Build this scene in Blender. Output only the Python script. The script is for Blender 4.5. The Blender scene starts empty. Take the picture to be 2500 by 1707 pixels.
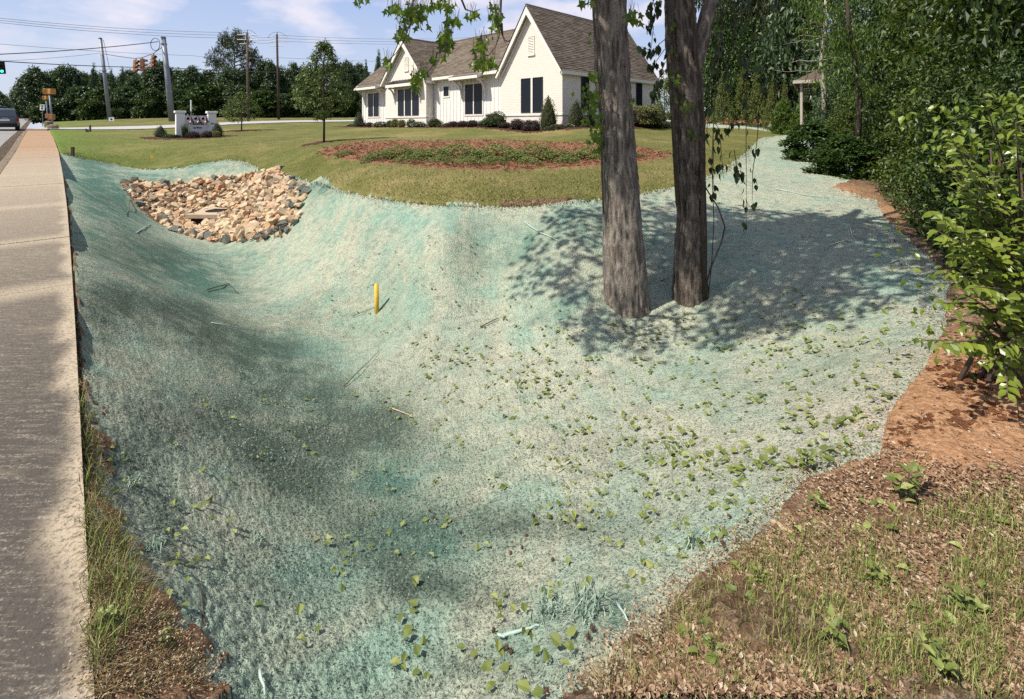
import bpy, bmesh, math, random
import numpy as np
from mathutils import Vector, Matrix
random.seed(7); RNG = np.random.default_rng(7)
S = bpy.context.scene
COL = S.collection
R = math.radians
# ------------------------------------------------------------------ camera, sky, sun, exposure
F = 1180.0                 # focal length in pixels of the 2500 px wide photograph
CX, HY, EYE = 1250.0, 304.0, 1.6
K = 2500.0 / 2324.0
cam = bpy.data.cameras.new('camera'); camo = bpy.data.objects.new('camera', cam); COL.objects.link(camo)
cam.sensor_fit = 'HORIZONTAL'; cam.sensor_width = 36.0; cam.lens = 36.0 * F / 2500.0
cam.shift_x = 0.0; cam.shift_y = -(853.5 - HY) / 2500.0
cam.clip_start = 0.05; cam.clip_end = 3000
camo.location = (0, 0, EYE); camo.rotation_euler = (R(90), 0, 0)
S.camera = camo
SUN_AZ, SUN_EL = R(-116), R(55)
sun_dir = Vector((math.sin(SUN_AZ) * math.cos(SUN_EL), math.cos(SUN_AZ) * math.cos(SUN_EL), math.sin(SUN_EL)))
W = bpy.data.worlds.new('World'); S.world = W; W.use_nodes = True
wn = W.node_tree; wn.nodes.clear()
def N(nt, t, **kw):
    n = nt.nodes.new(t)
    for k, v in kw.items(): setattr(n, k, v)
    return n
sky = N(wn, 'ShaderNodeTexSky'); sky.sky_type = 'NISHITA'; sky.sun_disc = False
sky.sun_elevation = SUN_EL; sky.sun_rotation = SUN_AZ % (2 * math.pi); sky.air_density = 1.15; sky.dust_density = 1.6; sky.ozone_density = 1.6
bg = N(wn, 'ShaderNodeBackground'); out = N(wn, 'ShaderNodeOutputWorld')
tc = N(wn, 'ShaderNodeTexCoord'); mp = N(wn, 'ShaderNodeMapping'); mp.inputs['Scale'].default_value = (1, 1, 2.6)
cl = N(wn, 'ShaderNodeTexNoise'); cl.inputs['Scale'].default_value = 4.3; cl.inputs['Detail'].default_value = 8; cl.inputs['Roughness'].default_value = 0.52
cr = N(wn, 'ShaderNodeValToRGB'); cr.color_ramp.elements[0].position = 0.48; cr.color_ramp.elements[1].position = 0.62
mxw = N(wn, 'ShaderNodeMix'); mxw.data_type = 'RGBA'
mxw.inputs['B'].default_value = (7.6, 7.2, 7.9, 1)
szw = N(wn, 'ShaderNodeSeparateXYZ'); hzr = N(wn, 'ShaderNodeValToRGB'); hz = N(wn, 'ShaderNodeMix'); hz.data_type = 'RGBA'; hz.inputs['Factor'].default_value = 0.8
he = hzr.color_ramp.elements; he[0].position = 0.0; he[0].color = (.61, .66, .78, 1); he[1].position = 0.30; he[1].color = (.33, .45, .75, 1); h2 = he.new(0.62); h2.color = (.21, .30, .48, 1); h3 = he.new(1.0); h3.color = (.12, .19, .35, 1)
hm = N(wn, 'ShaderNodeMix'); hm.data_type = 'RGBA'; hm.blend_type = 'MULTIPLY'; hm.inputs['Factor'].default_value = 1; hm.inputs['B'].default_value = (10, 10, 10, 1)
mu = N(wn, 'ShaderNodeMath'); mu.operation = 'MULTIPLY'; mu.inputs[1].default_value = 0.8
L = wn.links.new
L(tc.outputs['Generated'], mp.inputs['Vector']); L(mp.outputs[0], cl.inputs['Vector']); L(cl.outputs['Fac'], cr.inputs['Fac'])
L(cr.outputs['Color'], mu.inputs[0]); L(mu.outputs[0], mxw.inputs['Factor']); L(tc.outputs['Generated'], szw.inputs[0]); L(szw.outputs[2], hzr.inputs['Fac']); L(hzr.outputs[0], hm.inputs['A']); L(sky.outputs[0], hz.inputs['A']); L(hm.outputs['Result'], hz.inputs['B']); L(hz.outputs['Result'], mxw.inputs['A']); L(mxw.outputs['Result'], bg.inputs['Color']); L(bg.outputs[0], out.inputs[0])
bg.inputs['Strength'].default_value = 0.09
sl = bpy.data.lights.new('sun', 'SUN'); sl.energy = 5.0; sl.angle = R(0.53); sl.color = (1.0, 0.93, 0.82)
so = bpy.data.objects.new('sun', sl); COL.objects.link(so); so.rotation_euler = (-sun_dir).to_track_quat('-Z', 'Y').to_euler(); so.location = (-20, -6, 30)
S.view_settings.view_transform = 'Standard'; S.view_settings.look = 'None'; S.view_settings.gamma = 1; S.view_settings.exposure = 0.45
S.view_settings.use_curve_mapping = False
S.render.engine = 'CYCLES'
S.cycles.max_bounces = 6; S.cycles.diffuse_bounces = 3; S.cycles.glossy_bounces = 2; S.cycles.transmission_bounces = 4; S.cycles.transparent_max_bounces = 4
S.cycles.use_denoising = False
S.cycles.caustics_reflective = False; S.cycles.caustics_refractive = False
try: S.cycles.denoising_input_passes = 'RGB_ALBEDO_NORMAL'; S.cycles.denoising_prefilter = 'ACCURATE'
except Exception: pass

# ------------------------------------------------------------------ helpers: noise, meshes, tagging
def _h(i, j, k):
    with np.errstate(over='ignore'):
        n = (i.astype(np.int64) * 73856093) ^ (j.astype(np.int64) * 19349663) ^ (k.astype(np.int64) * 83492791)
        n = (n ^ (n >> 13)) * 1274126177
        n = n ^ (n >> 16)
    return (n & 0xFFFF) / 65535.0
def vn(x, y, z=0.0):
    x, y, z = np.broadcast_arrays(np.asarray(x, float), np.asarray(y, float), np.asarray(z, float))
    i, j, k = np.floor(x), np.floor(y), np.floor(z)
    a, b, c = x - i, y - j, z - k
    a, b, c = a * a * (3 - 2 * a), b * b * (3 - 2 * b), c * c * (3 - 2 * c)
    r = 0
    for di in (0, 1):
        for dj in (0, 1):
            for dk in (0, 1):
                r = r + _h(i + di, j + dj, k + dk) * (a if di else 1 - a) * (b if dj else 1 - b) * (c if dk else 1 - c)
    return r
def fbm(x, y, z=0.0, o=4):
    r, w, t = 0, 1.0, 0
    for q in range(o):
        r = r + w * vn(np.asarray(x) * 2 ** q + 17.3 * q, np.asarray(y) * 2 ** q + 5.1 * q, np.asarray(z) * 2 ** q); t += w; w *= 0.5
    return r / t
def mesh(name, V, F_, mat=None, smooth=False, attrs=None):
    """V (n,3); F_ a list of faces, or an (m,k) int array"""
    me = bpy.data.meshes.new(name)
    V = np.asarray(V, np.float32).reshape(-1, 3)
    if isinstance(F_, np.ndarray):
        lens = np.full(len(F_), F_.shape[1], np.int32); flat = F_.reshape(-1).astype(np.int32)
    else:
        lens = np.array([len(f) for f in F_], np.int32); flat = np.array([i for f in F_ for i in f], np.int32)
    me.vertices.add(len(V)); me.vertices.foreach_set('co', V.reshape(-1))
    me.loops.add(len(flat)); me.loops.foreach_set('vertex_index', flat)
    me.polygons.add(len(lens)); st = np.zeros(len(lens), np.int32); st[1:] = np.cumsum(lens)[:-1]
    me.polygons.foreach_set('loop_start', st)
    try: me.polygons.foreach_set('loop_total', lens)
    except Exception: pass
    me.polygons.foreach_set('use_smooth', np.full(len(lens), bool(smooth)))
    for k, v in (attrs or {}).items():
        a = me.attributes.new(k, 'FLOAT', 'POINT'); a.data.foreach_set('value', np.asarray(v, np.float32))
    me.update(calc_edges=True); me.validate()
    if mat: me.materials.append(mat)
    return me
def link(name, me, parent=None, loc=None, rz=None):
    o = bpy.data.objects.new(name, me); COL.objects.link(o)
    if parent is not None: o.parent = parent
    if loc is not None: o.location = loc
    if rz is not None: o.rotation_euler = (0, 0, rz)
    return o
def tag(o, label=None, cat=None, group=None, kind=None):
    if label: o['label'] = label
    if cat: o['category'] = cat
    if group: o['group'] = group
    if kind: o['kind'] = kind
    return o
def thing(name, label, cat, loc=(0, 0, 0), rz=0.0, group=None):
    o = bpy.data.objects.new(name, None); COL.objects.link(o); o.location = loc; o.rotation_euler = (0, 0, rz); o.empty_display_size = 0.1
    return tag(o, label, cat, group)
def copy_tree(o, loc, rz=0.0, sc=None, label=None, parent=None, name=None):
    c = o.copy(); COL.objects.link(c)
    if parent is None:
        c.location = loc; c.rotation_euler = (0, 0, rz)
        if sc is not None: c.scale = sc if hasattr(sc, '__len__') else (sc, sc, sc)
    else: c.parent = parent
    if label: c['label'] = label
    if name: c.name = name
    for ch in list(o.children): copy_tree(ch, None, parent=c)
    return c
class MB:
    """collects simple shapes into one mesh"""
    def __init__(s): s.v = []; s.f = []; s.n = 0
    def add(s, V, F_):
        V = np.asarray(V, float).reshape(-1, 3); s.v.append(V); s.f += [[int(i) + s.n for i in f] for f in F_]; s.n += len(V); return s
    def box(s, x0, x1, y0, y1, z0, z1):
        V = [(x, y, z) for z in (z0, z1) for y in (y0, y1) for x in (x0, x1)]
        return s.add(V, [(0, 2, 3, 1), (4, 5, 7, 6), (0, 1, 5, 4), (2, 6, 7, 3), (0, 4, 6, 2), (1, 3, 7, 5)])
    def prism(s, poly, d, off=(0, 0, 0)):
        """poly: 3-D points of a flat outline; d: the extrusion vector"""
        P = np.asarray(poly, float) + np.asarray(off); n = len(P); d = np.asarray(d, float)
        return s.add(np.vstack([P, P + d]), [list(range(n))[::-1], list(range(n, 2 * n))] + [(i, (i + 1) % n, n + (i + 1) % n, n + i) for i in range(n)])
    def tube(s, pts, rad, seg=8, caps=True):
        P = [Vector(p) for p in pts]; n = len(P)
        rad = list(rad) if hasattr(rad, '__len__') else [rad] * n
        V = []; ref = None
        for i, p in enumerate(P):
            t = (P[min(i + 1, n - 1)] - P[max(i - 1, 0)]); t = t.normalized() if t.length > 1e-9 else Vector((0, 0, 1))
            if ref is None: ref = Vector((0, 0, 1)) if abs(t.z) < 0.9 else Vector((1, 0, 0))
            a = t.cross(ref).normalized(); b = a.cross(t).normalized(); ref = b
            ref = ref if abs(ref.dot(t)) < 0.95 else a
            for k in range(seg):
                q = 2 * math.pi * k / seg
                V.append(p + (a * math.cos(q) + b * math.sin(q)) * rad[i])
        F_ = [(i * seg + k, i * seg + (k + 1) % seg, (i + 1) * seg + (k + 1) % seg, (i + 1) * seg + k) for i in range(n - 1) for k in range(seg)]
        if caps: F_ += [tuple(range(seg))[::-1], tuple((n - 1) * seg + k for k in range(seg))]
        return s.add([tuple(v) for v in V], F_)
    def lathe(s, prof, c=(0, 0, 0), seg=16):
        V = [(c[0] + r * math.cos(2 * math.pi * k / seg), c[1] + r * math.sin(2 * math.pi * k / seg), c[2] + z) for r, z in prof for k in range(seg)]
        n = len(prof)
        F_ = [(i * seg + k, i * seg + (k + 1) % seg, (i + 1) * seg + (k + 1) % seg, (i + 1) * seg + k) for i in range(n - 1) for k in range(seg)]
        F_ += [tuple(range(seg))[::-1], tuple((n - 1) * seg + k for k in range(seg))]
        return s.add(V, F_)
    def me(s, name, mat, smooth=False):
        m = mesh(name, np.vstack(s.v), s.f, mat, smooth)
        if len(s.f) < 6000:
            bm = bmesh.new(); bm.from_mesh(m); bmesh.ops.recalc_face_normals(bm, faces=bm.faces); bm.to_mesh(m); bm.free()
        return m
    def build(s, name, mat, parent=None, smooth=False, bevel=0.0, loc=None):
        o = link(name, s.me(name, mat, smooth), parent, loc)
        if bevel:
            b = o.modifiers.new('bevel', 'BEVEL'); b.width = bevel; b.segments = 2; b.limit_method = 'ANGLE'
        return o
# ------------------------------------------------------------------ materials
class NT:
    def __init__(s, name):
        s.m = bpy.data.materials.new(name); s.m.use_nodes = True; s.t = s.m.node_tree; s.t.nodes.clear()
        s.o = s.t.nodes.new('ShaderNodeOutputMaterial'); s.tc = None
    def n(s, t, **kw): return N(s.t, t, **kw)
    def l(s, a, b): s.t.links.new(a, b)
    def put(s, sock, v):
        if isinstance(v, (int, float)): sock.default_value = v
        elif isinstance(v, (tuple, list)): sock.default_value = tuple(v) + ((1,) if len(v) == 3 and sock.type == 'RGBA' else ())
        else: s.l(v, sock)
    def obj(s):
        if s.tc is None: s.tc = s.n('ShaderNodeTexCoord')
        return s.tc.outputs['Object']
    def pos(s): return s.n('ShaderNodeNewGeometry').outputs['Position']
    def island(s): return s.n('ShaderNodeNewGeometry').outputs['Random Per Island']
    def orand(s): return s.n('ShaderNodeObjectInfo').outputs['Random']
    def attr(s, k): a = s.n('ShaderNodeAttribute'); a.attribute_name = k; return a.outputs['Fac']
    def map(s, v, sc=(1, 1, 1), rot=(0, 0, 0)):
        m = s.n('ShaderNodeMapping'); m.inputs['Scale'].default_value = sc; m.inputs['Rotation'].default_value = rot; s.l(v, m.inputs['Vector']); return m.outputs[0]
    def noise(s, v, scale, detail=4, rough=0.55, dist=0.0, col=False):
        q = s.n('ShaderNodeTexNoise'); s.l(v, q.inputs['Vector']); q.inputs['Scale'].default_value = scale; q.inputs['Detail'].default_value = detail
        q.inputs['Roughness'].default_value = rough; q.inputs['Distortion'].default_value = dist
        return q.outputs['Color' if col else 'Fac']
    def voro(s, v, scale, feat='F1', out='Distance'):
        q = s.n('ShaderNodeTexVoronoi'); q.feature = feat; s.l(v, q.inputs['Vector']); q.inputs['Scale'].default_value = scale; return q.outputs[out]
    def ramp(s, f, *st):
        r = s.n('ShaderNodeValToRGB'); e = r.color_ramp.elements
        while len(e) < len(st): e.new(0.5)
        for q, (p, c) in zip(e, st): q.position = p; q.color = (tuple(c) + (1,)) if hasattr(c, '__len__') else (c, c, c, 1)
        s.put(r.inputs['Fac'], f); return r.outputs['Color']
    def mix(s, f, a, b, mode='MIX'):
        m = s.n('ShaderNodeMix'); m.data_type = 'RGBA'; m.blend_type = mode
        s.put(m.inputs['Factor'], f); s.put(m.inputs['A'], a); s.put(m.inputs['B'], b); return m.outputs['Result']
    def math(s, op, a, b=0.0, clamp=False):
        m = s.n('ShaderNodeMath'); m.operation = op; m.use_clamp = clamp; s.put(m.inputs[0], a); s.put(m.inputs[1], b); return m.outputs[0]
    def bump(s, h, dist=0.01, strength=1.0, normal=None):
        b = s.n('ShaderNodeBump'); s.l(h, b.inputs['Height']); b.inputs['Distance'].default_value = dist; b.inputs['Strength'].default_value = strength
        if normal is not None: s.l(normal, b.inputs['Normal'])
        return b.outputs[0]
    def bsdf(s, color, rough=0.8, normal=None, metal=0.0, spec=0.3, emit=None):
        p = s.n('ShaderNodeBsdfPrincipled'); s.put(p.inputs['Base Color'], color); s.put(p.inputs['Roughness'], rough)
        p.inputs['Metallic'].default_value = metal; p.inputs['Specular IOR Level'].default_value = spec
        if normal is not None: s.l(normal, p.inputs['Normal'])
        if emit: p.inputs['Emission Color'].default_value = tuple(emit[0]) + (1,); p.inputs['Emission Strength'].default_value = emit[1]
        s.l(p.outputs[0], s.o.inputs[0]); return s.m
def plain(name, c, rough=0.6, metal=0.0, var=0.12, scale=6.0, bump=0.0, spec=0.3, emit=None):
    t = NT(name); q = t.noise(t.obj(), scale, 5); lo = tuple(x * (1 - var) for x in c); hi = tuple(min(1, x * (1 + var)) for x in c)
    nb = t.bump(t.noise(t.obj(), scale * 8, 3), bump) if bump else None
    return t.bsdf(t.ramp(q, (0.3, lo), (0.7, hi)), rough, nb, metal, spec, emit)
def leafmat(name, dark, mid, light, trans=0.35, rough=0.45, spec=0.4, orand=False):
    t = NT(name); g = t.orand() if orand else t.island()
    c = t.ramp(g, (0.0, dark), (0.5, mid), (1.0, light))
    c = t.mix(t.math('MULTIPLY', t.noise(t.pos(), 1.7, 3), 0.5), c, tuple(x * 0.55 for x in mid))
    p = t.n('ShaderNodeBsdfPrincipled'); t.l(c, p.inputs['Base Color']); p.inputs['Roughness'].default_value = rough; p.inputs['Specular IOR Level'].default_value = spec
    tr = t.n('ShaderNodeBsdfTranslucent'); t.l(t.mix(1.0, c, (1.0, 1.0, 0.45), 'MULTIPLY'), tr.inputs['Color'])
    ms = t.n('ShaderNodeMixShader'); ms.inputs[0].default_value = trans; t.l(p.outputs[0], ms.inputs[1]); t.l(tr.outputs[0], ms.inputs[2]); t.l(ms.outputs[0], t.o.inputs[0])
    return t.m
# ------------------------------------------------------------------ pixel <-> world (photo pixels only give the layout; everything stands at its own depth)
def ray(xo, yo): return (np.asarray(xo, float) - CX) / F, (HY - np.asarray(yo, float)) / F      # X/Y and dz/Y
def at_z(xo, yo, z):
    a, b = ray(xo, yo); Y = (z - EYE) / b; return np.array([a * Y, Y, z])
def at_y(xo, yo, Y):
    a, b = ray(xo, yo); return np.array([a * Y, Y, EYE + b * Y])
def D(x, y): return (x * K, y * K)
# terrain control points: (display x, display y, z) or with depth given
CP = []
def cz(x, y, z):
    z = z - .42 * max(0.0, -z - .15) if x < 1900 else z
    CP.append(at_z(x * K, y * K, z))
def cy(x, y, Y): CP.append(at_y(x * K, y * K, Y))
EDGE_PX = [(215, 1587, 0.0), (190, 1130, 0.0), (178, 870, 0.0), (167, 680, 0.0), (160, 570, 0.03), (152, 470, 0.10), (143, 400, 0.28), (133, 345, 0.55), (122, 315, 0.85), (112, 297, 1.12)]
EDGE = [np.array([1.6, -1.7, 0.0]), np.array([0.05, 0.03, 0.0])] + [at_z(x * K, y * K, z) for x, y, z in EDGE_PX]
EDGE = np.array(EDGE)
def offset_line(P, d):
    T = np.gradient(P[:, :2], axis=0); T /= np.linalg.norm(T, axis=1)[:, None]
    Q = P.copy(); Q[:, 0] += -T[:, 1] * d; Q[:, 1] += T[:, 0] * d; return Q
for p in EDGE: CP.append(p)
for d in (1.2, 4.0, 9.0):
    for p in offset_line(EDGE, d): CP.append(p)
for x, y, Y in [(60, 275, 100), (20, 276, 95), (150, 277, 62), (250, 273, 62), (390, 274, 60), (560, 273, 62), (700, 274, 62), (810, 276, 62), (60, 268, 220), (560, 264, 220), (1100, 262, 220), (1700, 258, 220),
                (1000, 272, 60), (1500, 272, 46), (1700, 265, 48), (1900, 265, 46), (2100, 270, 40)]: cy(x, y, Y)
for x, y, z in [(440, 314, .70), (205, 299, 1.05), (300, 300, .95), (548, 298, 1.05), (200, 362, .22), (280, 376, -.08), (335, 385, -.22), (420, 380, -.1), (520, 363, .15), (580, 378, .1), (700, 410, 0), (850, 450, 0),
                (1000, 467, .05), (1100, 470, .1), (1250, 465, .15), (1370, 455, .2), (1530, 425, .3), (1640, 380, .42), (1690, 345, .6), (1730, 311, .9),
                (1100, 392, .5), (900, 380, .5), (1350, 388, .5), (715, 350, .55), (800, 325, .85), (1100, 321, .92), (1400, 332, .8), (1530, 358, .6), (1100, 377, .30), (950, 370, .35), (1300, 374, .33),
                (735, 325, .75), (1000, 306, 1.05), (830, 312, .9), (1200, 305, 1.05), (1500, 306, 1.0), (600, 330, .6), (350, 335, .5), (250, 330, .55),
                (1800, 300, 1.0), (1740, 312, .85), (1600, 300, 1.1), (1800, 293, 1.2), (1600, 288, 1.35), (1850, 400, .3), (1990, 455, .1), (2120, 600, 0), (2150, 700, 0), (2100, 830, 0), (2000, 980, -.05), (1760, 1190, -.15),
                (1480, 1420, -.1), (1290, 1587, -.05), (2324, 1100, .05), (2324, 1587, 0), (2324, 800, .1), (2324, 500, .15), (2324, 380, .3),
                (1425, 712, -.6), (1567, 690, -.55), (855, 708, -1.0), (1000, 900, -.92), (700, 1150, -.72), (1100, 1100, -.75), (900, 1400, -.48), (600, 1587, -.25), (1000, 1587, -.32), (400, 1500, -.13), (300, 1100, -.2),
                (300, 800, -.3), (500, 800, -.72), (700, 800, -1.0), (450, 600, -.95), (300, 600, -.5), (620, 600, -1.12), (250, 470, -.35), (1100, 600, -.5), (1000, 540, -.22), (1300, 560, -.22), (1700, 560, -.2), (1900, 600, -.15),
                (1800, 800, -.4), (1500, 900, -.6), (1400, 1200, -.45), (490, 492, -1.12), (400, 470, -1.0), (580, 470, -1.0), (500, 545, -1.12), (690, 440, -.45), (600, 398, -.12), (400, 410, -.4), (285, 412, -.35), (240, 1300, -.03), (330, 1400, -.06)]: cz(x, y, z)
HA = R(-44.5); UX = np.array([math.sin(HA), math.cos(HA)]); WX = np.array([math.sin(HA + math.pi / 2), math.cos(HA + math.pi / 2)])
HC = np.array([(1373 - 1250) / F * 28, 28.0])
def hw(u, w): return HC + u * UX + w * WX
for u, w, z in [(-1.2, -1.2, 1.36), (4, -1.6, 1.34), (10, -1.6, 1.34), (16, -2.0, 1.32), (24, -1.6, 1.34), (12, 4, 1.5), (4, 6, 1.5), (22, 5, 1.5), (-1.6, 5, 1.4), (-1.6, 11, 1.5)]:
    p = hw(u, w); CP.append(np.array([p[0], p[1], z]))
for x, y, z in [(1.5, -3, 0), (4, -2, 0), (5, 1, 0.05), (8, 2, .1), (12, 3, .2), (-6, -6, 0), (-15, 0, -0.1), (20, 5, .3), (40, 20, .8), (60, 40, 1.5), (-60, 20, 0.5), (-3, -6, 0), (-60, 60, 1.5)]: CP.append(np.array([x, y, z], float))
CP = np.array(CP)
def dom(x, y): r = np.hypot(x, y) + 0.25; return np.stack([np.arctan2(x, y) * 1.6, np.log(r)], -1)
def _phi(r2): return 0.5 * r2 * np.log(np.maximum(r2, 1e-12))
def _fit():
    q = dom(CP[:, 0], CP[:, 1]); n = len(q)
    A = _phi(((q[:, None] - q[None]) ** 2).sum(-1)) + np.eye(n) * 0.0015
    P = np.c_[np.ones(n), q]; M = np.zeros((n + 3, n + 3)); M[:n, :n] = A; M[:n, n:] = P; M[n:, :n] = P.T
    return q, np.linalg.solve(M, np.r_[CP[:, 2], 0, 0, 0])
_q, _w = _fit()
def terr(x, y):
    x = np.asarray(x, float); y = np.asarray(y, float); sh = x.shape; p = dom(x.ravel(), y.ravel()); out = np.empty(len(p))
    for i in range(0, len(p), 20000):
        s = p[i:i + 20000]; out[i:i + 20000] = _phi(((s[:, None] - _q[None]) ** 2).sum(-1)) @ _w[:-3] + _w[-3] + s @ _w[-2:]
    return out.reshape(sh)
# coarse evaluation of the smooth terrain, then bilinear refinement
ca = np.linspace(R(-84), R(84), 240); crr = np.exp(np.linspace(math.log(0.5), math.log(910.0), 200))
CA, CR_ = np.meshgrid(ca, crr, indexing='ij'); CZ = terr(CR_ * np.sin(CA), CR_ * np.cos(CA))
def tfast(x, y):
    a = (np.arctan2(x, y) - ca[0]) / (ca[1] - ca[0]); r = (np.log(np.maximum(np.hypot(x, y), .501)) - math.log(0.5)) / (math.log(910.0) - math.log(0.5)) * 199
    a = np.clip(a, 0, 238.999); r = np.clip(r, 0, 198.999); i, j = a.astype(int), r.astype(int); u, v = a - i, r - j
    return CZ[i, j] * (1 - u) * (1 - v) + CZ[i + 1, j] * u * (1 - v) + CZ[i, j + 1] * (1 - u) * v + CZ[i + 1, j + 1] * u * v
def hit(xo, yo, far=260.0):
    """where the sight line through photo pixel (xo, yo) meets the ground"""
    a, b = ray(np.atleast_1d(xo), np.atleast_1d(yo)); n = len(a)
    Ys = np.exp(np.linspace(math.log(0.6), math.log(far), 240)); res = np.full(n, far)
    done = np.zeros(n, bool); prev = np.full(n, Ys[0])
    for Y in Ys:
        below = (EYE + b * Y <= tfast(a * Y, np.full(n, Y))) & ~done
        if below.any():
            lo, hi = prev[below].copy(), np.full(below.sum(), Y); aa, bb = a[below], b[below]
            for _ in range(14):
                m = (lo + hi) / 2; u = EYE + bb * m <= tfast(aa * m, m); hi = np.where(u, m, hi); lo = np.where(u, lo, m)
            res[below] = hi; done |= below
        prev[:] = Y
    return np.stack([a * res, res, tfast(a * res, res)], -1)
def hd(pts): q = np.array(pts, float) * K; return hit(q[:, 0], q[:, 1])
def gz(x, y): return float(tfast(np.array([x]), np.array([y]))[0])
def inpoly(x, y, P):
    c = np.zeros(np.shape(x), bool); n = len(P); j = n - 1
    for i in range(n):
        xi, yi, xj, yj = P[i][0], P[i][1], P[j][0], P[j][1]
        if yi != yj: c ^= ((yi > y) != (yj > y)) & (x < (xj - xi) * (y - yi) / (yj - yi) + xi)
        j = i
    return c
# ------------------------------------------------------------------ leaf templates and foliage
def _t(V, F_): return np.array(V, float), np.array(F_, int)
T_QUAD = _t([(0, 0, 0), (.5, .27, .07), (1, 0, -.05), (.5, -.27, .07)], [(0, 2, 1), (0, 3, 2)])
T_OVATE = _t([(0, 0, 0), (.32, .30, .07), (.65, .22, .03), (1, 0, -.16), (.65, -.22, .03), (.32, -.30, .07), (.48, 0, -.02)], [(0, 6, 1), (1, 6, 2), (2, 6, 3), (3, 6, 4), (4, 6, 5), (5, 6, 0)])
T_LONG = _t([(0, 0, 0), (.5, .13, .04), (1, 0, -.12), (.5, -.13, .04)], [(0, 2, 1), (0, 3, 2)])
_st = [(0, 0, 0)]
for k, (ang, rr) in enumerate([(-150, .42), (-125, .22), (-72, .52), (-38, .24), (0, .62), (38, .24), (72, .52), (125, .22), (150, .42)]):
    _st.append((.38 + rr * math.cos(R(ang)), .82 * rr * math.sin(R(ang)), (.30 * abs(math.sin(R(ang))) - .38 * max(0, math.cos(R(ang)))) * rr))
_st.append((.38, 0, .03))
T_STAR = _t(_st, [(10, i, i + 1) for i in range(1, 9)] + [(10, 9, 0), (10, 0, 1)])
def leaves(P, A, U, size, T):
    """leaf copies: P base points, A leaf axis, U up hint, size; template T"""
    V, Fc = T; P = np.asarray(P, float); n = len(P)
    A = A / np.maximum(np.linalg.norm(A, axis=1, keepdims=True), 1e-9)
    B = np.cross(U, A); B /= np.maximum(np.linalg.norm(B, axis=1, keepdims=True), 1e-9); C = np.cross(A, B)
    s = np.broadcast_to(np.asarray(size, float), (n,))[:, None, None]
    W_ = P[:, None] + s * (A[:, None] * V[None, :, 0:1] + B[:, None] * V[None, :, 1:2] + C[:, None] * V[None, :, 2:3])
    Ft = Fc[None] + (np.arange(n) * len(V))[:, None, None]
    return W_.reshape(-1, 3), Ft.reshape(-1, 3)
def rnd_dir(n, rng):
    v = rng.normal(size=(n, 3)); return v / np.linalg.norm(v, axis=1, keepdims=True)
def cat(parts):
    V, Fs, k = [], [], 0
    for v, f in parts: V.append(v); Fs.append(f + k); k += len(v)
    return np.vstack(V), np.vstack(Fs)
def crown(seed, clumps, per, cl_r, size, T=T_QUAD, droop=0.25, shape=None):
    """clumps: (n,3) clump centres; leaves scatter round each"""
    g = np.random.default_rng(seed); n = len(clumps)
    P = np.repeat(clumps, per, 0); r = np.repeat(cl_r if hasattr(cl_r, '__len__') else np.full(n, cl_r), per)
    off = rnd_dir(n * per, g) * (g.random((n * per, 1)) ** 0.5); off[:, 2] *= 0.62
    P = P + off * r[:, None]
    A = off + rnd_dir(n * per, g) * 0.7; A[:, 2] -= droop
    U = rnd_dir(n * per, g) * 0.55 + np.array([0, 0, 1.0]) + off * 0.5
    return leaves(P, A, U, size * g.uniform(.65, 1.25, n * per), T)
def clumps_in(seed, n, fn):
    """rejection-free clump centres: fn(t01, ang, rad01) -> xyz"""
    g = np.random.default_rng(seed); t = g.random(n); a = g.random(n) * 2 * math.pi; q = np.sqrt(g.random(n)) * 0.45 + 0.55
    return np.array([fn(x, y, z) for x, y, z in zip(t, a, q)])
def path_r(t, prof):
    xs = [p[0] for p in prof]; ys = [p[1] for p in prof]; return np.interp(t, xs, ys)
def trunk_mesh(pts, rad, seg=20, rings=40, depth=0.0, seed=0, name='trunk', mat=None, flare=0.0):
    pts = np.asarray(pts, float); rad = np.asarray(rad, float)
    s = np.r_[0, np.cumsum(np.linalg.norm(np.diff(pts, axis=0), axis=1))]; q = np.linspace(0, s[-1], rings)
    C = np.stack([np.interp(q, s, pts[:, i]) for i in range(3)], -1); r = np.interp(q, s, rad)
    th = np.linspace(0, 2 * math.pi, seg, endpoint=False); TH, Q = np.meshgrid(th, q)
    rr = r[:, None] * np.ones(seg)
    if depth:
        cx, cy_ = np.cos(TH), np.sin(TH); k = r.mean() * 60
        wob = (vn(cx * 2 + seed, cy_ * 2, Q * 2.2) - .5) * 1.6; n1 = vn(cx * k * .62 + seed + wob, cy_ * k * .62 + wob, Q * 4.2); n2 = fbm(cx * k * 1.5 + seed, cy_ * k * 1.5, Q * 11, 2)
        rid = 1 - np.abs(n1 * 2 - 1) * 1.6
        furrow = np.clip((.62 - rid) * 1.5 + (.5 - n2) * 1.2, 0, 1)
        rr = rr + depth * (np.clip(rid, -.6, 1) * .9 + (n2 - .5) * 1.2 + (fbm(cx * 1.5 + seed, cy_ * 1.5, Q * 1.2, 2) - .5) * 2.2)
    if flare: rr = rr * (1 + flare * np.exp(-Q / 0.22) * (1 + .5 * np.cos(TH * 5 + seed)))
    V = np.stack([C[:, None, 0] + rr * np.cos(TH), C[:, None, 1] + rr * np.sin(TH), np.broadcast_to(C[:, None, 2], rr.shape)], -1).reshape(-1, 3)
    i, k = np.meshgrid(np.arange(rings - 1), np.arange(seg), indexing='ij'); k2 = (k + 1) % seg
    Fq = np.stack([i * seg + k, i * seg + k2, (i + 1) * seg + k2, (i + 1) * seg + k], -1).reshape(-1, 4)
    return mesh(name, V, Fq, mat, True, {'furrow': furrow.ravel()} if depth else None)
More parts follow.
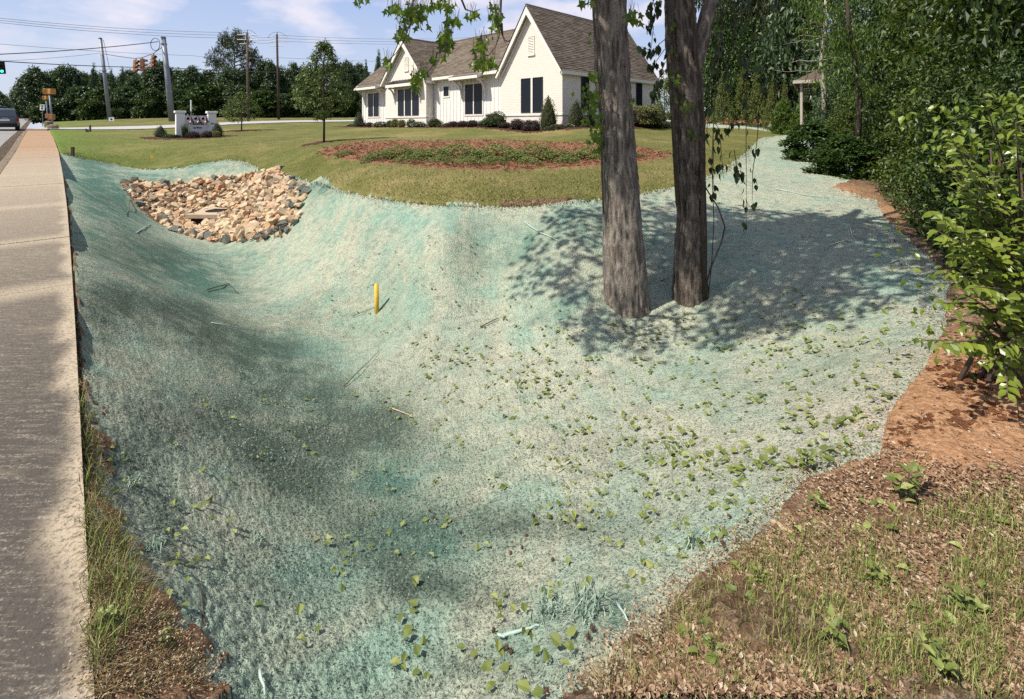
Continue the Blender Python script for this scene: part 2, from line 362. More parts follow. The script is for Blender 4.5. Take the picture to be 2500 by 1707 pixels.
# ------------------------------------------------------------------ ground regions
H_PX = [(215, 1600), (205, 1330), (190, 1130), (178, 870), (167, 680), (160, 570), (152, 470), (143, 400), (136, 349), (150, 352), (200, 362), (260, 373), (335, 385), (380, 384), (420, 380), (470, 369), (520, 363), (550, 366), (580, 378), (640, 393), (700, 410), (760, 429),
        (850, 450), (920, 460), (1000, 467), (1100, 470), (1180, 469), (1250, 465), (1370, 455), (1450, 441), (1530, 425), (1600, 405), (1640, 385), (1665, 368), (1690, 350), (1708, 330), (1722, 316), (1760, 309), (1810, 306), (1950, 330), (1960, 400),
        (1885, 425), (1990, 455), (2010, 500), (2070, 550), (2120, 590), (2150, 640), (2150, 700), (2145, 740), (2100, 830), (2010, 950), (1990, 1030), (1900, 1050), (1830, 1080), (1790, 1130), (1750, 1190), (1700, 1230), (1640, 1270), (1580, 1320), (1530, 1370), (1480, 1420), (1420, 1475), (1380, 1530), (1290, 1590), (1150, 1800), (215, 1800)]
VERGE_PX = [(170, 820), (184, 880), (220, 1000), (240, 1150), (290, 1300), (380, 1400), (450, 1500), (500, 1600), (480, 1800), (205, 1800), (200, 1330), (185, 1130)]
BED_PX = [(715, 350), (745, 340), (800, 327), (900, 323), (1100, 321), (1300, 327), (1450, 337), (1520, 352), (1532, 360), (1480, 368), (1370, 379), (1250, 389), (1130, 392), (1000, 386), (880, 376), (780, 362), (730, 356)]
FAR_HYDRO_PX = [(1470, 266), (1560, 270), (1640, 283), (1720, 281), (1790, 288), (1900, 298), (1960, 306), (1900, 306), (1790, 303), (1700, 293), (1600, 290), (1480, 280)]
STRAW_PX = [(1480, 262), (1600, 258), (1800, 256), (2000, 262), (2000, 300), (1900, 298), (1790, 288), (1720, 281), (1640, 283), (1560, 270), (1470, 266)]
RPW = hd([(262, 417), (290, 412), (390, 410), (480, 398), (590, 388), (645, 396), (700, 425), (692, 470), (680, 520), (620, 542), (500, 552), (380, 520), (310, 470)])[:, :2]
H_P, V_P, B_P, FH_P, ST_P = [hd(p)[:, :2] for p in (H_PX, VERGE_PX, BED_PX, FAR_HYDRO_PX, STRAW_PX)]
SAP1 = hd([(735, 325)])[0]; SAP2 = hd([(548, 298)])[0]; SIGN = hd([(445, 313)])[0]
# ground sheet: rings round the spot where the camera stands, out to the horizon
ang = np.concatenate([np.linspace(R(-84), R(-56), 60)[:-1], np.linspace(R(-56), R(56), 900), np.linspace(R(56), R(84), 60)[1:]])
ph = np.linspace(math.atan(1.6 / 0.55), math.atan(1.6 / 16.0), 360)
rad = np.concatenate([1.6 / np.tan(ph), np.exp(np.linspace(math.log(16.0), math.log(95.0), 210))[1:], np.exp(np.linspace(math.log(95.0), math.log(900.0), 14))[1:]])
AA, RR = np.meshgrid(ang, rad, indexing='ij'); GX, GY = RR * np.sin(AA), RR * np.cos(AA)
# signed distance to the sidewalk's right edge (positive = on the sidewalk side)
def side_dist(x, y):
    best = np.full(np.shape(x), 1e9); sg = np.zeros(np.shape(x))
    P = EDGE[:, :2]
    for i in range(len(P) - 1):
        a, b = P[i], P[i + 1]; d = b - a; t = np.clip(((x - a[0]) * d[0] + (y - a[1]) * d[1]) / (d @ d), 0 if i else -9, 1 if i < len(P) - 2 else 9)
        dx, dy = x - a[0] - t * d[0], y - a[1] - t * d[1]; q = dx * dx + dy * dy
        s = np.where(d[0] * (y - a[1]) - d[1] * (x - a[0]) > 0, 1.0, -1.0); m = q < best; best = np.where(m, q, best); sg = np.where(m, s, sg)
    return np.sqrt(best) * sg
RPW = RPW.mean(0) + (RPW - RPW.mean(0)) * .93
def warp(x, y):
    r = np.hypot(x, y); a = fbm(x * 1.3, y * 1.3, 0, 4) - .5; b = fbm(x * 1.3 + 40, y * 1.3, 3, 4) - .5; f = fbm(x * 7, y * 7, 5, 3) - .5
    am = np.where(r < 8, .09, .03); return x + a * am + f * .07, y + b * am + f * .05, a, b, f
def in_hydro(x, y): p = warp(x, y); return inpoly(p[0], p[1], H_P)
# slide the grid onto the outline of the sprayed ground so that its edge is a clean line, not a staircase
for axis in (1, 0):
    ins = in_hydro(GX, GY)
    A_, B_ = (ins[:, :-1], ins[:, 1:]) if axis else (ins[:-1], ins[1:])
    ii, jj = np.nonzero(A_ != B_); i2, j2 = (ii, jj + 1) if axis else (ii + 1, jj)
    xa, ya, xb, yb = GX[ii, jj].copy(), GY[ii, jj].copy(), GX[i2, j2].copy(), GY[i2, j2].copy(); ia = ins[ii, jj]; lo, hi = np.zeros(len(ii)), np.ones(len(ii))
    for _ in range(6):
        m = (lo + hi) / 2; q = in_hydro(xa + (xb - xa) * m, ya + (yb - ya) * m) == ia; lo = np.where(q, m, lo); hi = np.where(q, hi, m)
    t_ = (lo + hi) / 2; na_ = t_ < .5; X_, Y_ = xa + (xb - xa) * t_, ya + (yb - ya) * t_
    GX[ii[na_], jj[na_]] = X_[na_]; GY[ii[na_], jj[na_]] = Y_[na_]; GX[i2[~na_], j2[~na_]] = X_[~na_]; GY[i2[~na_], j2[~na_]] = Y_[~na_]
RR = np.hypot(GX, GY); GZ = tfast(GX, GY)
near = 1 / (1 + (RR / 7) ** 2)
def classify(X, Y):
    px, py, a, b, f = warp(X, Y); r = np.hypot(X, Y); sd = side_dist(X, Y); az = np.arctan2(X, Y)
    uv = np.stack([X - HC[0], Y - HC[1]], -1); hu, hv = uv @ UX + a * .8, uv @ WX + b * .8
    g = np.full(X.shape, 2); hyd = inpoly(px, py, H_P); g[hyd] = 1
    g[~hyd & (X > 0) & (az > R(33)) & (r < 30) & ~inpoly(X, Y, FH_P)] = 5
    g[~hyd & (r < 9) & (X > -.2)] = 5
    g[inpoly(X + f * .30, Y + f * .25, V_P)] = 5
    g[inpoly(X + a * .5 + f * .3, Y + b * .5 + f * .3, B_P)] = 3
    g[inpoly(px, py, FH_P)] = 1; g[inpoly(px, py, ST_P)] = 6
    g[(hu > -2.3) & (hu < 26) & (hv > -2.3) & (hv < 11.5) & ((hv < 1) | (hu < 1))] = 4
    for c, rr in ((SAP1, .95), (SAP2, 1.5)): g[np.hypot(px - c[0], py - c[1]) < rr] = 4
    g[np.hypot(X - SIGN[0] + a * .5, Y - SIGN[1] + .7) < 2.6] = 4
    g[((sd > 0) & (az < R(-20)) | ((sd > 0) & (r < 3))) & (sd > .10)] = 0
    g[(sd + f * .10 > -.035) & (g == 1) & (r < 20)] = 5
    g[inpoly(X + f * .2, Y + f * .2, RPW)] = 5
    return g, sd, a, b, f
reg, SD, w1, w2, wf = classify(GX, GY)
reg[in_hydro(GX, GY) & (reg == 2)] = 1
# relief
GZ = GZ + near * 0.0
clump = vn(GX * 42, GY * 42, 1.0) * .6 + vn(GX * 95, GY * 95, 2.0) * .4
GZ += np.where(reg == 1, (clump - .5) * .030 * np.clip(1.3 - RR / 9, 0, 1) + (fbm(GX * 3.2, GY * 3.2, 9, 3) - .5) * .05, 0)
GZ += np.where(reg == 5, (vn(GX * 30, GY * 30, 4.0) - .5) * .022 * np.clip(1.3 - RR / 8, 0, 1) + (fbm(GX * 2.5, GY * 2.5, 8, 4) - .5) * .07 + .012, 0)
GZ += np.where(reg == 2, (fbm(GX * 4, GY * 4, 7, 3) - .5) * .04 + .03, 0)
GZ += np.where(reg == 3, (fbm(GX * 5, GY * 5, 6, 4) - .4) * .12 + .05, 0)
GZ += np.where((reg == 4), (fbm(GX * 3, GY * 3, 6, 3) - .4) * .08 + .05, 0)
GZ += np.where(reg == 6, (fbm(GX * 2, GY * 2, 6, 3) - .4) * .2 + .05, 0)
verg = inpoly(GX + wf * .30, GY + wf * .25, V_P); GZ += np.where(verg & (reg == 5), .004, 0)
# clear the foot of the sidewalk and the kerb
GZ = np.where(SD > -.02, GZ - .05, GZ); GZ = np.where(SD > .03, GZ - .25, GZ)
ER = hd([(470, 1430), (420, 1250), (330, 1330)])
teal = np.zeros(GX.shape); brown = np.zeros(GX.shape); clay = np.zeros(GX.shape)  # teal, brown: dye patches, with shade of the left bank's slope painted in
def stain(arr, dx, dy, rx, ry, amt):
    p = hd([(dx, dy)])[0]; q = ((GX - p[0] + w1 * rx) / rx) ** 2 + ((GY - p[1] + w2 * ry) / ry) ** 2; arr += amt * np.exp(-q)
def blotch_px(arr, dx, dy, rx, ry, amt):
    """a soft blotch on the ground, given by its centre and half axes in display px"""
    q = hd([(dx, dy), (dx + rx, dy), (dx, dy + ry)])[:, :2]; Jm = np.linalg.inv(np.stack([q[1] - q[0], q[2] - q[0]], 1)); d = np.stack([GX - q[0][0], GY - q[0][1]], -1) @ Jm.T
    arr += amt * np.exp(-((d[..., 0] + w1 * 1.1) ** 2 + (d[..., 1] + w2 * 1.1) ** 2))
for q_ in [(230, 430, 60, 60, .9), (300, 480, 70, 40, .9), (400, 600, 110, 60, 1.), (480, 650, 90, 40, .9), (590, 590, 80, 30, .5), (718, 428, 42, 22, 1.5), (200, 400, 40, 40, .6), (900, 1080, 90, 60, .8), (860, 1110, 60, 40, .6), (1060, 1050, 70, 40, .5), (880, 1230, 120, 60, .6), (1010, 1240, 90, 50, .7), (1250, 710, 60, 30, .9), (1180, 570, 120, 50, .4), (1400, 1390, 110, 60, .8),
           (1180, 1480, 100, 50, .6), (640, 1000, 60, 50, .4), (760, 900, 120, 60, .4), (220, 1000, 40, 80, .6), (560, 780, 120, 60, .5), (1300, 500, 120, 40, .5), (1850, 335, 160, 16, .5), (1640, 860, 120, 50, .25), (1870, 830, 90, 40, .3), (500, 380, 100, 12, .4), (350, 400, 90, 16, .5), (1500, 560, 250, 60, .35)]: blotch_px(teal, *q_)
for q_ in [(1500, 980, 330, 110, .9), (1150, 840, 260, 70, .8), (1750, 880, 200, 60, .5), (1000, 760, 200, 60, .5), (850, 560, 200, 40, .4)]: blotch_px(clay, *q_)
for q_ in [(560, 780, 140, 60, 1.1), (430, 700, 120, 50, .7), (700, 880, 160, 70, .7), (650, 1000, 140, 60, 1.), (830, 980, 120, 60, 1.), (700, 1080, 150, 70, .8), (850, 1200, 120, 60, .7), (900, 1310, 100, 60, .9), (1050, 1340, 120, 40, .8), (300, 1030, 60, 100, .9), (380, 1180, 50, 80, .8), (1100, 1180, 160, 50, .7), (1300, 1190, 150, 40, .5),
           (250, 700, 60, 80, .6), (330, 580, 100, 60, .6), (480, 920, 120, 60, .6), (600, 1300, 140, 80, .4), (330, 1350, 60, 90, .6), (1100, 1530, 200, 30, .5), (1350, 1010, 120, 40, .2), (700, 700, 120, 40, .3)]: blotch_px(brown, *q_)
for s in [(2230, 850, .9, .6, 1.6), (2080, 960, .35, .3, 1.4), (2250, 950, .6, .3, 1.2), (2330, 880, .6, .5, 1.2), (260, 1450, .25, .5, .7), (225, 1150, .15, .6, .6), (2000, 480, 1.2, .7, .8), (2180, 680, .6, .5, .8), (1900, 430, .8, .8, 1.0), (1690, 356, .5, .7, .0)]: stain(clay, *s)
# ---- ground materials
def ground_hydro():
    t = NT('hydroseed_mulch'); p = t.pos()
    g1 = t.voro(p, 48); g2 = t.noise(p, 110, 3, .65); g3 = t.noise(p, 30, 3, .6)
    grain = t.math('ADD', t.math('MULTIPLY', g1, .55), t.math('MULTIPLY', g2, .75))
    st = t.map(p, (1, .45, 1), (0, 0, R(38)))
    a = t.noise(st, .75, 6, .6, .6); b = t.noise(p, 1.9, 5, .6); c = t.noise(st, .33, 4, .5)
    base = t.ramp(a, (.36, (.32, .395, .31)), (.5, (.42, .43, .325)), (.64, (.28, .395, .31)))
    base = t.mix(t.ramp(b, (.5, 0.0), (.72, .55)), base, (.22, .38, .30))
    base = t.mix(t.math('MULTIPLY', t.attr('clay'), t.ramp(t.noise(p, 1.6, 6, .65), (.4, .1), (.62, .6))), base, (.46, .42, .335))
    base = t.mix(1.0, base, t.ramp(t.noise(p, 8, 6, .72, .6), (.34, .66), (.5, 1.0), (.66, 1.14)), 'MULTIPLY')
    brk = t.ramp(t.noise(p, 3.2, 6, .68, .4), (.36, .25), (.62, 1.25))
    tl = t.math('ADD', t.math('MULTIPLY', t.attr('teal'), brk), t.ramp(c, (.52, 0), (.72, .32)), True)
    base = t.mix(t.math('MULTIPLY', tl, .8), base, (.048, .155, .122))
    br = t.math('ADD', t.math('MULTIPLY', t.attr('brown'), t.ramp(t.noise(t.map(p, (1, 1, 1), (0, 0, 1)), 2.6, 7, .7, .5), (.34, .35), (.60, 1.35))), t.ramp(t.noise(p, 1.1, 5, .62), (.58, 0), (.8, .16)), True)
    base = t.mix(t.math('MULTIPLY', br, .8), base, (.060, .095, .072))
    pit = t.ramp(t.math('ADD', t.math('SUBTRACT', grain, t.math('MULTIPLY', br, .12)), t.math('MULTIPLY', t.math('SUBTRACT', g3, .5), .25)), (.42, 1.0), (.60, 0.0))
    base = t.mix(t.math('MULTIPLY', pit, .82), base, (.045, .062, .048))
    base = t.mix(t.math('MULTIPLY', t.ramp(g2, (.58, 0), (.75, .5)), .6), base, (.58, .62, .53))
    return t.bsdf(base, .95, t.bump(grain, .022, 1.0), spec=.1)
def ground_lawn():
    t = NT('lawn_turf'); p = t.pos()
    fine = t.noise(p, 26, 4, .7); m = t.noise(p, 1.2, 5, .6); bgn = t.noise(t.map(p, (1, .5, 1), (0, 0, R(30))), .22, 4, .55)
    c = t.ramp(t.math('ADD', t.math('MULTIPLY', m, .45), t.math('MULTIPLY', bgn, .55)), (.36, (.085, .105, .028)), (.5, (.155, .15, .048)), (.66, (.29, .235, .105)))
    c = t.mix(t.ramp(fine, (.35, .65), (.6, 0.0)), c, (.06, .065, .018)); c = t.mix(t.ramp(fine, (.58, 0), (.75, .5)), c, (.36, .32, .17))
    c = t.mix(t.attr('green'), c, (.11, .17, .03))
    return t.bsdf(c, .9, t.bump(fine, .04, .8), spec=.1)
def ground_straw(nm, c0, c1, c2, sc=38):
    t = NT(nm); p = t.pos(); w = t.noise(p, sc, 5, .7, 1.5); f = t.noise(t.map(p, (1, .25, 1), (0, 0, .6)), sc * 2.2, 3, .6); m = t.noise(p, 1.3, 4)
    c = t.ramp(t.math('ADD', t.math('MULTIPLY', w, .5), t.math('MULTIPLY', f, .5)), (.35, c0), (.5, c1), (.66, c2)); c = t.mix(t.math('MULTIPLY', m, .4), c, c1)
    return t.bsdf(c, .92, t.bump(w, .05, .9), spec=.1)
def ground_litter():
    t = NT('leaf_litter_soil'); p = t.pos(); v = t.voro(p, 26, 'F1', 'Color'); vd = t.voro(p, 26); f = t.noise(p, 90, 4, .7); m = t.noise(p, 2.2, 5, .6)
    r = t.n('ShaderNodeSeparateColor'); t.l(v, r.inputs[0])
    c = t.ramp(r.outputs[0], (0, (.10, .06, .038)), (.35, (.20, .125, .08)), (.7, (.30, .20, .13)), (1, (.38, .285, .19)))
    c = t.mix(t.ramp(f, (.4, .75), (.6, 0)), c, (.045, .028, .018)); c = t.mix(t.ramp(m, (.5, 0), (.7, .5)), c, (.20, .115, .06))
    cl = t.math('MULTIPLY', t.attr('clay'), t.ramp(m, (.3, .75), (.6, 1.1)), True)
    cc = t.ramp(t.noise(p, 40, 4, .7), (.35, (.27, .14, .07)), (.52, (.43, .24, .13)), (.7, (.56, .36, .22)))
    c = t.mix(cl, c, cc)
    return t.bsdf(c, .95, t.bump(t.math('ADD', vd, f), .03, .8), spec=.1)
green = np.exp(-np.clip(-SD, 0, 50) / 2.2) * np.clip((RR - 14) / 6, 0, 1) * .9 * (w1 + 1)
MATS = {1: ground_hydro(), 2: ground_lawn(), 3: ground_straw('pine_straw_mulch', (.10, .05, .03), (.27, .14, .08), (.40, .24, .15)), 4: ground_straw('bark_mulch', (.03, .014, .009), (.075, .036, .024), (.14, .075, .05), 22),
        5: ground_litter(), 6: ground_straw('orange_pine_straw', (.12, .05, .025), (.33, .155, .075), (.45, .25, .14))}
NAMES = {1: 'hydroseeded_ground', 2: 'lawn', 3: 'mulch_bed', 4: 'planting_bed', 5: 'bare_ground', 6: 'pine_straw_ground'}
na, nr = GX.shape; idx = np.arange(na * nr).reshape(na, nr)
quads = np.stack([idx[:-1, :-1], idx[1:, :-1], idx[1:, 1:], idx[:-1, 1:]], -1).reshape(-1, 4)[:, ::-1]
ctr = lambda A: (A[:-1, :-1] + A[1:, :-1] + A[1:, 1:] + A[:-1, 1:]) / 4
fr = classify(ctr(GX), ctr(GY))[0].reshape(-1)
# majority of the corners avoids single-vertex slivers; faces under sidewalk and road are left out
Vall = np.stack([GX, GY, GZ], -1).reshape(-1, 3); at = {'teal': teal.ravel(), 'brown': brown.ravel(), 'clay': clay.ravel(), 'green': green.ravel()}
for r_ in MATS:
    fq = quads[fr == r_]
    if not len(fq): continue
    u, inv = np.unique(fq, return_inverse=True); inv = inv.reshape(fq.shape)
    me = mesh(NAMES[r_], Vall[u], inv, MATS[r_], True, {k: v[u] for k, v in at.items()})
    tag(link(NAMES[r_], me), kind='structure')
# soil far below everything, out to the horizon on every side
bm_ = MB(); n_ = 48; rs = [0.2, 30, 900]
V = [(0, 0, -2.2)] + [(r * math.sin(k * 2 * math.pi / n_), r * math.cos(k * 2 * math.pi / n_), -2.2 if r < 100 else -4.0) for r in rs for k in range(n_)]
Fb = [(0, 1 + (k + 1) % n_, 1 + k) for k in range(n_)] + [(1 + i * n_ + k, 1 + i * n_ + (k + 1) % n_, 1 + (i + 1) * n_ + (k + 1) % n_, 1 + (i + 1) * n_ + k) for i in range(2) for k in range(n_)]
tag(link('subsoil', mesh('subsoil', V, Fb, MATS[5])), kind='structure')
# ------------------------------------------------------------------ sidewalk, kerb, road
def mat_concrete():
    t = NT('stained_concrete'); p = t.pos(); br = t.map(p, (.35, 2.6, 1), (0, 0, R(46)))
    broom = t.noise(t.map(p, (.9, 7, 1), (0, 0, R(-24))), 5.5, 6, .75, .4); m = t.noise(br, 1.6, 6, .7); f = t.noise(p, 160, 3, .7); big = t.noise(p, .55, 4, .6)
    k = t.attr('worn')                                                # 1 in the middle of the slab, 0 at its clean edges
    dark = t.math('MULTIPLY', t.ramp(t.math('ADD', t.math('MULTIPLY', m, .5), t.math('MULTIPLY', big, .6)), (.30, .35), (.50, 1.0)), k)
    c = t.mix(dark, (.41, .34, .245), (.080, .071, .060))
    c = t.mix(t.math('MULTIPLY', t.ramp(broom, (.50, 0), (.64, .75)), t.ramp(t.noise(p, 85, 4, .75), (.44, 0), (.6, 1))), c, (.44, .37, .29))
    c = t.mix(t.attr('rust'), c, (.36, .215, .12)); c = t.mix(t.ramp(t.noise(p, 60, 4, .8), (.38, .75), (.52, 0)), c, (.055, .047, .04)); c = t.mix(t.ramp(t.voro(p, 70), (.0, .85), (.22, 0)), c, (.36, .30, .23))
    return t.bsdf(c, .9, t.bump(t.math('ADD', f, broom), .004, .7), spec=.2)
M_CON = mat_concrete()
M_KERB = plain('kerb_concrete', (.40, .31, .215), .9, var=.25, scale=3, bump=.3)
def mat_road():
    t = NT('worn_asphalt'); p = t.pos(); s = t.noise(t.map(p, (5, .12, 1), (0, 0, R(-44.5))), 1.2, 5, .6); f = t.noise(p, 70, 3, .7)
    c = t.ramp(s, (.35, (.17, .165, .16)), (.5, (.26, .25, .24)), (.68, (.36, .34, .315))); c = t.mix(t.ramp(f, (.4, .4), (.6, 0)), c, (.09, .09, .09))
    return t.bsdf(c, .75, t.bump(f, .006, .6), spec=.3)
M_ROAD = mat_road()
M_DIRT = plain('gutter_dirt', (.25, .18, .115), .95, var=.4, scale=8, bump=.5)
def resample(P, step):
    s = np.r_[0, np.cumsum(np.linalg.norm(np.diff(P[:, :2], axis=0), axis=1))]; n = max(2, int(s[-1] / step)); q = np.linspace(0, s[-1], n)
    return np.stack([np.interp(q, s, P[:, i]) for i in range(3)], -1)
ES = resample(EDGE, .25)
for _ in range(12): ES[1:-1] = (ES[:-2] + ES[1:-1] * 2 + ES[2:]) / 4
def strip(name, P, d0, d1, z0, mat, thick=.0, side=(0, 0), nx=2, attrs=None, qs=None):
    """a draped band between the offsets d0 and d1 to the left of the polyline P"""
    ds = np.linspace(d0, d1, nx) if qs is None else d0 + (d1 - d0) * qs; rows = [offset_line(P, d) for d in ds]
    V = np.stack(rows, 1); V[:, :, 2] += np.linspace(z0[0], z0[1], nx) if hasattr(z0, '__len__') else z0
    n = len(P); i = np.arange(n * nx).reshape(n, nx)
    Fq = np.stack([i[:-1, :-1], i[1:, :-1], i[1:, 1:], i[:-1, 1:]], -1).reshape(-1, 4)[:, ::-1]
    V = V.reshape(-1, 3)
    if thick:
        Vb = V - np.array([0, 0, thick]); m = len(V); Fl = [list(f) for f in Fq]
        for ring in (i[:, 0], i[::-1, -1], i[-1, :], i[0, ::-1]):
            for a, b in zip(ring[:-1], ring[1:]): Fl.append([int(b), int(a), int(a) + m, int(b) + m])
        V = np.vstack([V, Vb]); Fq = Fl
        if attrs: attrs = {k: np.r_[v, v] for k, v in attrs.items()}
    return mesh(name, V, Fq, mat, False, attrs)
WID = 1.16
walk = thing('sidewalk', None, None, (0, 0, 0)); tag(walk, kind='structure')
# joints seen in the photo (photo px y on the right edge), nearest first
ed_y = HY - (ES[:, 2] - EYE) / np.maximum(ES[:, 1], .05) * F
cuts = [0]
for y in (700, 582, 496, 449, 423, 399, 384, 371, 358, 348, 339, 331, 325, 320):
    k = int(np.argmin(np.abs(ed_y - y) + (ES[:, 1] < .5) * 1e6)); 
    if k > cuts[-1] + 1: cuts.append(k)
cuts.append(len(ES) - 1)
for a, b in zip(cuts[:-1], cuts[1:]):
    P = resample(ES[a:b + 1], .12); T = P[-1] - P[0]; T /= np.linalg.norm(T[:2]); P[0] += T * .007; P[-1] -= T * .007
    n, nx = len(P), 20; q = np.linspace(0, 1, nx) ** 2.2; X = np.broadcast_to(q, (n, nx)); jit = (fbm(P[:, 0] * 4, P[:, 1] * 4, 3, 4) - .5)[:, None] * .16
    eR = np.clip((X + jit - .018 - .05 * np.clip(1.9 - np.hypot(P[:, 0], P[:, 1]), 0, 1)[:, None]) / .07, 0, 1); eL = 1; e = eR * np.clip((np.arange(n)[:, None]) * .12 / .35, .15, 1) * np.clip((n - 1 - np.arange(n)[:, None]) * .12 / .35, .15, 1)
    dist = np.hypot(P[:, 0], P[:, 1])[:, None]; e = e * np.clip(1.25 - dist / 14, 0.12, 1); rust = np.clip((dist - 19) / 12, 0, .8) * np.ones((1, nx))
    me = strip('slab', P, 0, WID, .012 + random.uniform(-.004, .004), M_CON, .14, nx=nx, qs=q, attrs={'worn': e.ravel(), 'rust': rust.ravel()})
    link('slab', me, walk)
kerb = tag(link('kerb', strip('kerb', resample(ES, .4), WID + .012, WID + .19, .008, M_KERB, .2, nx=2)), kind='structure')
EX = np.vstack([ES, [at_y(97 * K, 280 * K, 52), at_y(70 * K, 275 * K, 110), at_y(50 * K, 270 * K, 230)]])
# continue the road line beyond the sidewalk's end
d_ = ES[-1] - ES[-3]; d_ /= np.linalg.norm(d_[:2]); ext = [ES[-1] + np.array([d_[0] * q, d_[1] * q, q * .0235 + (q * q) * -.00002]) for q in (8, 20, 40, 80, 150, 230)]
EX = np.vstack([ES, ext])
tag(link('gutter', strip('gutter', resample(EX, .5), WID + .195, WID + .62, (-.125, -.135), M_DIRT, nx=3)), kind='structure')
tag(link('road', strip('road', resample(EX, .6), WID + .62, WID + 9.0, (-.135, -.05), M_ROAD, nx=6)), kind='structure')
M_WHT = plain('worn_white_paint', (.62, .62, .60), .8, var=.2, scale=9)
# side street behind the lawn
SP = np.array([at_y(66, 311, 38.5), at_y(150, 312, 39.5), at_y(222, 311, 41), at_y(330, 309, 44), at_y(450, 307, 47), at_y(562, 304, 51), at_y(700, 300, 55), at_y(863, 295.5, 60), at_y(1000, 291, 64)])
SPr = resample(SP, 1.0)
sm_ = strip('side_street', SPr, 0, 5.0, 0.0, plain('pale_asphalt', (.36, .355, .345), .8, var=.15), nx=7)
vv = np.array([v.co[:] for v in sm_.vertices]); vv[:, 2] = tfast(vv[:, 0], vv[:, 1]) + .09; sm_.vertices.foreach_set('co', vv.astype(np.float32).ravel()); sm_.update()
tag(link('side_street', sm_), kind='structure')
# ------------------------------------------------------------------ the white house
def mat_brick():
    t = NT('white_painted_brick'); o = t.obj(); s = t.n('ShaderNodeSeparateXYZ'); t.l(o, s.inputs[0]); c = t.n('ShaderNodeCombineXYZ')
    t.l(t.math('ADD', s.outputs[0], s.outputs[1]), c.inputs[0]); t.l(s.outputs[2], c.inputs[1])
    b = t.n('ShaderNodeTexBrick'); t.l(c.outputs[0], b.inputs['Vector']); b.inputs['Scale'].default_value = 1; b.inputs['Brick Width'].default_value = .30; b.inputs['Row Height'].default_value = .105
    b.inputs['Mortar Size'].default_value = .012; b.inputs['Color1'].default_value = (.69, .65, .575, 1); b.inputs['Color2'].default_value = (.74, .70, .63, 1); b.inputs['Mortar'].default_value = (.62, .58, .52, 1)
    n = t.noise(o, 2.0, 5); c2 = t.mix(t.math('MULTIPLY', n, .35), b.outputs['Color'], (.70, .64, .55))
    return t.bsdf(c2, .75, t.bump(t.math('ADD', t.math('MULTIPLY', b.outputs['Fac'], -1.0), t.noise(o, 30, 3)), .006, .6), spec=.2)
M_BRICK = mat_brick()
M_SIDE = plain('white_siding_paint', (.73, .71, .665), .6, var=.04, scale=2)
M_TRIM = plain('cream_trim_paint', (.74, .705, .64), .55, var=.04, scale=3)
M_SOFF = plain('soffit_paint', (.70, .66, .58), .7, var=.05)
def mat_shingle():
    t = NT('brown_grey_shingles'); g = t.island(); n = t.noise(t.obj(), 60, 3, .7); m = t.noise(t.obj(), .8, 4)
    c = t.ramp(t.math('ADD', t.math('MULTIPLY', g, .6), t.math('MULTIPLY', m, .5)), (.2, (.11, .088, .068)), (.55, (.165, .134, .105)), (.85, (.21, .175, .14)))
    return t.bsdf(t.mix(t.math('MULTIPLY', n, .4), c, (.10, .08, .062)), .9, t.bump(n, .01, .5), spec=.15)
M_SHIN = mat_shingle()
M_BLACK = plain('black_window_frame', (.022, .021, .021), .4, spec=.4)
M_METAL = plain('dark_roof_metal', (.045, .040, .037), .35, metal=.6, spec=.5)
def mat_pane():
    t = NT('dark_window_glass'); s = t.n('ShaderNodeSeparateXYZ'); t.l(t.obj(), s.inputs[0])
    w = t.math('SINE', t.math('MULTIPLY', s.outputs[2], 150.0)); c = t.mix(t.math('MULTIPLY', t.math('ADD', w, 1.0), .5), (.006, .008, .012), (.018, .024, .034))
    return t.bsdf(c, .08, spec=.16)
M_PANE = mat_pane()
HP = 1.5
house = thing('house', 'white painted brick and board house with steep brown shingled gables on the lawn', 'house', (HC[0], HC[1], HP), math.atan2(-UX[1], -UX[0]))
# local axes: x = -u (towards the near right corner), y = w (away), z up from the pad
def zl(z): return z - HP
def hbox(b, u0, u1, w0, w1, z0, z1): b.box(-u1, -u0, w0, w1, zl(z0), zl(z1)); return b
hbox(MB(), 5.25, 25, .5, 8.6, .7, 5.12).build('board_wall', M_SIDE, house)
b = MB(); hbox(b, 0, 5.2, 0, 10.7, .7, 4.72)
b.prism([(-0.0, 0, zl(4.72)), (-5.2, 0, zl(4.72)), (-2.6, 0, zl(8.66))], (0, 10.7, 0)); b.build('brick_wall', M_BRICK, house)
b = MB(); hbox(b, 13.3, 19.4, -.3, .5, .7, 4.9); b.prism([(-13.3, -.3, zl(4.9)), (-19.4, -.3, zl(4.9)), (-16.35, -.3, zl(8.32))], (0, 3.5, 0)); b.build('brick_wall', M_BRICK, house)
MB().prism([(-25, .5, zl(5.1)), (-25, 8.6, zl(5.1)), (-25, 4.5, zl(8.75))], (.2, 0, 0)).build('gable_wall', M_SIDE, house)
for u0, u1, w0, w1 in ((-.03, 5.23, -.05, 0), (13.27, 19.43, -.35, -.3)): hbox(MB(), u0, u1, w0, w1 - .002, 2.14, 2.25).build('belt_course', M_TRIM, house)
hbox(MB(), -.05, -.002, -.05, 10.7, 2.14, 2.25).build('belt_course', M_TRIM, house)
hbox(MB(), 13.25, 13.298, -.35, .5, 2.14, 2.25).build('belt_course', M_TRIM, house)
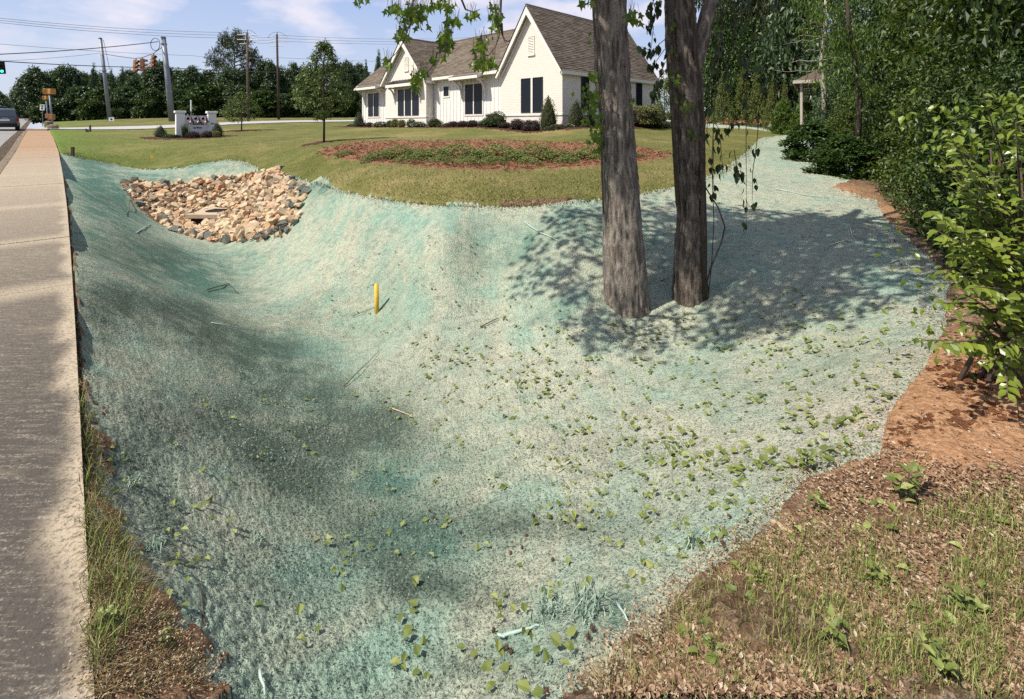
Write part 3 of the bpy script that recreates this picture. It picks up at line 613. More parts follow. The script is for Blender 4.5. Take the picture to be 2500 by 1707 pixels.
# roof slopes made of lapped shingle tabs
def slope(name, e0, e1, r0, r1, rows, tab, seed, under=.10):
    """e0,e1 eave ends, r0,r1 ridge ends in (u, w, z)"""
    f = lambda p: np.array([-p[0], p[1], zl(p[2])]); e0, e1, r0, r1 = map(f, (e0, e1, r0, r1)); g = random.Random(seed)
    nrm = np.cross(e1 - e0, r0 - e0); nrm /= np.linalg.norm(nrm); nrm = nrm if nrm[2] > 0 else -nrm
    V, Fs = [], []
    for k in range(rows):
        a, c = k / rows, min(1.0, (k + 1.12) / rows); L0, L1 = e0 + (r0 - e0) * a, e1 + (r1 - e1) * a; U0, U1 = e0 + (r0 - e0) * c, e1 + (r1 - e1) * c
        n = max(1, int(np.linalg.norm(L1 - L0) / tab)); q = [0] + sorted((i + g.uniform(-.25, .25)) / n for i in range(1, n)) + [1]
        for s, e in zip(q[:-1], q[1:]):
            t = g.uniform(.022, .040); i = len(V)
            V += [L0 + (L1 - L0) * s + nrm * .004, L0 + (L1 - L0) * e + nrm * .004, L0 + (L1 - L0) * s + nrm * t, L0 + (L1 - L0) * e + nrm * t, U0 + (U1 - U0) * e + nrm * .006, U0 + (U1 - U0) * s + nrm * .006]
            Fs += [(i, i + 1, i + 3, i + 2), (i + 2, i + 3, i + 4, i + 5)]
    o = link(name, mesh(name, V, Fs, M_SHIN), house)
    d = nrm * -under
    sl_ = MB(); sl_.prism([e0, e1, r1, r0], d); sl_.build('roof_deck', M_SOFF, house)
    return o
wing_e, wing_r = 4.74, 8.93
slope('roof_slope', (-.18, -.34, wing_e), (-.18, 11.0, wing_e), (2.6, -.34, wing_r), (2.6, 11.0, wing_r), 34, .42, 1)
slope('roof_slope', (5.38, -.34, wing_e), (5.38, 11.0, wing_e), (2.6, -.34, wing_r), (2.6, 11.0, wing_r), 34, .42, 2)
slope('roof_slope', (5.3, -.02, 5.2), (25.35, -.02, 5.2), (2.7, 4.5, 8.88), (25.35, 4.5, 8.88), 32, .5, 3)
slope('roof_slope', (5.3, 9.0, 5.2), (25.35, 9.0, 5.2), (2.7, 4.5, 8.88), (25.35, 4.5, 8.88), 32, .8, 4)
slope('roof_slope', (12.98, -.66, 4.98), (12.98, 4.1, 4.98), (16.35, -.66, 8.62), (16.35, 4.1, 8.62), 30, .45, 5)
slope('roof_slope', (19.72, -.66, 4.98), (19.72, 4.1, 4.98), (16.35, -.66, 8.62), (16.35, 4.1, 8.62), 30, .45, 6)
for pts in ([(-2.6, -.36, zl(8.95)), (-2.6, 11.0, zl(8.95))], [(-2.6, 4.5, zl(8.90)), (-25.35, 4.5, zl(8.90))], [(-16.35, -.68, zl(8.64)), (-16.35, 4.1, zl(8.64))]): MB().tube(pts, .07, 6).build('ridge_cap', M_SHIN, house)
def barge(uL, uR, uA, zE, zA, w, wd=.30):
    """a pair of white bargeboards under the front rakes, and dark drip edges above them"""
    for uE in (uL, uR):
        sx = 1 if uE > uA else -1
        P = [(-uE, w, zl(zE)), (-uA, w, zl(zA)), (-uA, w, zl(zA - wd * 1.75)), (-uE + sx * .10, w, zl(zE - wd * .45))]
        MB().prism(P, (0, .05, 0)).build('bargeboard', M_TRIM, house)
        MB().tube([(-uE, w - .012, zl(zE + .03)), (-uA, w - .012, zl(zA + .04))], .028, 6).build('drip_edge', M_METAL, house)
        s0, s1 = (uA, uE) if uE > uA else (uE, uA)
        MB().prism([(-uE + sx * .22, -.0, zl(zE - .02)), (-uA, -.0, zl(zA - .46)), (-uA, -.0, zl(zA - .62)), (-uE + sx * .30, 0, zl(zE - .14))], (0, .03, 0), (0, w + (.28 if w > -.5 else .29), 0)).build('frieze_board', M_TRIM, house)
barge(5.40, -.20, 2.6, wing_e - .02, wing_r - .05, -.345)
barge(19.74, 12.96, 16.35, 4.96, 8.57, -.665)
hbox(MB(), -.22, -.16, -.30, 11.0, 4.52, 4.73).build('fascia', M_TRIM, house)
hbox(MB(), -.16, -.01, -.0, 10.9, 4.50, 4.55).build('soffit', M_SOFF, house)
hbox(MB(), 12.94, 13.0, -.60, .45, 4.76, 4.97).build('fascia', M_TRIM, house)
for u0, u1 in ((5.45, 12.9), (19.8, 25.3)):
    hbox(MB(), u0, u1, -.07, -.022, 4.98, 5.19).build('fascia', M_TRIM, house)
    MB().tube([(-u0, -.05, zl(5.215)), (-u1, -.05, zl(5.215))], .025, 6).build('drip_edge', M_METAL, house)
    hbox(MB(), u0, u1, -.02, .5, 4.96, 5.0).build('soffit', M_SOFF, house)
# corner trims and battens
for u in (5.27, 13.05, 24.9): hbox(MB(), u, u + .16, .455, .498, 1.2, 4.95).build('corner_trim', M_SIDE, house)
hbox(MB(), 25.0, 25.04, .46, 8.6, 1.2, 5.0).build('corner_trim', M_SIDE, house)
WINS = [(21.85, 23.95, .5), (7.55, 9.55, .5)]
u = 5.6; bme = None
while u < 24.8:
    if not (12.95 < u < 19.75):
        segs = [(1.2, 4.95)]
        for a, c_, _ in WINS:
            if a - .14 < u < c_ + .14: segs = [(1.2, 2.18), (4.60, 4.95)]
        if 11.3 < u < 12.3: segs = [(1.2, 3.55), (4.65, 4.95)]
        for z0, z1 in segs: hbox(MB(), u - .025, u + .025, .472, .499, z0, z1).build('batten', M_SIDE, house)
    u += .41
def window(u0, u1, w, z0, z1, panes, side=False, trim=True):
    """a black framed window; each pane a sub-part"""
    f = MB(); n = len(panes)
    def bx(b, a0, a1, d0, d1, q0, q1):
        if side: b.box(d0, d1, a0, a1, zl(q0), zl(q1))
        else: b.box(-a1, -a0, d0, d1, zl(q0), zl(q1))
    o = lambda d: (-w - d if not side else w + d)
    def rng(d0, d1): return (w - d1, w - d0) if not side else (d0, d1)
    if trim:
        t = MB(); tw = .10; d = rng(.004, .045)
        bx(t, u0 - tw, u0 - .002, *d, z0 - tw, z1 + tw); bx(t, u1 + .002, u1 + tw, *d, z0 - tw, z1 + tw); bx(t, u0, u1, *d, z1 + .002, z1 + tw); bx(t, u0, u1, *d, z0 - tw, z0 - .002)
        for a, c_ in zip(panes[:-1], panes[1:]): bx(t, a[1] + .002, c_[0] - .002, *d, z0, z1)
        t.build('window_trim', M_TRIM, house)
    for a0, a1 in panes:
        f = MB(); d = rng(.003, .035); fw = .055
        bx(f, a0, a0 + fw, *d, z0, z1); bx(f, a1 - fw, a1, *d, z0, z1); bx(f, a0 + fw, a1 - fw, *d, z1 - fw, z1); bx(f, a0 + fw, a1 - fw, *d, z0, z0 + fw * 1.3)
        fo = f.build('window', M_BLACK, house); g = MB(); bx(g, a0 + fw, a1 - fw, *rng(.002, .014), z0 + fw * 1.3, z1 - fw); g.build('pane', M_PANE, fo)
window(1.5, 3.34, 0, 2.32, 4.47, [(1.5, 2.34), (2.50, 3.34)], trim=False)
hbox(MB(), 2.345, 2.495, -.03, -.002, 2.32, 4.47).build('window_trim', M_TRIM, house)
window(7.6, 9.5, .5, 2.32, 4.48, [(7.6, 8.5), (8.6, 9.5)])
window(21.9, 23.9, .5, 2.32, 4.48, [(21.9, 22.85), (22.95, 23.9)])
window(11.45, 12.1, .5, 3.74, 4.48, [(11.45, 12.1)])
window(14.3, 17.35, -.3, 2.30, 4.46, [(14.3, 15.22), (15.36, 16.28), (16.42, 17.35)], trim=False)
for a in (15.225, 16.285): hbox(MB(), a, a + .13, -.335, -.302, 2.30, 4.46).build('window_trim', M_TRIM, house)
for a, c_ in ((1.75, 2.55), (7.98, 8.78)): window(a, c_, 0, 2.5, 4.5, [(a, c_)], side=True, trim=False)
# louvred attic vents
for u, w, z0, z1, hw_ in ((2.45, 0, 5.98, 7.0, .21), (16.05, -.3, 6.05, 7.05, .24)):
    f = MB(); w1_, w0_ = w - .045, w - .003
    hbox(f, u - hw_ - .05, u - hw_, w1_, w0_, z0, z1); hbox(f, u + hw_, u + hw_ + .05, w1_, w0_, z0, z1); hbox(f, u - hw_ - .05, u + hw_ + .05, w1_, w0_, z1, z1 + .05); hbox(f, u - hw_ - .09, u + hw_ + .09, w1_ - .03, w0_, z0 - .16, z0 - .003)
    vo = f.build('attic_vent', M_TRIM, house)
    k = z0 + .04
    while k < z1 - .03:
        MB().prism([(-u - hw_, w - .04, zl(k)), (-u + hw_, w - .04, zl(k)), (-u + hw_, w - .008, zl(k + .06)), (-u - hw_, w - .008, zl(k + .06))], (0, .006, .018)).build('slat', M_SOFF, vo); k += .1
# window awnings on curved brackets
def bracket(u, w, ztop, reach, drop):
    a = MB(); th = .10
    a.box(-u - th / 2, -u + th / 2, w - .09, w - .002, zl(ztop - drop), zl(ztop)); a.box(-u - th / 2, -u + th / 2, w - reach, w - .091, zl(ztop - .11), zl(ztop))
    arc = []; n = 9
    for i in range(n + 1):
        q = i / n * math.pi / 2; arc.append((w - reach * .95 + (reach * .95 - .06) * math.sin(q), ztop - .11 - (drop * .88) * (1 - math.cos(q))))
    for (y0, z0), (y1, z1) in zip(arc[:-1], arc[1:]):
        ny, nz = z1 - z0, -(y1 - y0); l_ = math.hypot(ny, nz) or 1; ny, nz = ny / l_ * .055, nz / l_ * .055
        a.prism([(-u - th * .45, y0 - ny, zl(z0 - nz)), (-u - th * .45, y1 - ny, zl(z1 - nz)), (-u - th * .45, y1 + ny, zl(z1 + nz)), (-u - th * .45, y0 + ny, zl(z0 + nz))], (th * .9, 0, 0))
    a.build('bracket', M_TRIM, house)
for u0, u1 in ((7.0, 10.1), (20.75, 24.75)):
    wf_, zt, zf = -.50, 5.24, 4.98
    MB().prism([(-u0, .05, zl(zt)), (-u0, wf_, zl(zf)), (-u0, wf_, zl(zf - .05)), (-u0, .05, zl(zt - .12))], (-(u1 - u0), 0, 0)).build('awning_roof', M_SHIN, house)
    hbox(MB(), u0 - .02, u1 + .02, wf_ - .045, wf_ - .003, zf - .22, zf - .015).build('fascia', M_TRIM, house)
    for uu in (u0 - .03, u1 + .0): MB().prism([(-uu, -.02, zl(zt - .02)), (-uu, wf_, zl(zf - .02)), (-uu, wf_, zl(zf - .22)), (-uu, -.02, zl(zf - .05))], (-.035, 0, 0)).build('fascia', M_TRIM, house)
    MB().tube([(-u0 + .02, wf_ - .03, zl(zf + .015)), (-u1 - .02, wf_ - .03, zl(zf + .015))], .025, 6).build('drip_edge', M_METAL, house)
    for uu in (u0 + .25, u1 - .25): bracket(uu, .5, 4.78, .85, 1.35)
u0, u1 = 13.75, 18.1
aw = MB().prism([(-u0, -.32, zl(5.25)), (-u0, -1.0, zl(4.86)), (-u0, -1.0, zl(4.82)), (-u0, -.32, zl(5.15))], (-(u1 - u0), 0, 0)).build('awning_roof', M_METAL, house)
for k in range(10):
    q = u0 + .05 + k * (u1 - u0 - .1) / 9; MB().prism([(-q, -.32, zl(5.28)), (-q, -1.0, zl(4.89)), (-q, -1.0, zl(4.862)), (-q, -.32, zl(5.252))], (-.03, 0, 0)).build('standing_seam', M_METAL, aw)
hbox(MB(), u0 - .02, u1 + .02, -1.05, -1.003, 4.62, 4.85).build('fascia', M_TRIM, house)
for uu in (u0 - .03, u1): MB().prism([(-uu, -.31, zl(5.2)), (-uu, -1.0, zl(4.84)), (-uu, -1.0, zl(4.63)), (-uu, -.31, zl(4.8))], (-.035, 0, 0)).build('fascia', M_TRIM, house)
for uu in (u0 + .3, u1 - .3): bracket(uu, -.3, 4.66, .68, 1.3)
for u in (4.0, 9.2): MB().lathe([(.045, 0), (.045, .35)], (-u - 6, 3.6, zl(8.1)), 8).build('vent_pipe', M_METAL, house)
MB().tube([(-13.12, .40, zl(5.0)), (-13.12, .40, zl(1.55))], .04, 6).build('downspout', M_TRIM, house)
# ------------------------------------------------------------------ low building among the trees on the right
bp = at_y(1938, 190, 27); lodge = thing('lodge', 'low building with tan hipped roof and porch post half hidden by the wood', 'building', (bp[0], bp[1], 1.3), R(-32))
M_TAN = plain('tan_roof_shingles', (.40, .29, .22), .9, var=.15, scale=20, bump=.3); M_WALLB = plain('pale_rendered_wall', (.42, .37, .33), .8, var=.08)
q = MB(); q.add([(0, 0, 2.75), (8.5, 0, 2.75), (8.5, 7, 2.75), (0, 7, 2.75), (3.2, 3.5, 4.6), (5.6, 3.5, 4.6)], [(0, 1, 5, 4), (1, 2, 5), (2, 3, 4, 5), (3, 0, 4), (3, 2, 1, 0)]); q.build('roof', M_TAN, lodge)
q = MB(); q.box(-.04, 8.54, -.05, -.003, 2.58, 2.75); q.box(-.05, -.003, 0, 7, 2.58, 2.75); q.build('fascia', M_WALLB, lodge)
MB().box(2.6, 8.0, 1.6, 6.6, -.6, 2.7).build('wall', M_WALLB, lodge)
for x, y in ((.35, .3), (.35, 6.5)): MB().box(x - .06, x + .06, y - .06, y + .06, -1.2, 2.74).build('porch_post', M_WALLB, lodge)
# ------------------------------------------------------------------ monument sign
sp = SIGN.copy(); sz = tfast(np.array([sp[0]]), np.array([sp[1]]))[0]
YS = sp[1]; pxm = F / YS; SW = (509 - 411) / pxm / 1.50; SHT = 66 / pxm
sgn = thing('monument_sign', 'white masonry sign wall reading BLACKWELL LAW between two capped pillars', 'sign', (sp[0], sp[1], sz - .02), R(42))
M_SIGN = plain('white_sign_render', (.74, .73, .71), .75, var=.04, scale=3); M_INK = plain('black_sign_letters', (.015, .015, .018), .5); M_INKG = plain('pale_blue_sign_letters', (.42, .46, .56), .6)
pw = .46
for sx in (-1, 1):
    MB().box(sx * SW / 2 - pw / 2, sx * SW / 2 + pw / 2, -.25, .25, -.3, SHT - .14).build('pillar', M_SIGN, sgn)
    MB().box(sx * SW / 2 - pw / 2 - .07, sx * SW / 2 + pw / 2 + .07, -.32, .32, SHT - .14, SHT).build('pillar_cap', M_SIGN, sgn, bevel=.015)
MB().box(-SW / 2 + pw / 2, SW / 2 - pw / 2, -.13, .13, -.3, SHT - .30).build('panel_wall', M_SIGN, sgn)
def text(s, size, loc, mat, name, parent, align='CENTER', rx=90, ext=.008, bold=0.0, sxy=1.0, width=None):
    c = bpy.data.curves.new(name, 'FONT'); c.body = s; c.size = size; c.align_x = align; c.align_y = 'CENTER'; c.extrude = ext; c.offset = bold
    o = bpy.data.objects.new(name, c); COL.objects.link(o); bpy.context.view_layer.update()
    me = bpy.data.meshes.new_from_object(o.evaluated_get(bpy.context.evaluated_depsgraph_get())); bpy.data.objects.remove(o); me.materials.clear(); me.materials.append(mat); me.name = name
    if width: xs = [v.co.x for v in me.vertices]; sxy = width / max(1e-6, max(xs) - min(xs))
    q = link(name, me, parent, loc); q.rotation_euler = (R(rx), 0, 0); q.scale = (sxy, 1, 1); return q
zt = SHT * .533; pX = lambda x: (x - 1005) / 1270 * SW
text('BLACKWELL', .21, (pX(1080), -.139, zt), M_INK, 'lettering', sgn, bold=.006, width=SW * .345)
text('DAVID', .19, (pX(740), -.139, zt), M_INKG, 'lettering', sgn, width=SW * .185); text('LAW', .19, (pX(1386), -.139, zt), M_INKG, 'lettering', sgn, width=SW * .115)
text('Injury Trial Lawyer', .15, (pX(1055), -.139, SHT * .39), M_INK, 'lettering', sgn, bold=.003, width=SW * .28)
MB().box(SW / 2 - .10, SW / 2 + .10, -.262, -.251, zt - .03, zt + .03).build('number_plate', M_INK, sgn)
M_LAMP = plain('dark_red_lamp_metal', (.055, .008, .008), .4, metal=.2, spec=.5)
for k in (-1, 0, 1):
    lx = pX(1060 + 300 * k); lo = MB().tube([(lx - .12, -.131, SHT - .50), (lx - .12, -.26, SHT - .46), (lx - .10, -.38, SHT - .36), (lx - .02, -.46, SHT - .34), (lx + .02, -.47, SHT - .46)], .022, 6).build('gooseneck_lamp', M_LAMP, sgn)
    MB().lathe([(.03, .0), (.05, -.08), (.10, -.20), (.17, -.30), (.16, -.31)], (lx + .02, -.47, SHT - .44), 12).build('lamp_shade', M_LAMP, lo); MB().lathe([(.09, -.02), (.09, .0)], (0, 0, 0), 12).build('wall_rose', M_LAMP, lo).matrix_local = Matrix.Translation((lx - .12, -.132, SHT - .5)) @ Matrix.Rotation(R(90), 4, 'X')
# ------------------------------------------------------------------ utility poles and wires
M_STEEL = plain('weathered_galvanised_steel', (.20, .22, .25), .55, metal=.4, var=.15, scale=2); M_WOOD = plain('creosoted_pole_wood', (.12, .085, .065), .9, var=.3, scale=4, bump=.3); M_WOODL = plain('grey_brown_pole_wood', (.22, .165, .125), .9, var=.3, scale=4, bump=.3)
M_WIRE = plain('dark_cable', (.035, .037, .042), .6); M_WIREG = plain('grey_cable', (.17, .18, .21), .6); M_CER = plain('grey_insulator', (.25, .24, .24), .4)
def pole(name, label, xb, yb, xt, yt, Y, r0, r1, mat, group=None):
    a, t = at_y(xb, yb, Y), at_y(xt, yt, Y); a[2] = min(a[2], gz(a[0], a[1])) - .3
    o = thing(name, label, 'pole', tuple(a), 0, group); d = t - a
    MB().tube([(0, 0, 0), tuple(d * .5), tuple(d)], [r0, (r0 + r1) / 2, r1], 12).build('shaft', mat, o, True)
    return o, t, d
p1, T1p, d1 = pole('signal_pole', 'leaning grey steel pole with small yard sign at its foot', 269, 293, 245, 95, 60, .22, .17, M_STEEL)
MB().lathe([(.19, 0), (.19, .12)], tuple(d1), 12).build('pole_cap', M_STEEL, p1); MB().tube([tuple(d1 * .98), tuple(d1 * .98 + np.array([.35, 0, .05])), tuple(d1 * .9 + np.array([.45, 0, 0])), tuple(d1 * .66 + np.array([.7, 0, 0])), tuple(d1 * .63 + np.array([.25, 0, 0]))], .022, 5).build('drop_cable', M_WIRE, p1)
MB().lathe([(.26, -.05), (.26, .05)], tuple(d1 * .62), 12).build('clamp', M_STEEL, p1)
p2, T2p, d2 = pole('signal_pole', 'thick leaning grey steel pole rising behind the white sign', 421, 296, 399, 93, 58, .34, .25, M_STEEL)
MB().lathe([(.28, 0), (.28, .14)], tuple(d2), 14).build('pole_cap', M_STEEL, p2); MB().lathe([(.32, -.05), (.32, .06)], tuple(d2 * .93), 14).build('clamp', M_STEEL, p2)
cg = [tuple(d2 * .955 + np.array([-.25 - .55 * (1 - math.cos(q)), -.3, .15 * 0 + .75 * math.sin(q) - .35])) for q in np.linspace(0, 2 * math.pi, 18)]; MB().tube(cg, .035, 5, False).build('cable_loop', M_WIRE, p2)
p3, T3p, d3 = pole('utility_pole', 'grey wooden power pole with insulator arms beside the tall pine', 607, 296, 603, 79, 64, .20, .14, M_WOODL)
p4, T4p, d4 = pole('utility_pole', 'dark wooden power pole with three insulator arms right of the tall pine', 681, 296, 676, 84, 64, .17, .12, M_WOOD)
for o, d in ((p3, d3), (p4, d4)):
    for k, dz in enumerate((-.35, -1.0, -1.55)):
        e = MB().tube([tuple(d + np.array([-1.3 if k != 2 else -1.0, .0, dz + .02])), tuple(d + np.array([1.5 if k != 2 else .8, 0, dz]))], .045, 6).build('insulator_arm', M_CER, o)
    MB().tube([tuple(d), tuple(d + np.array([.08, 0, .35]))], .05, 6).build('top_pin', M_CER, o)
    MB().tube([tuple(d + np.array([-1.2, 0, -.3])), tuple(d + np.array([-.5, 0, .25])), tuple(d + np.array([.5, 0, .28])), tuple(d + np.array([1.3, 0, -.28]))], .02, 4).build('jumper_wire', M_WIRE, o)
def wire(pts, rad, label, mat=M_WIRE, sag=0.0, group=None):
    """pts: photo px + depth; straight spans with sag between them"""
    W_ = [at_y(x, y, Y) if not isinstance(x, np.ndarray) else x for x, y, Y in pts]; P = []
    for a, c_ in zip(W_[:-1], W_[1:]):
        for q in np.linspace(0, 1, 13)[: 13 if c_ is W_[-1] else 12]: v = a + (c_ - a) * q; P.append(v - np.array([0, 0, sag * 4 * q * (1 - q)]))
    o = MB().tube([tuple(v - P[0]) for v in P], rad, 5).build('overhead_wire', mat, None); o.location = tuple(P[0]); return tag(o, label, 'wire', group)
wire([(-120, 137, 42), (386, 102, 57.7)], .045, 'thick cable running from the left edge to the top of the thick steel pole', sag=.25)
wire([(-120, 141, 46), (420, 166, 58.5), (760, 176, 66), (1200, 188, 80)], .045, 'thick dark cable passing behind the steel poles above the tree line', sag=.2)
for k, (ya, yb, yc) in enumerate(((37, 78, 88), (42, 85, 93.5), (47, 92, 99))):
    wire([(-160, ya - 10, 46), (603, yb + 2, 64), (676, yb + 8, 64), (1180, yc + 2, 96)], .024, ('topmost', 'middle', 'lowest')[k] + ' of three parallel power lines strung to the wooden poles', M_WIREG, .5, 'power lines on the wooden poles')
wire([(-120, 97, 46), (470, 136, 60), (603, 140, 64), (676, 141, 64), (1180, 154, 96)], .02, 'thin grey wire crossing below the power lines', M_WIREG, .2)
wire([(-60, 152, 48), (244, 130, 59.8)], .02, 'thin wire descending left from the pole with the yard sign', M_WIREG, .15)
sp0, sp1 = at_y(250, 131, 59.8), at_y(398, 114, 58)
SPAN = [(250, 131), (290, 138), (330, 143), (347, 141), (373, 131.5), (398, 114)]
wire([(x, y, 59.8 - (x - 250) / 148 * 1.8) for x, y in SPAN], .04, 'sagging span wire between the steel poles carrying three signals')
# ------------------------------------------------------------------ traffic signals
M_YEL = plain('amber_signal_housing', (.42, .21, .05), .5, var=.1); M_BLK = plain('black_signal_backplate', (.012, .012, .013), .6); M_ORG = plain('faded_orange_signal_housing', (.27, .125, .055), .55, var=.15)
M_GRN = plain('lit_green_lens', (.02, .5, .3), .3, emit=((.05, .95, .55), 3.0)); M_OFF = plain('unlit_signal_lens', (.06, .02, .015), .3); M_WPL = plain('white_sign_plate', (.75, .75, .74), .5, var=.03)
def signal(label, x, y0, y1, Y, rz, mat, group, lit=False):
    h = (y1 - y0) / F * Y; p = at_y(x, y1, Y); o = thing('traffic_signal', label, 'traffic light', tuple(p), rz, group); w = h * .26
    MB().tube([(0, 0, h), (0, 0, h * 1.12)], w * .12, 6).build('hanger', M_STEEL, o)
    if lit: MB().box(-w * .85, w * .85, -.02, .02, -h * .06, h * 1.04).build('backplate', M_BLK, o)
    for k in range(3):
        z = h * (5 - 2 * k) / 6; MB().box(-w * .5, w * .5, -w * .5, w * .5, z - h / 6 + .012, z + h / 6 - .012).build('signal_section', M_BLK if lit else mat, o, bevel=.03)
        V = [(math.cos(q) * w * .46, -w * .5 - yy, z + math.sin(q) * w * .46) for yy in (0.004, w * .75) for q in np.linspace(-.5, math.pi + .5, 12)]
        MB().add(V, [(i, i + 1, i + 13, i + 12) for i in range(11)]).build('visor', M_BLK if lit else mat, o)
        le = MB().lathe([(w * .40, 0), (w * .36, .03), (w * .2, .05)], (0, 0, 0), 14).build('lens', M_GRN if lit and k == 2 else M_OFF, o); le.matrix_local = Matrix.Translation((0, -w * .5 - .006, z)) @ Matrix.Rotation(R(90), 4, 'X')
    return o
signal('black traffic signal showing green at the left edge above the car', 6, 151, 179, 47, R(48), M_BLK, None, True).rotation_euler = (0, R(-5), R(40))
for k, (x, y0, y1, rz) in enumerate(((330, 146, 176, 75), (347, 143, 174, 110), (373, 134.5, 165, 60))):
    o = signal(('leftmost', 'middle', 'rightmost and highest')[k] + ' of three orange traffic signals hanging on the span wire', x, y0, y1, 59.8 - (x - 250) / 148 * 1.8, R(rz), M_ORG, 'orange signals on the span wire'); o.rotation_euler = (0, R(4), R(rz))
def ped(label, xb, yb, xt, yt, Y, w_px, h_px, btn):
    a = at_y(xb, yb, Y); t = at_y(xt, yt, Y) - a; o = thing('pedestrian_signal', label, 'signal post', tuple(a), 0, 'amber pedestrian signal posts'); s = Y / F
    MB().tube([(0, 0, -.2), tuple(t)], .07, 8).build('post', M_STEEL, o, True); MB().lathe([(.38, -.4), (.36, .16), (.22, .24)], (0, 0, 0), 12).build('base', M_KERB, o)
    for k, (dx, rz) in enumerate(((-.27, 25), (.27, -20))):
        hb = MB().box(-w_px * s * .25, w_px * s * .25, -.2, .2, -h_px * s / 2, h_px * s / 2).build('signal_head', M_YEL, o, bevel=.03); hb.location = tuple(t + np.array([dx * w_px * s, 0, h_px * s * .1])); hb.rotation_euler = (0, R(-3), R(rz))
    if btn: c_ = t * .30; MB().box(c_[0] - .17, c_[0] + .17, c_[1] - .14, c_[1] + .14, c_[2] - .25, c_[2] + .22).build('button_box', M_ORG, o, bevel=.02)
ped('nearer amber pedestrian signal on a post at the street corner', 129.5, 311, 120, 225, 40.5, 23, 13, True)
ped('farther and smaller amber pedestrian signal behind the corner post', 118.5, 301, 112, 240, 52, 13, 9, True)
a = at_y(103, 303, 58); o = thing('speed_sign', 'white speed limit 45 sign beside the amber pedestrian signals', 'road sign', tuple(a)); zc = at_y(102, 262.5, 58)[2] - a[2]
MB().tube([(0, .05, -.3), (0, .05, zc + .3)], .035, 6).build('post', M_STEEL, o); MB().box(-.27, .27, -.012, .012, zc - .34, zc + .34).build('plate', M_WPL, o)
text('SPEED', .15, (0, -.02, zc + .22), M_INK, 'lettering', o); text('LIMIT', .15, (0, -.02, zc + .07), M_INK, 'lettering', o); text('45', .32, (0, -.02, zc - .15), M_INK, 'lettering', o, bold=.008)
a = at_y(272, 297, 58); o = thing('yard_sign', 'small white yard sign with blue disc at the foot of the leaning pole', 'yard sign', tuple(a), R(8)); MB().box(-.30, .30, -.01, .01, .06, .50).build('plate', M_WPL, o)
q = MB().lathe([(.13, 0), (.13, .006)], (0, 0, 0), 16).build('blue_disc', plain('blue_print', (.02, .06, .18), .5), o); q.matrix_local = Matrix.Translation((0, -.012, .28)) @ Matrix.Rotation(R(90), 4, 'X')
for sx in (-.2, .2): MB().tube([(sx, 0, -.25), (sx, 0, .1)], .008, 4).build('wire_leg', M_STEEL, o)
a = hd([(205, 300)])[0]; o = thing('marker_post', 'short grey wooden post standing in the lawn near the sidewalk end', 'post', tuple(a)); s = a[1] / F; MB().tube([(0, 0, -.2), (-.02, 0, 17 * s)], 2.0 * s, 8).build('post', M_WOODL, o)
o = MB().box(-.05, .05, -.03, .03, -.2, .36).build('edge_stake', M_WOOD); a = hd([(165, 355)])[0]; o.location = tuple(a); tag(o, 'short dark wooden stake at the turf edge beside the sidewalk', 'stake')
a = hd([(197, 301)])[0]; o = MB().add([(-.12, 0, .3), (.1, .05, .22), (.16, 0, 0), (-.02, -.05, 0), (-.05, .05, .1)], [(0, 1, 3), (1, 2, 3), (0, 3, 4), (1, 4, 2), (0, 4, 1), (2, 4, 3)]).build('dark_stub', M_BLK); o.location = tuple(a); tag(o, 'dark broken stub in the grass just left of the grey post', 'stub')
a = at_y(467, 297, 56); o = thing('white_marker', 'thin white marker post rising behind the sign wall', 'post', tuple(a)); MB().tube([(0, 0, -.3), (-.02, 0, 2.4)], .05, 6).build('post', M_STEEL, o); MB().tube([(-.02, 0, 1.2), (-.04, 0, 2.5)], .075, 6).build('white_sleeve', M_WPL, o)
a = hd([(339, 371)])[0]; o = thing('yellow_flag', 'tiny yellow utility flag stuck in the lawn above the turf edge', 'flag', tuple(a)); MB().tube([(0, 0, -.05), (0, 0, .32)], .006, 4).build('wire_stem', M_STEEL, o); MB().prism([(0, 0, .22), (.13, .03, .22), (.13, .03, .33), (0, 0, .33)], (0, .004, 0)).build('pennant', plain('yellow_plastic', (.75, .50, .03), .5), o)
# ------------------------------------------------------------------ parked / driving car at the left edge
cp = at_y(43, 319, 38.5); HD = math.atan2(ES[-1][1] - ES[-20][1], ES[-1][0] - ES[-20][0]) - R(90)
lx = np.array([math.cos(HD), math.sin(HD)]); W_C = 1.50; co = cp[:2] - lx * (W_C / 2 - .05)
car = thing('car', 'grey sport utility car seen from behind on the road at the left edge', 'car', (co[0], co[1], cp[2] - .02), HD)
M_CAR = plain('grey_car_paint', (.10, .11, .125), .25, metal=.5, var=.03, spec=.6); M_TYRE = plain('black_rubber', (.015, .015, .016), .8); M_RED = plain('red_tail_lens', (.25, .01, .01), .2); M_CHR = plain('bright_trim', (.5, .5, .52), .2, metal=.8); M_GLS = plain('dark_car_glass', (.008, .010, .014), .05, spec=.6)
HT = (319 - 264) / F * 38.5; w2 = W_C / 2
def ring(y, pts): return [(x, y, z * HT) for x, z in pts]
prof = [(-w2 * .98, .20), (-w2, .38), (-w2 * .97, .55), (-w2 * .90, .60), (-w2 * .74, .93), (-w2 * .60, .99), (0, 1.0), (w2 * .60, .99), (w2 * .74, .93), (w2 * .90, .60), (w2 * .97, .55), (w2, .38), (w2 * .98, .20)]
def sc_(p, kx, top): return [(x * kx, min(z, .58 + (z - .58) * top) if z > .58 else z) for x, z in p]
secs = [(-.02, .93, .80), (.10, .97, .92), (.45, 1, .99), (1.6, 1, 1.0), (2.4, 1, .97), (2.95, .98, .55), (3.3, .97, .06), (4.2, .95, 0.0), (4.45, .88, -.25)]
V = []; n_ = len(prof)
for y, kx, tp in secs: V += ring(y, sc_(prof, kx, tp))
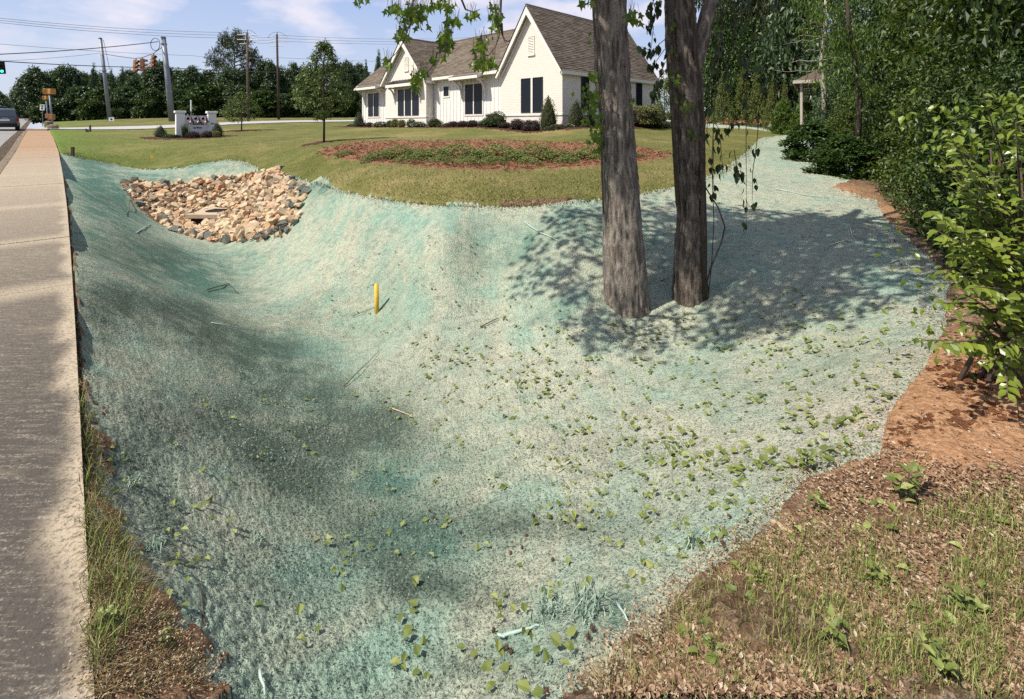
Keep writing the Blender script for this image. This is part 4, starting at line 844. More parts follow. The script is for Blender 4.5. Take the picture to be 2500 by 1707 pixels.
Fs = [(i * n_ + k, i * n_ + k + 1, (i + 1) * n_ + k + 1, (i + 1) * n_ + k) for i in range(len(secs) - 1) for k in range(n_ - 1)] + [tuple(range(n_))[::-1], tuple((len(secs) - 1) * n_ + k for k in range(n_))] + [(i * n_ + n_ - 1, i * n_, (i + 1) * n_, (i + 1) * n_ + n_ - 1) for i in range(len(secs) - 1)]
MB().add(V, Fs).build('body', M_CAR, car, True, bevel=.03)
MB().prism([(-w2 * .78, -.005, .60 * HT), (w2 * .78, -.005, .60 * HT), (w2 * .63, .04, .90 * HT), (-w2 * .63, .04, .90 * HT)], (0, -.02, 0)).build('rear_window', M_GLS, car)
for sx in (-1, 1):
    MB().prism([(sx * (w2 * .955), .55, .60 * HT), (sx * (w2 * .955), 2.6, .60 * HT), (sx * (w2 * .78), 2.35, .90 * HT), (sx * (w2 * .76), .65, .92 * HT)], (sx * .015, 0, .004)).build('side_window', M_GLS, car)
    MB().box(sx * w2 * .92 - .09, sx * w2 * .92 + .05, -.05, .12, .42 * HT, .58 * HT).build('tail_light', M_RED, car, bevel=.015)
    m = MB().box(sx * (w2 + .11) - .10, sx * (w2 + .11) + .10, 2.45, 2.58, .60 * HT, .72 * HT).build('wing_mirror', M_CAR, car, bevel=.03)
    MB().tube([(sx * w2 * .58, .4, 1.01 * HT), (sx * w2 * .58, 2.2, 1.01 * HT)], .025, 6).build('roof_rail', M_CHR, car)
    for y in (.85, 3.5):
        wo = MB().lathe([(.18, -.11), (.32, -.11), (.34, -.07), (.34, .07), (.32, .11), (.18, .11)], (0, 0, 0), 20).build('wheel', M_TYRE, car); wo.matrix_local = Matrix.Translation((sx * (w2 - .10), y, .34)) @ Matrix.Rotation(R(90), 4, 'Y')
        MB().lathe([(.03, -.095), (.19, -.10), (.19, .10), (.03, .095)], (0, 0, 0), 12).build('rim', M_CHR, wo)
MB().box(-w2 * .95, w2 * .95, -.10, .1, .16 * HT, .33 * HT).build('bumper', M_BLK, car, bevel=.03)
MB().box(-.26, .26, -.045, -.022, .44 * HT, .51 * HT).build('number_plate', M_WPL, car); MB().box(-.16, .16, -.04, -.022, .545 * HT, .565 * HT).build('badge_strip', M_CHR, car)
# ------------------------------------------------------------------ drain slab, yellow stake
g = hd([(490, 494)])[0]; s = g[1] / F
dr = thing('storm_drain', 'square tan concrete drain slab with round iron lid amid the stones', 'drain', (g[0], g[1], g[2] + .10), R(-2)); sw = 88 * s
M_SLAB = plain('tan_cast_concrete', (.42, .33, .23), .85, var=.12, scale=5); M_IRON = plain('rusty_cast_iron', (.07, .06, .052), .7, metal=.3, bump=.3)
MB().box(-sw / 2, sw / 2, -.62, .62, -.02, .12).build('slab', M_SLAB, dr, bevel=.012); MB().box(-sw / 2 + .12, sw / 2 - .12, -.52, .52, -.6, -.022).build('throat', M_IRON, dr)
lid = MB().lathe([(.33, .0), (.33, .012), (.29, .016), (.0, .016)], (0, .05, .121), 28).build('manhole_lid', M_IRON, dr)
for k in range(5): MB().box(-.24, .24, -.16 + k * .1, -.11 + k * .1, .139, .147).build('lid_bar', M_IRON, lid)
for sx in (-1, 1): MB().tube([(sx * sw * .36 - .05, -.50, .12), (sx * sw * .36 - .05, -.50, .155), (sx * sw * .36 + .05, -.50, .155), (sx * sw * .36 + .05, -.50, .12)], .008, 5).build('lifting_handle', M_IRON, dr)
g = hd([(856, 710)])[0]; s = g[1] / F
st_ = MB().tube([(0, 0, -.2), (-.012, 0, 70 * s)], 5.2 * s, 10).build('yellow_stake', plain('faded_yellow_plastic', (.62, .40, .045), .5, var=.12, scale=12), None, True); st_.location = tuple(g); tag(st_, 'short yellow plastic pipe stake standing in the green swale', 'stake')
# ------------------------------------------------------------------ vegetation
LM_DARK = leafmat('dark_tree_leaves', (.03, .06, .026), (.06, .105, .044), (.105, .16, .062), .3)
LM_MID = leafmat('mid_green_leaves', (.020, .045, .010), (.045, .090, .018), (.085, .140, .028), .3)
LM_LIGHT = leafmat('fresh_green_leaves', (.05, .10, .016), (.10, .17, .026), (.17, .25, .04), .4)
LM_PINE = leafmat('pine_needle_tufts', (.022, .042, .016), (.055, .082, .028), (.11, .13, .042), .2, .6)
LM_CYP = leafmat('cypress_sprays', (.05, .075, .016), (.11, .14, .028), (.19, .21, .045), .2, .6)
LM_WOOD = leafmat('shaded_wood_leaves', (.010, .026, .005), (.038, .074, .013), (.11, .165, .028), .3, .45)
LM_BURG = leafmat('burgundy_leaves', (.014, .006, .006), (.035, .013, .014), (.075, .032, .03), .15)
LM_YEL = leafmat('yellow_green_leaves', (.10, .12, .025), (.21, .23, .05), (.34, .34, .12), .3)
LM_OLIVE = leafmat('olive_leaves', (.05, .06, .025), (.10, .105, .045), (.17, .16, .08), .2)
LM_WHITE = leafmat('white_blossom', (.5, .5, .46), (.68, .68, .62), (.78, .78, .72), .2)
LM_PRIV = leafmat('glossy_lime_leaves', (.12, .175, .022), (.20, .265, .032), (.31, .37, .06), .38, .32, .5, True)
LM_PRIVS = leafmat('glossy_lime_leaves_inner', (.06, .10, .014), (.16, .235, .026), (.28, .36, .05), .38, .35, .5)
LM_GUM = leafmat('sweetgum_leaves', (.065, .13, .016), (.12, .20, .024), (.22, .31, .04), .5, .4, .4, True)
LM_VINE = leafmat('vine_leaves', (.018, .040, .010), (.035, .07, .014), (.07, .12, .02), .3, .35, .5, True)
LM_FALL = leafmat('fallen_green_leaves', (.10, .14, .03), (.18, .22, .05), (.33, .36, .12), .15, .5, .4, True)
LM_FALLS = leafmat('fallen_green_leaves_small', (.10, .14, .03), (.18, .22, .05), (.33, .36, .12), .15, .5, .4)
def mat_bark(nm, c0, c1, c2):
    t = NT(nm); o = t.pos(); s = t.map(o, (1, 1, .16)); a = t.noise(s, 26, 5, .65); b = t.noise(t.map(o, (1, 1, .3)), 70, 4, .7); m = t.noise(o, 3, 4)
    c = t.ramp(t.math('ADD', t.math('MULTIPLY', a, .7), t.math('MULTIPLY', b, .3)), (.34, c0), (.5, c1), (.68, c2)); c = t.mix(t.math('MULTIPLY', m, .35), c, c1); c = t.mix(t.math('MULTIPLY', t.attr('furrow'), .6), c, tuple(x * .55 for x in c0))
    return t.bsdf(c, .92, t.bump(t.math('ADD', a, b), .03, 1.0), spec=.12)
M_BARK2 = mat_bark('dark_furrowed_bark', (.045, .036, .029), (.17, .14, .115), (.34, .29, .245)); M_BARK = mat_bark('furrowed_grey_bark', (.065, .054, .045), (.26, .22, .185), (.46, .41, .35)); M_BARKD = mat_bark('dark_bark', (.03, .023, .018), (.085, .067, .052), (.16, .13, .105))
M_TWIG = plain('twig_bark', (.085, .062, .045), .9, var=.3, scale=9); M_TWIGP = plain('pale_dead_twig', (.34, .31, .26), .9, var=.2)
def two_part(name, crown_arr, leaf, trunk_me, label=None, cat_='tree', loc=(0, 0, 0), rz=0, sc=(1, 1, 1), group=None, proto={}):
    o = thing(name, label, cat_, loc, rz, group); o.scale = sc
    if trunk_me is not None: link('trunk', trunk_me, o)
    link('crown', crown_arr, o); return o
def norm_tree(kind, seed, n=520, per=16, ls=.045):
    """a tree of unit height and unit width: (crown mesh, trunk mesh)"""
    g = np.random.default_rng(seed)
    if kind == 'round': prof = [(0, .8), (.15, .95), (.4, 1), (.7, .85), (.9, .5), (1, .15)]; z0 = .03
    elif kind == 'bush': prof = [(0, .9), (.3, 1), (.6, .9), (.85, .6), (1, .2)]; z0 = .02
    elif kind == 'cone': prof = [(0, .95), (.2, 1), (.5, .62), (.8, .28), (1, .04)]; z0 = .03
    elif kind == 'pine': prof = [(0, .35), (.2, .75), (.45, 1), (.7, .85), (.9, .5), (1, .2)]; z0 = .42
    elif kind == 'column': prof = [(0, .7), (.3, 1), (.7, .85), (1, .3)]; z0 = .06
    lob = [(g.random() * 6.28, g.random(), g.uniform(.65, 1.12)) for _ in range(11)]
    def fn(t, a, q):
        r = path_r(t, prof) * .46; k = 1.0
        for la, lt, lv in lob:
            d = math.cos(a - la) * .5 + .5; k = max(k * 1.0, .78 + .3 * lv * d * math.exp(-((t - lt) / .16) ** 2)) if d > .6 else k
        k = k * (.62 + .72 * vn(np.array(a * 2.3 + seed), np.array(t * 8.0), 0).item())
        return (r * k * q * math.cos(a), r * k * q * math.sin(a), z0 + (1 - z0) * t * (.80 + .36 * vn(np.array(a * 1.3 + seed), np.array(q * 3.0), 4).item()))
    C = clumps_in(seed + 1, n, fn)
    if kind == 'pine': C = C[vn(C[:, 0] * 9, C[:, 1] * 9, C[:, 2] * 9) > .42]
    cv = crown(seed + 2, C, per, .060 if kind != 'pine' else .05, ls, T_QUAD if kind != 'pine' else T_LONG, .2)
    cm = {'round': LM_DARK, 'bush': LM_DARK, 'cone': LM_CYP, 'pine': LM_PINE, 'column': LM_MID}[kind]
    me = mesh(kind + '_crown', cv[0], cv[1], cm)
    b = MB(); pts = [(0, 0, -.05), (.01, 0, .3), (-.01, .01, .6), (0, 0, .9)]; b.tube(pts, [.026, .020, .012, .003], 8)
    for k in range(14 if kind == 'pine' else 9):
        z = g.uniform(z0 + .02, .85); a = g.random() * 6.28; l_ = .38 * path_r((z - z0) / (1 - z0), prof); b.tube([(0, 0, z), (l_ * .5 * math.cos(a), l_ * .5 * math.sin(a), z + .04), (l_ * math.cos(a), l_ * math.sin(a), z + .07)], [.008, .005, .002], 5)
    return me, b.me(kind + '_trunk', M_BARKD, True)
PROTO = {k: norm_tree(*v) for k, v in {'roundA': ('round', 11, 900, 16, .05), 'roundB': ('round', 23, 900, 16, .05), 'bushA': ('bush', 31, 420, 16, .075), 'cone': ('cone', 41, 420, 14, .045), 'pine': ('pine', 51, 620, 22, .045), 'column': ('column', 61, 380, 14, .05), 'wood': ('bush', 71, 700, 18, .035)}.items()}
def recol(me, mat): m = me.copy(); m.materials.clear(); m.materials.append(mat); return m
PROTO['midround'] = (recol(PROTO['roundB'][0], LM_MID), PROTO['roundB'][1]); PROTO['lightbush'] = (recol(PROTO['bushA'][0], LM_LIGHT), PROTO['bushA'][1]); PROTO['midbush'] = (recol(PROTO['bushA'][0], LM_MID), PROTO['bushA'][1])
PROTO['cypress'] = (PROTO['cone'][0], PROTO['cone'][1]); PROTO['darkcone'] = (recol(PROTO['cone'][0], LM_DARK), PROTO['cone'][1]); PROTO['wooddark'] = (recol(PROTO['wood'][0], LM_WOOD), PROTO['wood'][1]); PROTO['lightcol'] = (recol(PROTO['column'][0], LM_LIGHT), PROTO['column'][1])
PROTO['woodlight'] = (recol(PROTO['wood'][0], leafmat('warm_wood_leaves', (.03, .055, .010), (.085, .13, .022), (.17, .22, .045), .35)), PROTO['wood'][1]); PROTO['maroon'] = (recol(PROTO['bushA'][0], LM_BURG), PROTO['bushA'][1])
def plant(kind, name, label, x, ytop, wpx, Y, cat_='tree', group=None, base=None, dy=1.0):
    """tree seen at photo column x with its top at ytop, wpx wide, standing at depth Y"""
    a = ray(x, 0)[0] * Y; z = gz(a, Y) if base is None else base; top = EYE + (HY - ytop) / F * Y; w = wpx / F * Y; cr_, tr_ = PROTO[kind]
    return two_part(name, cr_, None, tr_, label, cat_, (a, Y, z - .05), random.uniform(0, 6.28), (w, w * dy, max(.3, top - z)), group)
BK = [('roundB', 118, 186, 110, 104, 'back row tree between the two large dark trees at the left'), ('roundA', 205, 190, 110, 104, 'back row tree left of the leaning pole'), ('roundB', 250, 188, 110, 106, 'back row tree straight behind the leaning pole'), ('roundA', 318, 184, 120, 104, 'back row tree behind the left hanging signals'), ('roundB', 428, 180, 120, 104, 'back row tree right of the thick leaning pole'),
      ('roundA', 515, 186, 130, 104, 'back row tree left of the tall pine'), ('roundB', 610, 180, 120, 104, 'back row tree just right of the tall pine'), ('roundA', 682, 176, 110, 104, 'back row tree straight behind the dark wooden pole'), ('roundB', 745, 174, 120, 104, 'back row tree left of the tall sapling crown'), ('roundA', 800, 168, 120, 104, 'back row tree right of the tall sapling crown'), ('roundA', 875, 170, 110, 106, 'back row tree behind the conifers left of the house')]
for k, x, yt, w, Y, lb in BK: plant(k, 'broadleaf_tree', lb, x, yt, w, Y, group='trees of the far tree line')
TL = [('roundA', 82, 178, 92, 92, 'big dark broadleaf tree at the left end of the tree line'), ('roundB', 160, 172, 96, 96, 'dark domed tree second from the left end of the tree line'), ('darkcone', 227, 168, 44, 90, 'pointed dark cedar just left of the leaning pole with the yard sign'),
      ('darkcone', 272, 180, 46, 90, 'pointed dark cedar just right of the leaning pole with the yard sign'), ('darkcone', 300, 176, 44, 92, 'pointed cedar below the left two hanging signals'), ('roundA', 385, 164, 120, 86, 'broad dark tree behind the thick leaning pole'), ('roundB', 330, 196, 90, 84, 'rounded tree under the hanging signals'),
      ('roundA', 470, 176, 104, 86, 'dark rounded tree behind the right end of the sign wall'), ('pine', 573, 84, 118, 84, 'tall airy pine rising above the tree line beside the wooden pole'), ('roundB', 566, 176, 110, 80, 'dense dark tree growing at the foot of the tall pine'), ('roundB', 652, 160, 90, 84, 'dark tree between the two wooden power poles'),
      ('roundA', 715, 168, 72, 86, 'dark tree right of the dark wooden pole'), ('darkcone', 770, 160, 48, 88, 'pointed tree behind the tall lawn sapling'), ('roundB', 845, 162, 90, 88, 'dark tree left of the house end'), ('darkcone', 893, 160, 40, 86, 'dark conifer against the sky left of the house roof'), ('darkcone', 922, 138, 52, 90, 'taller conifer touching the left roof edge of the house'),
      ('midbush', 130, 238, 60, 78, 'leafy thicket tree behind the amber pedestrian signals'), ('bushA', 195, 215, 70, 80, 'low dark tree left of the leaning pole'), ('midbush', 245, 222, 64, 78, 'low leafy tree behind the leaning pole'), ('bushA', 310, 218, 66, 78, 'low dark tree behind the cedars'), ('midbush', 365, 220, 60, 76, 'low green tree left of the sign wall'),
      ('bushA', 440, 214, 70, 78, 'low dark tree behind the middle of the sign wall'), ('midbush', 505, 216, 70, 76, 'low green tree just right of the sign wall'), ('midbush', 640, 222, 80, 74, 'low bushy tree behind the small lawn sapling'), ('bushA', 700, 220, 70, 76, 'low dark tree at the foot of the dark wooden pole'), ('bushA', 760, 218, 76, 78, 'low dark tree behind the tall lawn sapling trunk'), ('midbush', 825, 214, 80, 80, 'low green tree beside the left house corner'),
      ('roundA', -6, 230, 60, 150, 'far dark tree at the left edge beyond the car'), ('bushA', 34, 262, 46, 170, 'far hazy clump where the road meets the sky'), ('bushA', 62, 268, 36, 190, 'farthest small tree at the vanishing road'), ('bushA', 580, 222, 70, 77, 'low dark shrubby tree behind the grey wooden pole')]
for k, x, yt, w, Y, lb in TL:
    if 'bush' in k and 60 < x: w *= random.uniform(1.1, 1.5); yt += random.uniform(-14, 12)
    plant(k, 'pine_tree' if k == 'pine' else 'cedar_tree' if k == 'darkcone' else 'broadleaf_tree', lb, x, yt, w, Y, group='trees of the far tree line')
BACK = [('lightcol', 1622, 186, 66, 52, 'pale green young tree between the house corner and the vine-hung trunk'), ('lightcol', 1738, 150, 70, 54, 'pale green tree right of the vine-hung trunk'), ('pine', 1700, 112, 90, 75, 'distant pine top seen low between trunk and hanging vines'), ('pine', 1800, -160, 190, 52, 'tall pine behind the hanging vines'), ('roundB', 1845, -190, 190, 56, 'tall dense tree right of the tall pine'), ('pine', 1935, -220, 190, 46, 'tall pine above the lodge roof'),
        ('midround', 1770, 30, 120, 50, 'mid-green tree in front of the tall pine'), ('midround', 1850, 60, 140, 47, 'bushy green tree left of the lodge'), ('roundA', 1985, -200, 220, 40, 'dark tall tree behind the lodge roof'), ('maroon', 1925, 150, 70, 40, 'dark maroon-leaved tree in the shade beside the lodge'),
        ('cypress', 1765, 188, 60, 42, 'leftmost of the loose olive cypresses on the pine straw bank'), ('cypress', 1812, 176, 62, 42, 'second olive cypress on the pine straw bank'), ('cypress', 1850, 178, 58, 41, 'third olive cypress on the pine straw bank'), ('cypress', 1885, 205, 50, 39, 'small cypress at the right end of the olive row'), ('cypress', 1915, 202, 34, 36, 'slim yellow-green conifer in front of the porch post'), ('cypress', 1960, 200, 44, 34, 'slim conifer right of the porch post')]
for k, x, yt, w, Y, lb in BACK: plant(k, 'pine_tree' if k == 'pine' else 'cypress_tree' if k == 'cypress' else 'broadleaf_tree', lb, x, yt, w, Y, group='trees behind the pine straw bank')
for x, yt, w, Y, lb in [(1912, 246, 56, 33, 'clipped yellow-green shrub on the pine straw under the slim conifer'), (1965, 252, 66, 30, 'yellow-green shrub right of the clipped one near the wood edge')]: plant('lightbush', 'round_shrub', lb, x, yt, w, Y, 'shrub', 'yellow-green shrubs by the lodge')
# ---- the wood on the right: an edge of shrubs, then trees, dense down to the ground
WE = [(1890, 395, 26), (1925, 415, 20), (1950, 425, 16.5), (1985, 440, 14), (2030, 470, 11.5), (2090, 520, 9.2), (2150, 575, 7.7), (2215, 610, 6.6), (2280, 640, 5.6), (2360, 660, 4.9)]
names_ = ['first and farthest shrub at the wood edge overhanging the green path', 'second shrub from the far end of the wood edge', 'third shrub along the wood edge above the path bend', 'fourth shrub along the shaded wood edge', 'fifth shrub along the shaded wood edge', 'sixth shrub at the shaded wood edge above the clay', 'seventh shrub of the wood edge behind the lime shrub', 'eighth dark shrub of the wood edge behind the lime shrub', 'ninth dark shrub close behind the lime shrub', 'nearest dark shrub at the right edge of the picture']
for i, ((dx, dy, Y), lb) in enumerate(zip(WE, names_)):
    a = ray(dx * K, 0)[0] * Y; h = [2.6, 2.8, 2.6, 2.9, 3.0, 2.9, 2.7, 2.5, 2.3, 2.2][i]; w = [3.4, 3.0, 2.8, 2.6, 2.5, 2.3, 2.0, 1.8, 1.6, 1.5][i]; x = a + w * (.15 if i < 3 else .38)
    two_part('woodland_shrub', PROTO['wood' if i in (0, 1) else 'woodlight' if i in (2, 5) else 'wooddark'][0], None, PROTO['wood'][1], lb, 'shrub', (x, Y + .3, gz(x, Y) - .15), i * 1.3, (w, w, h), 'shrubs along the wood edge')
WT = [(2010, 30, 7.5, 9.5), (2050, 24, 6.5, 10), (2095, 19, 6.0, 9), (2150, 15.5, 5.4, 8.5), (2215, 12.5, 5.0, 8), (2290, 10, 4.6, 7.5), (2370, 8.2, 4.2, 7), (2180, 22, 7, 12), (2300, 15, 6, 10), (2440, 7.0, 4, 6.5), (2500, 10, 5, 8)]
wl = ['tall tree right of the lodge roof at the far end of the wood', 'second tall tree of the wood beside the lodge', 'third tree of the wood with drooping green sprays', 'fourth tree of the wood above the path bend', 'fifth dark tree of the wood', 'sixth dark tree of the wood above the shaded clay', 'seventh tree of the wood above the lime shrub', 'tall tree deep inside the wood', 'second tall tree deep inside the wood', 'nearest tree of the wood at the right edge', 'tree at the right edge deep in the wood']
for i, ((dx, Y, w, h), lb) in enumerate(zip(WT, wl)):
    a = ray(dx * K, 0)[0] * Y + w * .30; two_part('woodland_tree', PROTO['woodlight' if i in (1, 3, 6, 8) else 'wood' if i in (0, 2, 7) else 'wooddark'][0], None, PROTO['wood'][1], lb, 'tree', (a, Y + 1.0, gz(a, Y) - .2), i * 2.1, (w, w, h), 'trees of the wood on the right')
for k, x, yt, w, Y, nm, lb in [('wood', 2065, 30, 130, 24.5, 'woodland_tree', 'leafy tree standing before the lodge roof'), ('wood', 2140, -60, 230, 21, 'woodland_tree', 'leafy tree right of the one before the lodge roof'), ('wood', 2045, 240, 110, 21, 'woodland_shrub', 'bushy shrub before the lodge wall at the path end'), ('midbush', 1985, 300, 130, 15.5, 'woodland_shrub', 'loose airy shrub leaning over the green path'), ('midbush', 2060, 330, 150, 12.5, 'woodland_shrub', 'airy shrub at the bend of the green path')]:
    plant(k, nm, lb, x, yt, w, Y, 'tree' if 'tree' in nm else 'shrub', 'trees and shrubs before the lodge')
gd = np.random.default_rng(88); db = at_y(2090, 330, 13.0); db[2] = gz(db[0], db[1]); Cd = np.stack([gd.normal(-.35, .55, 90), gd.normal(0, .7, 90), gd.uniform(2.2, 5.5, 90)], -1); Cd[:, 0] -= np.clip(Cd[:, 2] - 3, 0, 2) * .25
vd_, fd_ = crown(89, Cd, 26, .34, .15, T_LONG, 1.1); od = thing('drooping_tree', 'slender tree with long drooping light green leaves above the path bend', 'tree', tuple(db)); link('crown', mesh('crown', vd_, fd_, LM_LIGHT), od); MB().tube([(0, 0, -.3), (.1, 0, 2), (-.2, 0, 4), (-.3, 0, 5.5)], [.08, .07, .05, .02], 8).build('trunk', M_BARKD, od, True)
# pale dead trunk and bare branches at the edge of the wood
a = at_y(2010, 300, 21); g = random.Random(5); b = MB(); b.tube([(0, 0, -.5), (.05, 0, 1.2), (-.1, 0, 2.6), (.15, .1, 4.2), (.1, 0, 6)], [.11, .10, .09, .07, .03], 10)
o = thing('dead_tree', 'pale bare trunk with tangled dead branches at the far wood edge', 'tree', tuple(a)); b.build('trunk', M_TWIGP, o, True)
for k in range(16):
    z = g.uniform(2.2, 5); q = g.uniform(2.4, 4.0); l_ = g.uniform(1.2, 2.8); p = Vector((0, 0, z)); P = [tuple(p)]
    for s in range(6): p = p + Vector((math.cos(q) * l_ / 6, math.sin(q) * l_ / 6 - .05, g.uniform(-.12, .10))); q += g.uniform(-.5, .5); P.append(tuple(p))
    MB().tube(P, [.022, .018, .014, .011, .009, .006, .004], 5).build('branch', M_TWIGP, o, True)
# ---- shrubs
def shrub_mesh(kind, seed, leaf, ls=.055, n=1500):
    g = np.random.default_rng(seed); a = g.random(n) * 6.283; u = g.random(n); q = 1 - g.random(n) ** 2 * .30
    lump = 1 + .16 * (vn(a * 1.6, u * 5, seed) - .5) * 2
    if kind == 'mound': th = np.arccos(1 - u * 1.25); r = np.sin(th) * .5; z = .30 + np.cos(th) * .70; P = np.stack([r * np.cos(a), r * np.sin(a), z], -1); C = np.array([0, 0, .3])
    elif kind == 'cone': z = u ** 1.25; r = .5 * np.interp(z, [0, .12, .35, .7, .92, 1], [.82, .97, 1, .66, .26, .03]); P = np.stack([r * np.cos(a), r * np.sin(a), z], -1); C = np.array([0, 0, .35])
    elif kind == 'hedge': th = np.arccos(1 - u * 1.3); s_ = lambda x: np.sign(x) * np.abs(x) ** .55; P = np.stack([.5 * s_(np.sin(th)) * s_(np.cos(a)), .5 * s_(np.sin(th)) * s_(np.sin(a)), .42 + .55 * s_(np.cos(th))], -1); C = np.array([0, 0, .4])
    P = C + (P - C) * (lump * q)[:, None]; O = P - C; O /= np.linalg.norm(O, axis=1, keepdims=True)
    A = O * .6 + rnd_dir(n, g) * .7; v, f = leaves(P - A * ls * .4, A, O + rnd_dir(n, g) * .5 + np.array([0, 0, .4]), ls * g.uniform(.6, 1.3, n), T_QUAD)
    return mesh('foliage', v, f, leaf)
def core_mesh(kind):  # solid dark filler inside the leaf shell, no separate branches
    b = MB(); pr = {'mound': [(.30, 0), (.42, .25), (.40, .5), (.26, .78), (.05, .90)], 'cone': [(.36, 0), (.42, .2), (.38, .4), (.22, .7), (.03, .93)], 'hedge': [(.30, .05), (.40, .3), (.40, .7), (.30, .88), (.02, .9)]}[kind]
    return b.lathe(pr, (0, 0, 0), 14).me('solid_core', plain('shrub_inner_' + kind, (.02, .018, .012), .95), True)
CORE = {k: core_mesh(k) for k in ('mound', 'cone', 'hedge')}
SM = {'burg': ('mound', shrub_mesh('mound', 3, LM_BURG, .075)), 'white': ('mound', shrub_mesh('mound', 4, LM_MID, .09)), 'yel': ('mound', shrub_mesh('mound', 5, LM_YEL, .085)), 'green': ('mound', shrub_mesh('mound', 6, LM_MID, .085)), 'olive': ('mound', shrub_mesh('mound', 7, LM_OLIVE, .09)), 'light': ('mound', shrub_mesh('mound', 12, LM_LIGHT, .08)),
      'arb': ('cone', shrub_mesh('cone', 8, leafmat('arborvitae_sprays', (.03, .055, .008), (.07, .11, .012), (.13, .18, .02), .15, .6), .05, 2200)), 'dcone': ('cone', shrub_mesh('cone', 9, LM_DARK, .06, 1800)), 'hedge': ('hedge', shrub_mesh('hedge', 10, LM_YEL, .05, 2600))}
gfl = np.random.default_rng(77); nfl = 150; af = gfl.random(nfl) * 6.283; uf = gfl.random(nfl); thf = np.arccos(1 - uf * 1.1); Pf = np.stack([.52 * np.sin(thf) * np.cos(af), .52 * np.sin(thf) * np.sin(af), .32 + .72 * np.cos(thf)], -1)
FLOW = mesh('blossom', *leaves(Pf, rnd_dir(nfl, gfl), rnd_dir(nfl, gfl), .12 * gfl.uniform(.7, 1.2, nfl), T_QUAD), LM_WHITE)
def shrub(kind, label, x, ytop, ybase, wpx, Y, group, name='shrub', dep=1.0):
    a = ray(x, 0)[0] * Y; z = gz(a, Y) + .03; s = Y / F; w = 1.25 * wpx * s; h = max(.2, EYE + (HY - ytop) * s - z)
    k, me = SM[kind]; o = thing(name, label, 'shrub', (a, Y, z), random.uniform(0, 6.28) if k != 'hedge' else R(45), group); o.scale = (w, w * dep, h); link('solid_core', CORE[k], o); link('foliage', me, o)
    if kind == 'white': link('blossom', FLOW, o)
    return o
Z2 = .38726
def front_depth(x, w=-1.1):
    dx = (x - CX) / F; O = HC + w * WX; det = dx * -UX[1] + UX[0]; return float((O[0] * -UX[1] + UX[0] * O[1]) / det)
def side_depth(x, u=-1.2):
    dx = (x - CX) / F; O = HC + u * UX; det = dx * -WX[1] + WX[0]; return float((O[0] * -WX[1] + WX[0] * O[1]) / det)
HS = [('dcone', 70, 706, 55, 'dark egg-shaped evergreen at the left end of the house'), ('white', 20, 782, 50, 'small white-flowering shrub left of the egg-shaped evergreen'), ('burg', 85, 770, 50, 'burgundy mound below the leftmost house window, left of two'), ('burg', 135, 771, 48, 'burgundy mound below the leftmost house window, right of two'),
      ('white', 208, 768, 84, 'white-flowering shrub left of the triple window'), ('light', 262, 758, 40, 'thin green shrub beside the yellow-green pair'), ('yel', 295, 748, 44, 'yellow-green upright shrub under the triple window, left one'), ('yel', 337, 754, 44, 'yellow-green upright shrub under the triple window, right one'), ('white', 398, 752, 50, 'taller white-flowering shrub under the triple window'), ('white', 448, 768, 76, 'wide white-flowering shrub at the corner of the left gable'),
      ('green', 548, 748, 80, 'green rounded shrub at the inner house corner'), ('olive', 580, 782, 44, 'small brownish shrub in front of the green rounded one'), ('olive', 626, 775, 52, 'low olive shrub left of the burgundy trio'), ('burg', 664, 764, 66, 'burgundy mound, left of the trio under the double window'), ('burg', 724, 761, 70, 'burgundy mound, middle of the trio under the double window'), ('burg', 785, 757, 72, 'burgundy mound, right of the trio under the double window'),
      ('green', 850, 760, 54, 'small green shrub right of the burgundy trio'), ('green', 925, 706, 122, 'large loose green shrub left of the big gable'), ('burg', 980, 767, 76, 'burgundy mound under the large green shrub'), ('burg', 1065, 749, 86, 'round burgundy mound left under the big gable windows'), ('burg', 1140, 756, 84, 'burgundy mound right under the big gable windows'), ('burg', 1180, 757, 60, 'burgundy mound touching the pointed arborvitae'),
      ('arb', 1262, 602, 94, 'pointed arborvitae at the near corner of the house')]
for k, x, yt, w, lb in HS:
    xo = 850 + x * Z2; shrub(k, lb, xo, yt * Z2, 0, w * Z2, front_depth(xo, -1.0), 'shrubs along the house front', {'burg': 'burgundy_shrub', 'white': 'flowering_shrub', 'arb': 'arborvitae', 'dcone': 'evergreen_shrub'}.get(k, 'shrub'))
for k, x, yt, w, Y, lb in [('olive', 1258, 800, 42, 26.3, 'tiny grey-brown shrub in front of the pointed arborvitae'), ('olive', 1325, 782, 84, 26.2, 'mottled yellow-green low shrub at the house corner'), ('white', 1395, 782, 54, 26.6, 'small pale variegated shrub between the two arborvitae'), ('arb', 1440, 628, 98, 27.4, 'arborvitae beside the first side window of the house'), ('olive', 1490, 780, 54, 26.8, 'round tan-green low shrub right of the second arborvitae'),
                          ('dcone', 1525, 700, 60, 29, 'dark evergreen half hidden by the ivy-clad trunk'), ('hedge', 1868, 655, 180, 31, 'clipped yellow-green hedge behind the ivy-clad trunk'), ('dcone', 1968, 640, 64, 33.5, 'dark green upright shrub at the end of the hedge'), ('green', 1955, 745, 66, 31.5, 'dark rounded shrub at the foot of the hedge'), ('olive', 2006, 765, 44, 32, 'small tan shrub right of the hedge, left of two'), ('olive', 2042, 766, 40, 32, 'small tan shrub right of the hedge, right of two')]:
    shrub(k, lb, 850 + x * Z2, yt * Z2, 0, w * Z2, Y, 'shrubs along the house side', {'arb': 'arborvitae', 'hedge': 'hedge', 'dcone': 'evergreen_shrub'}.get(k, 'shrub'), .8)
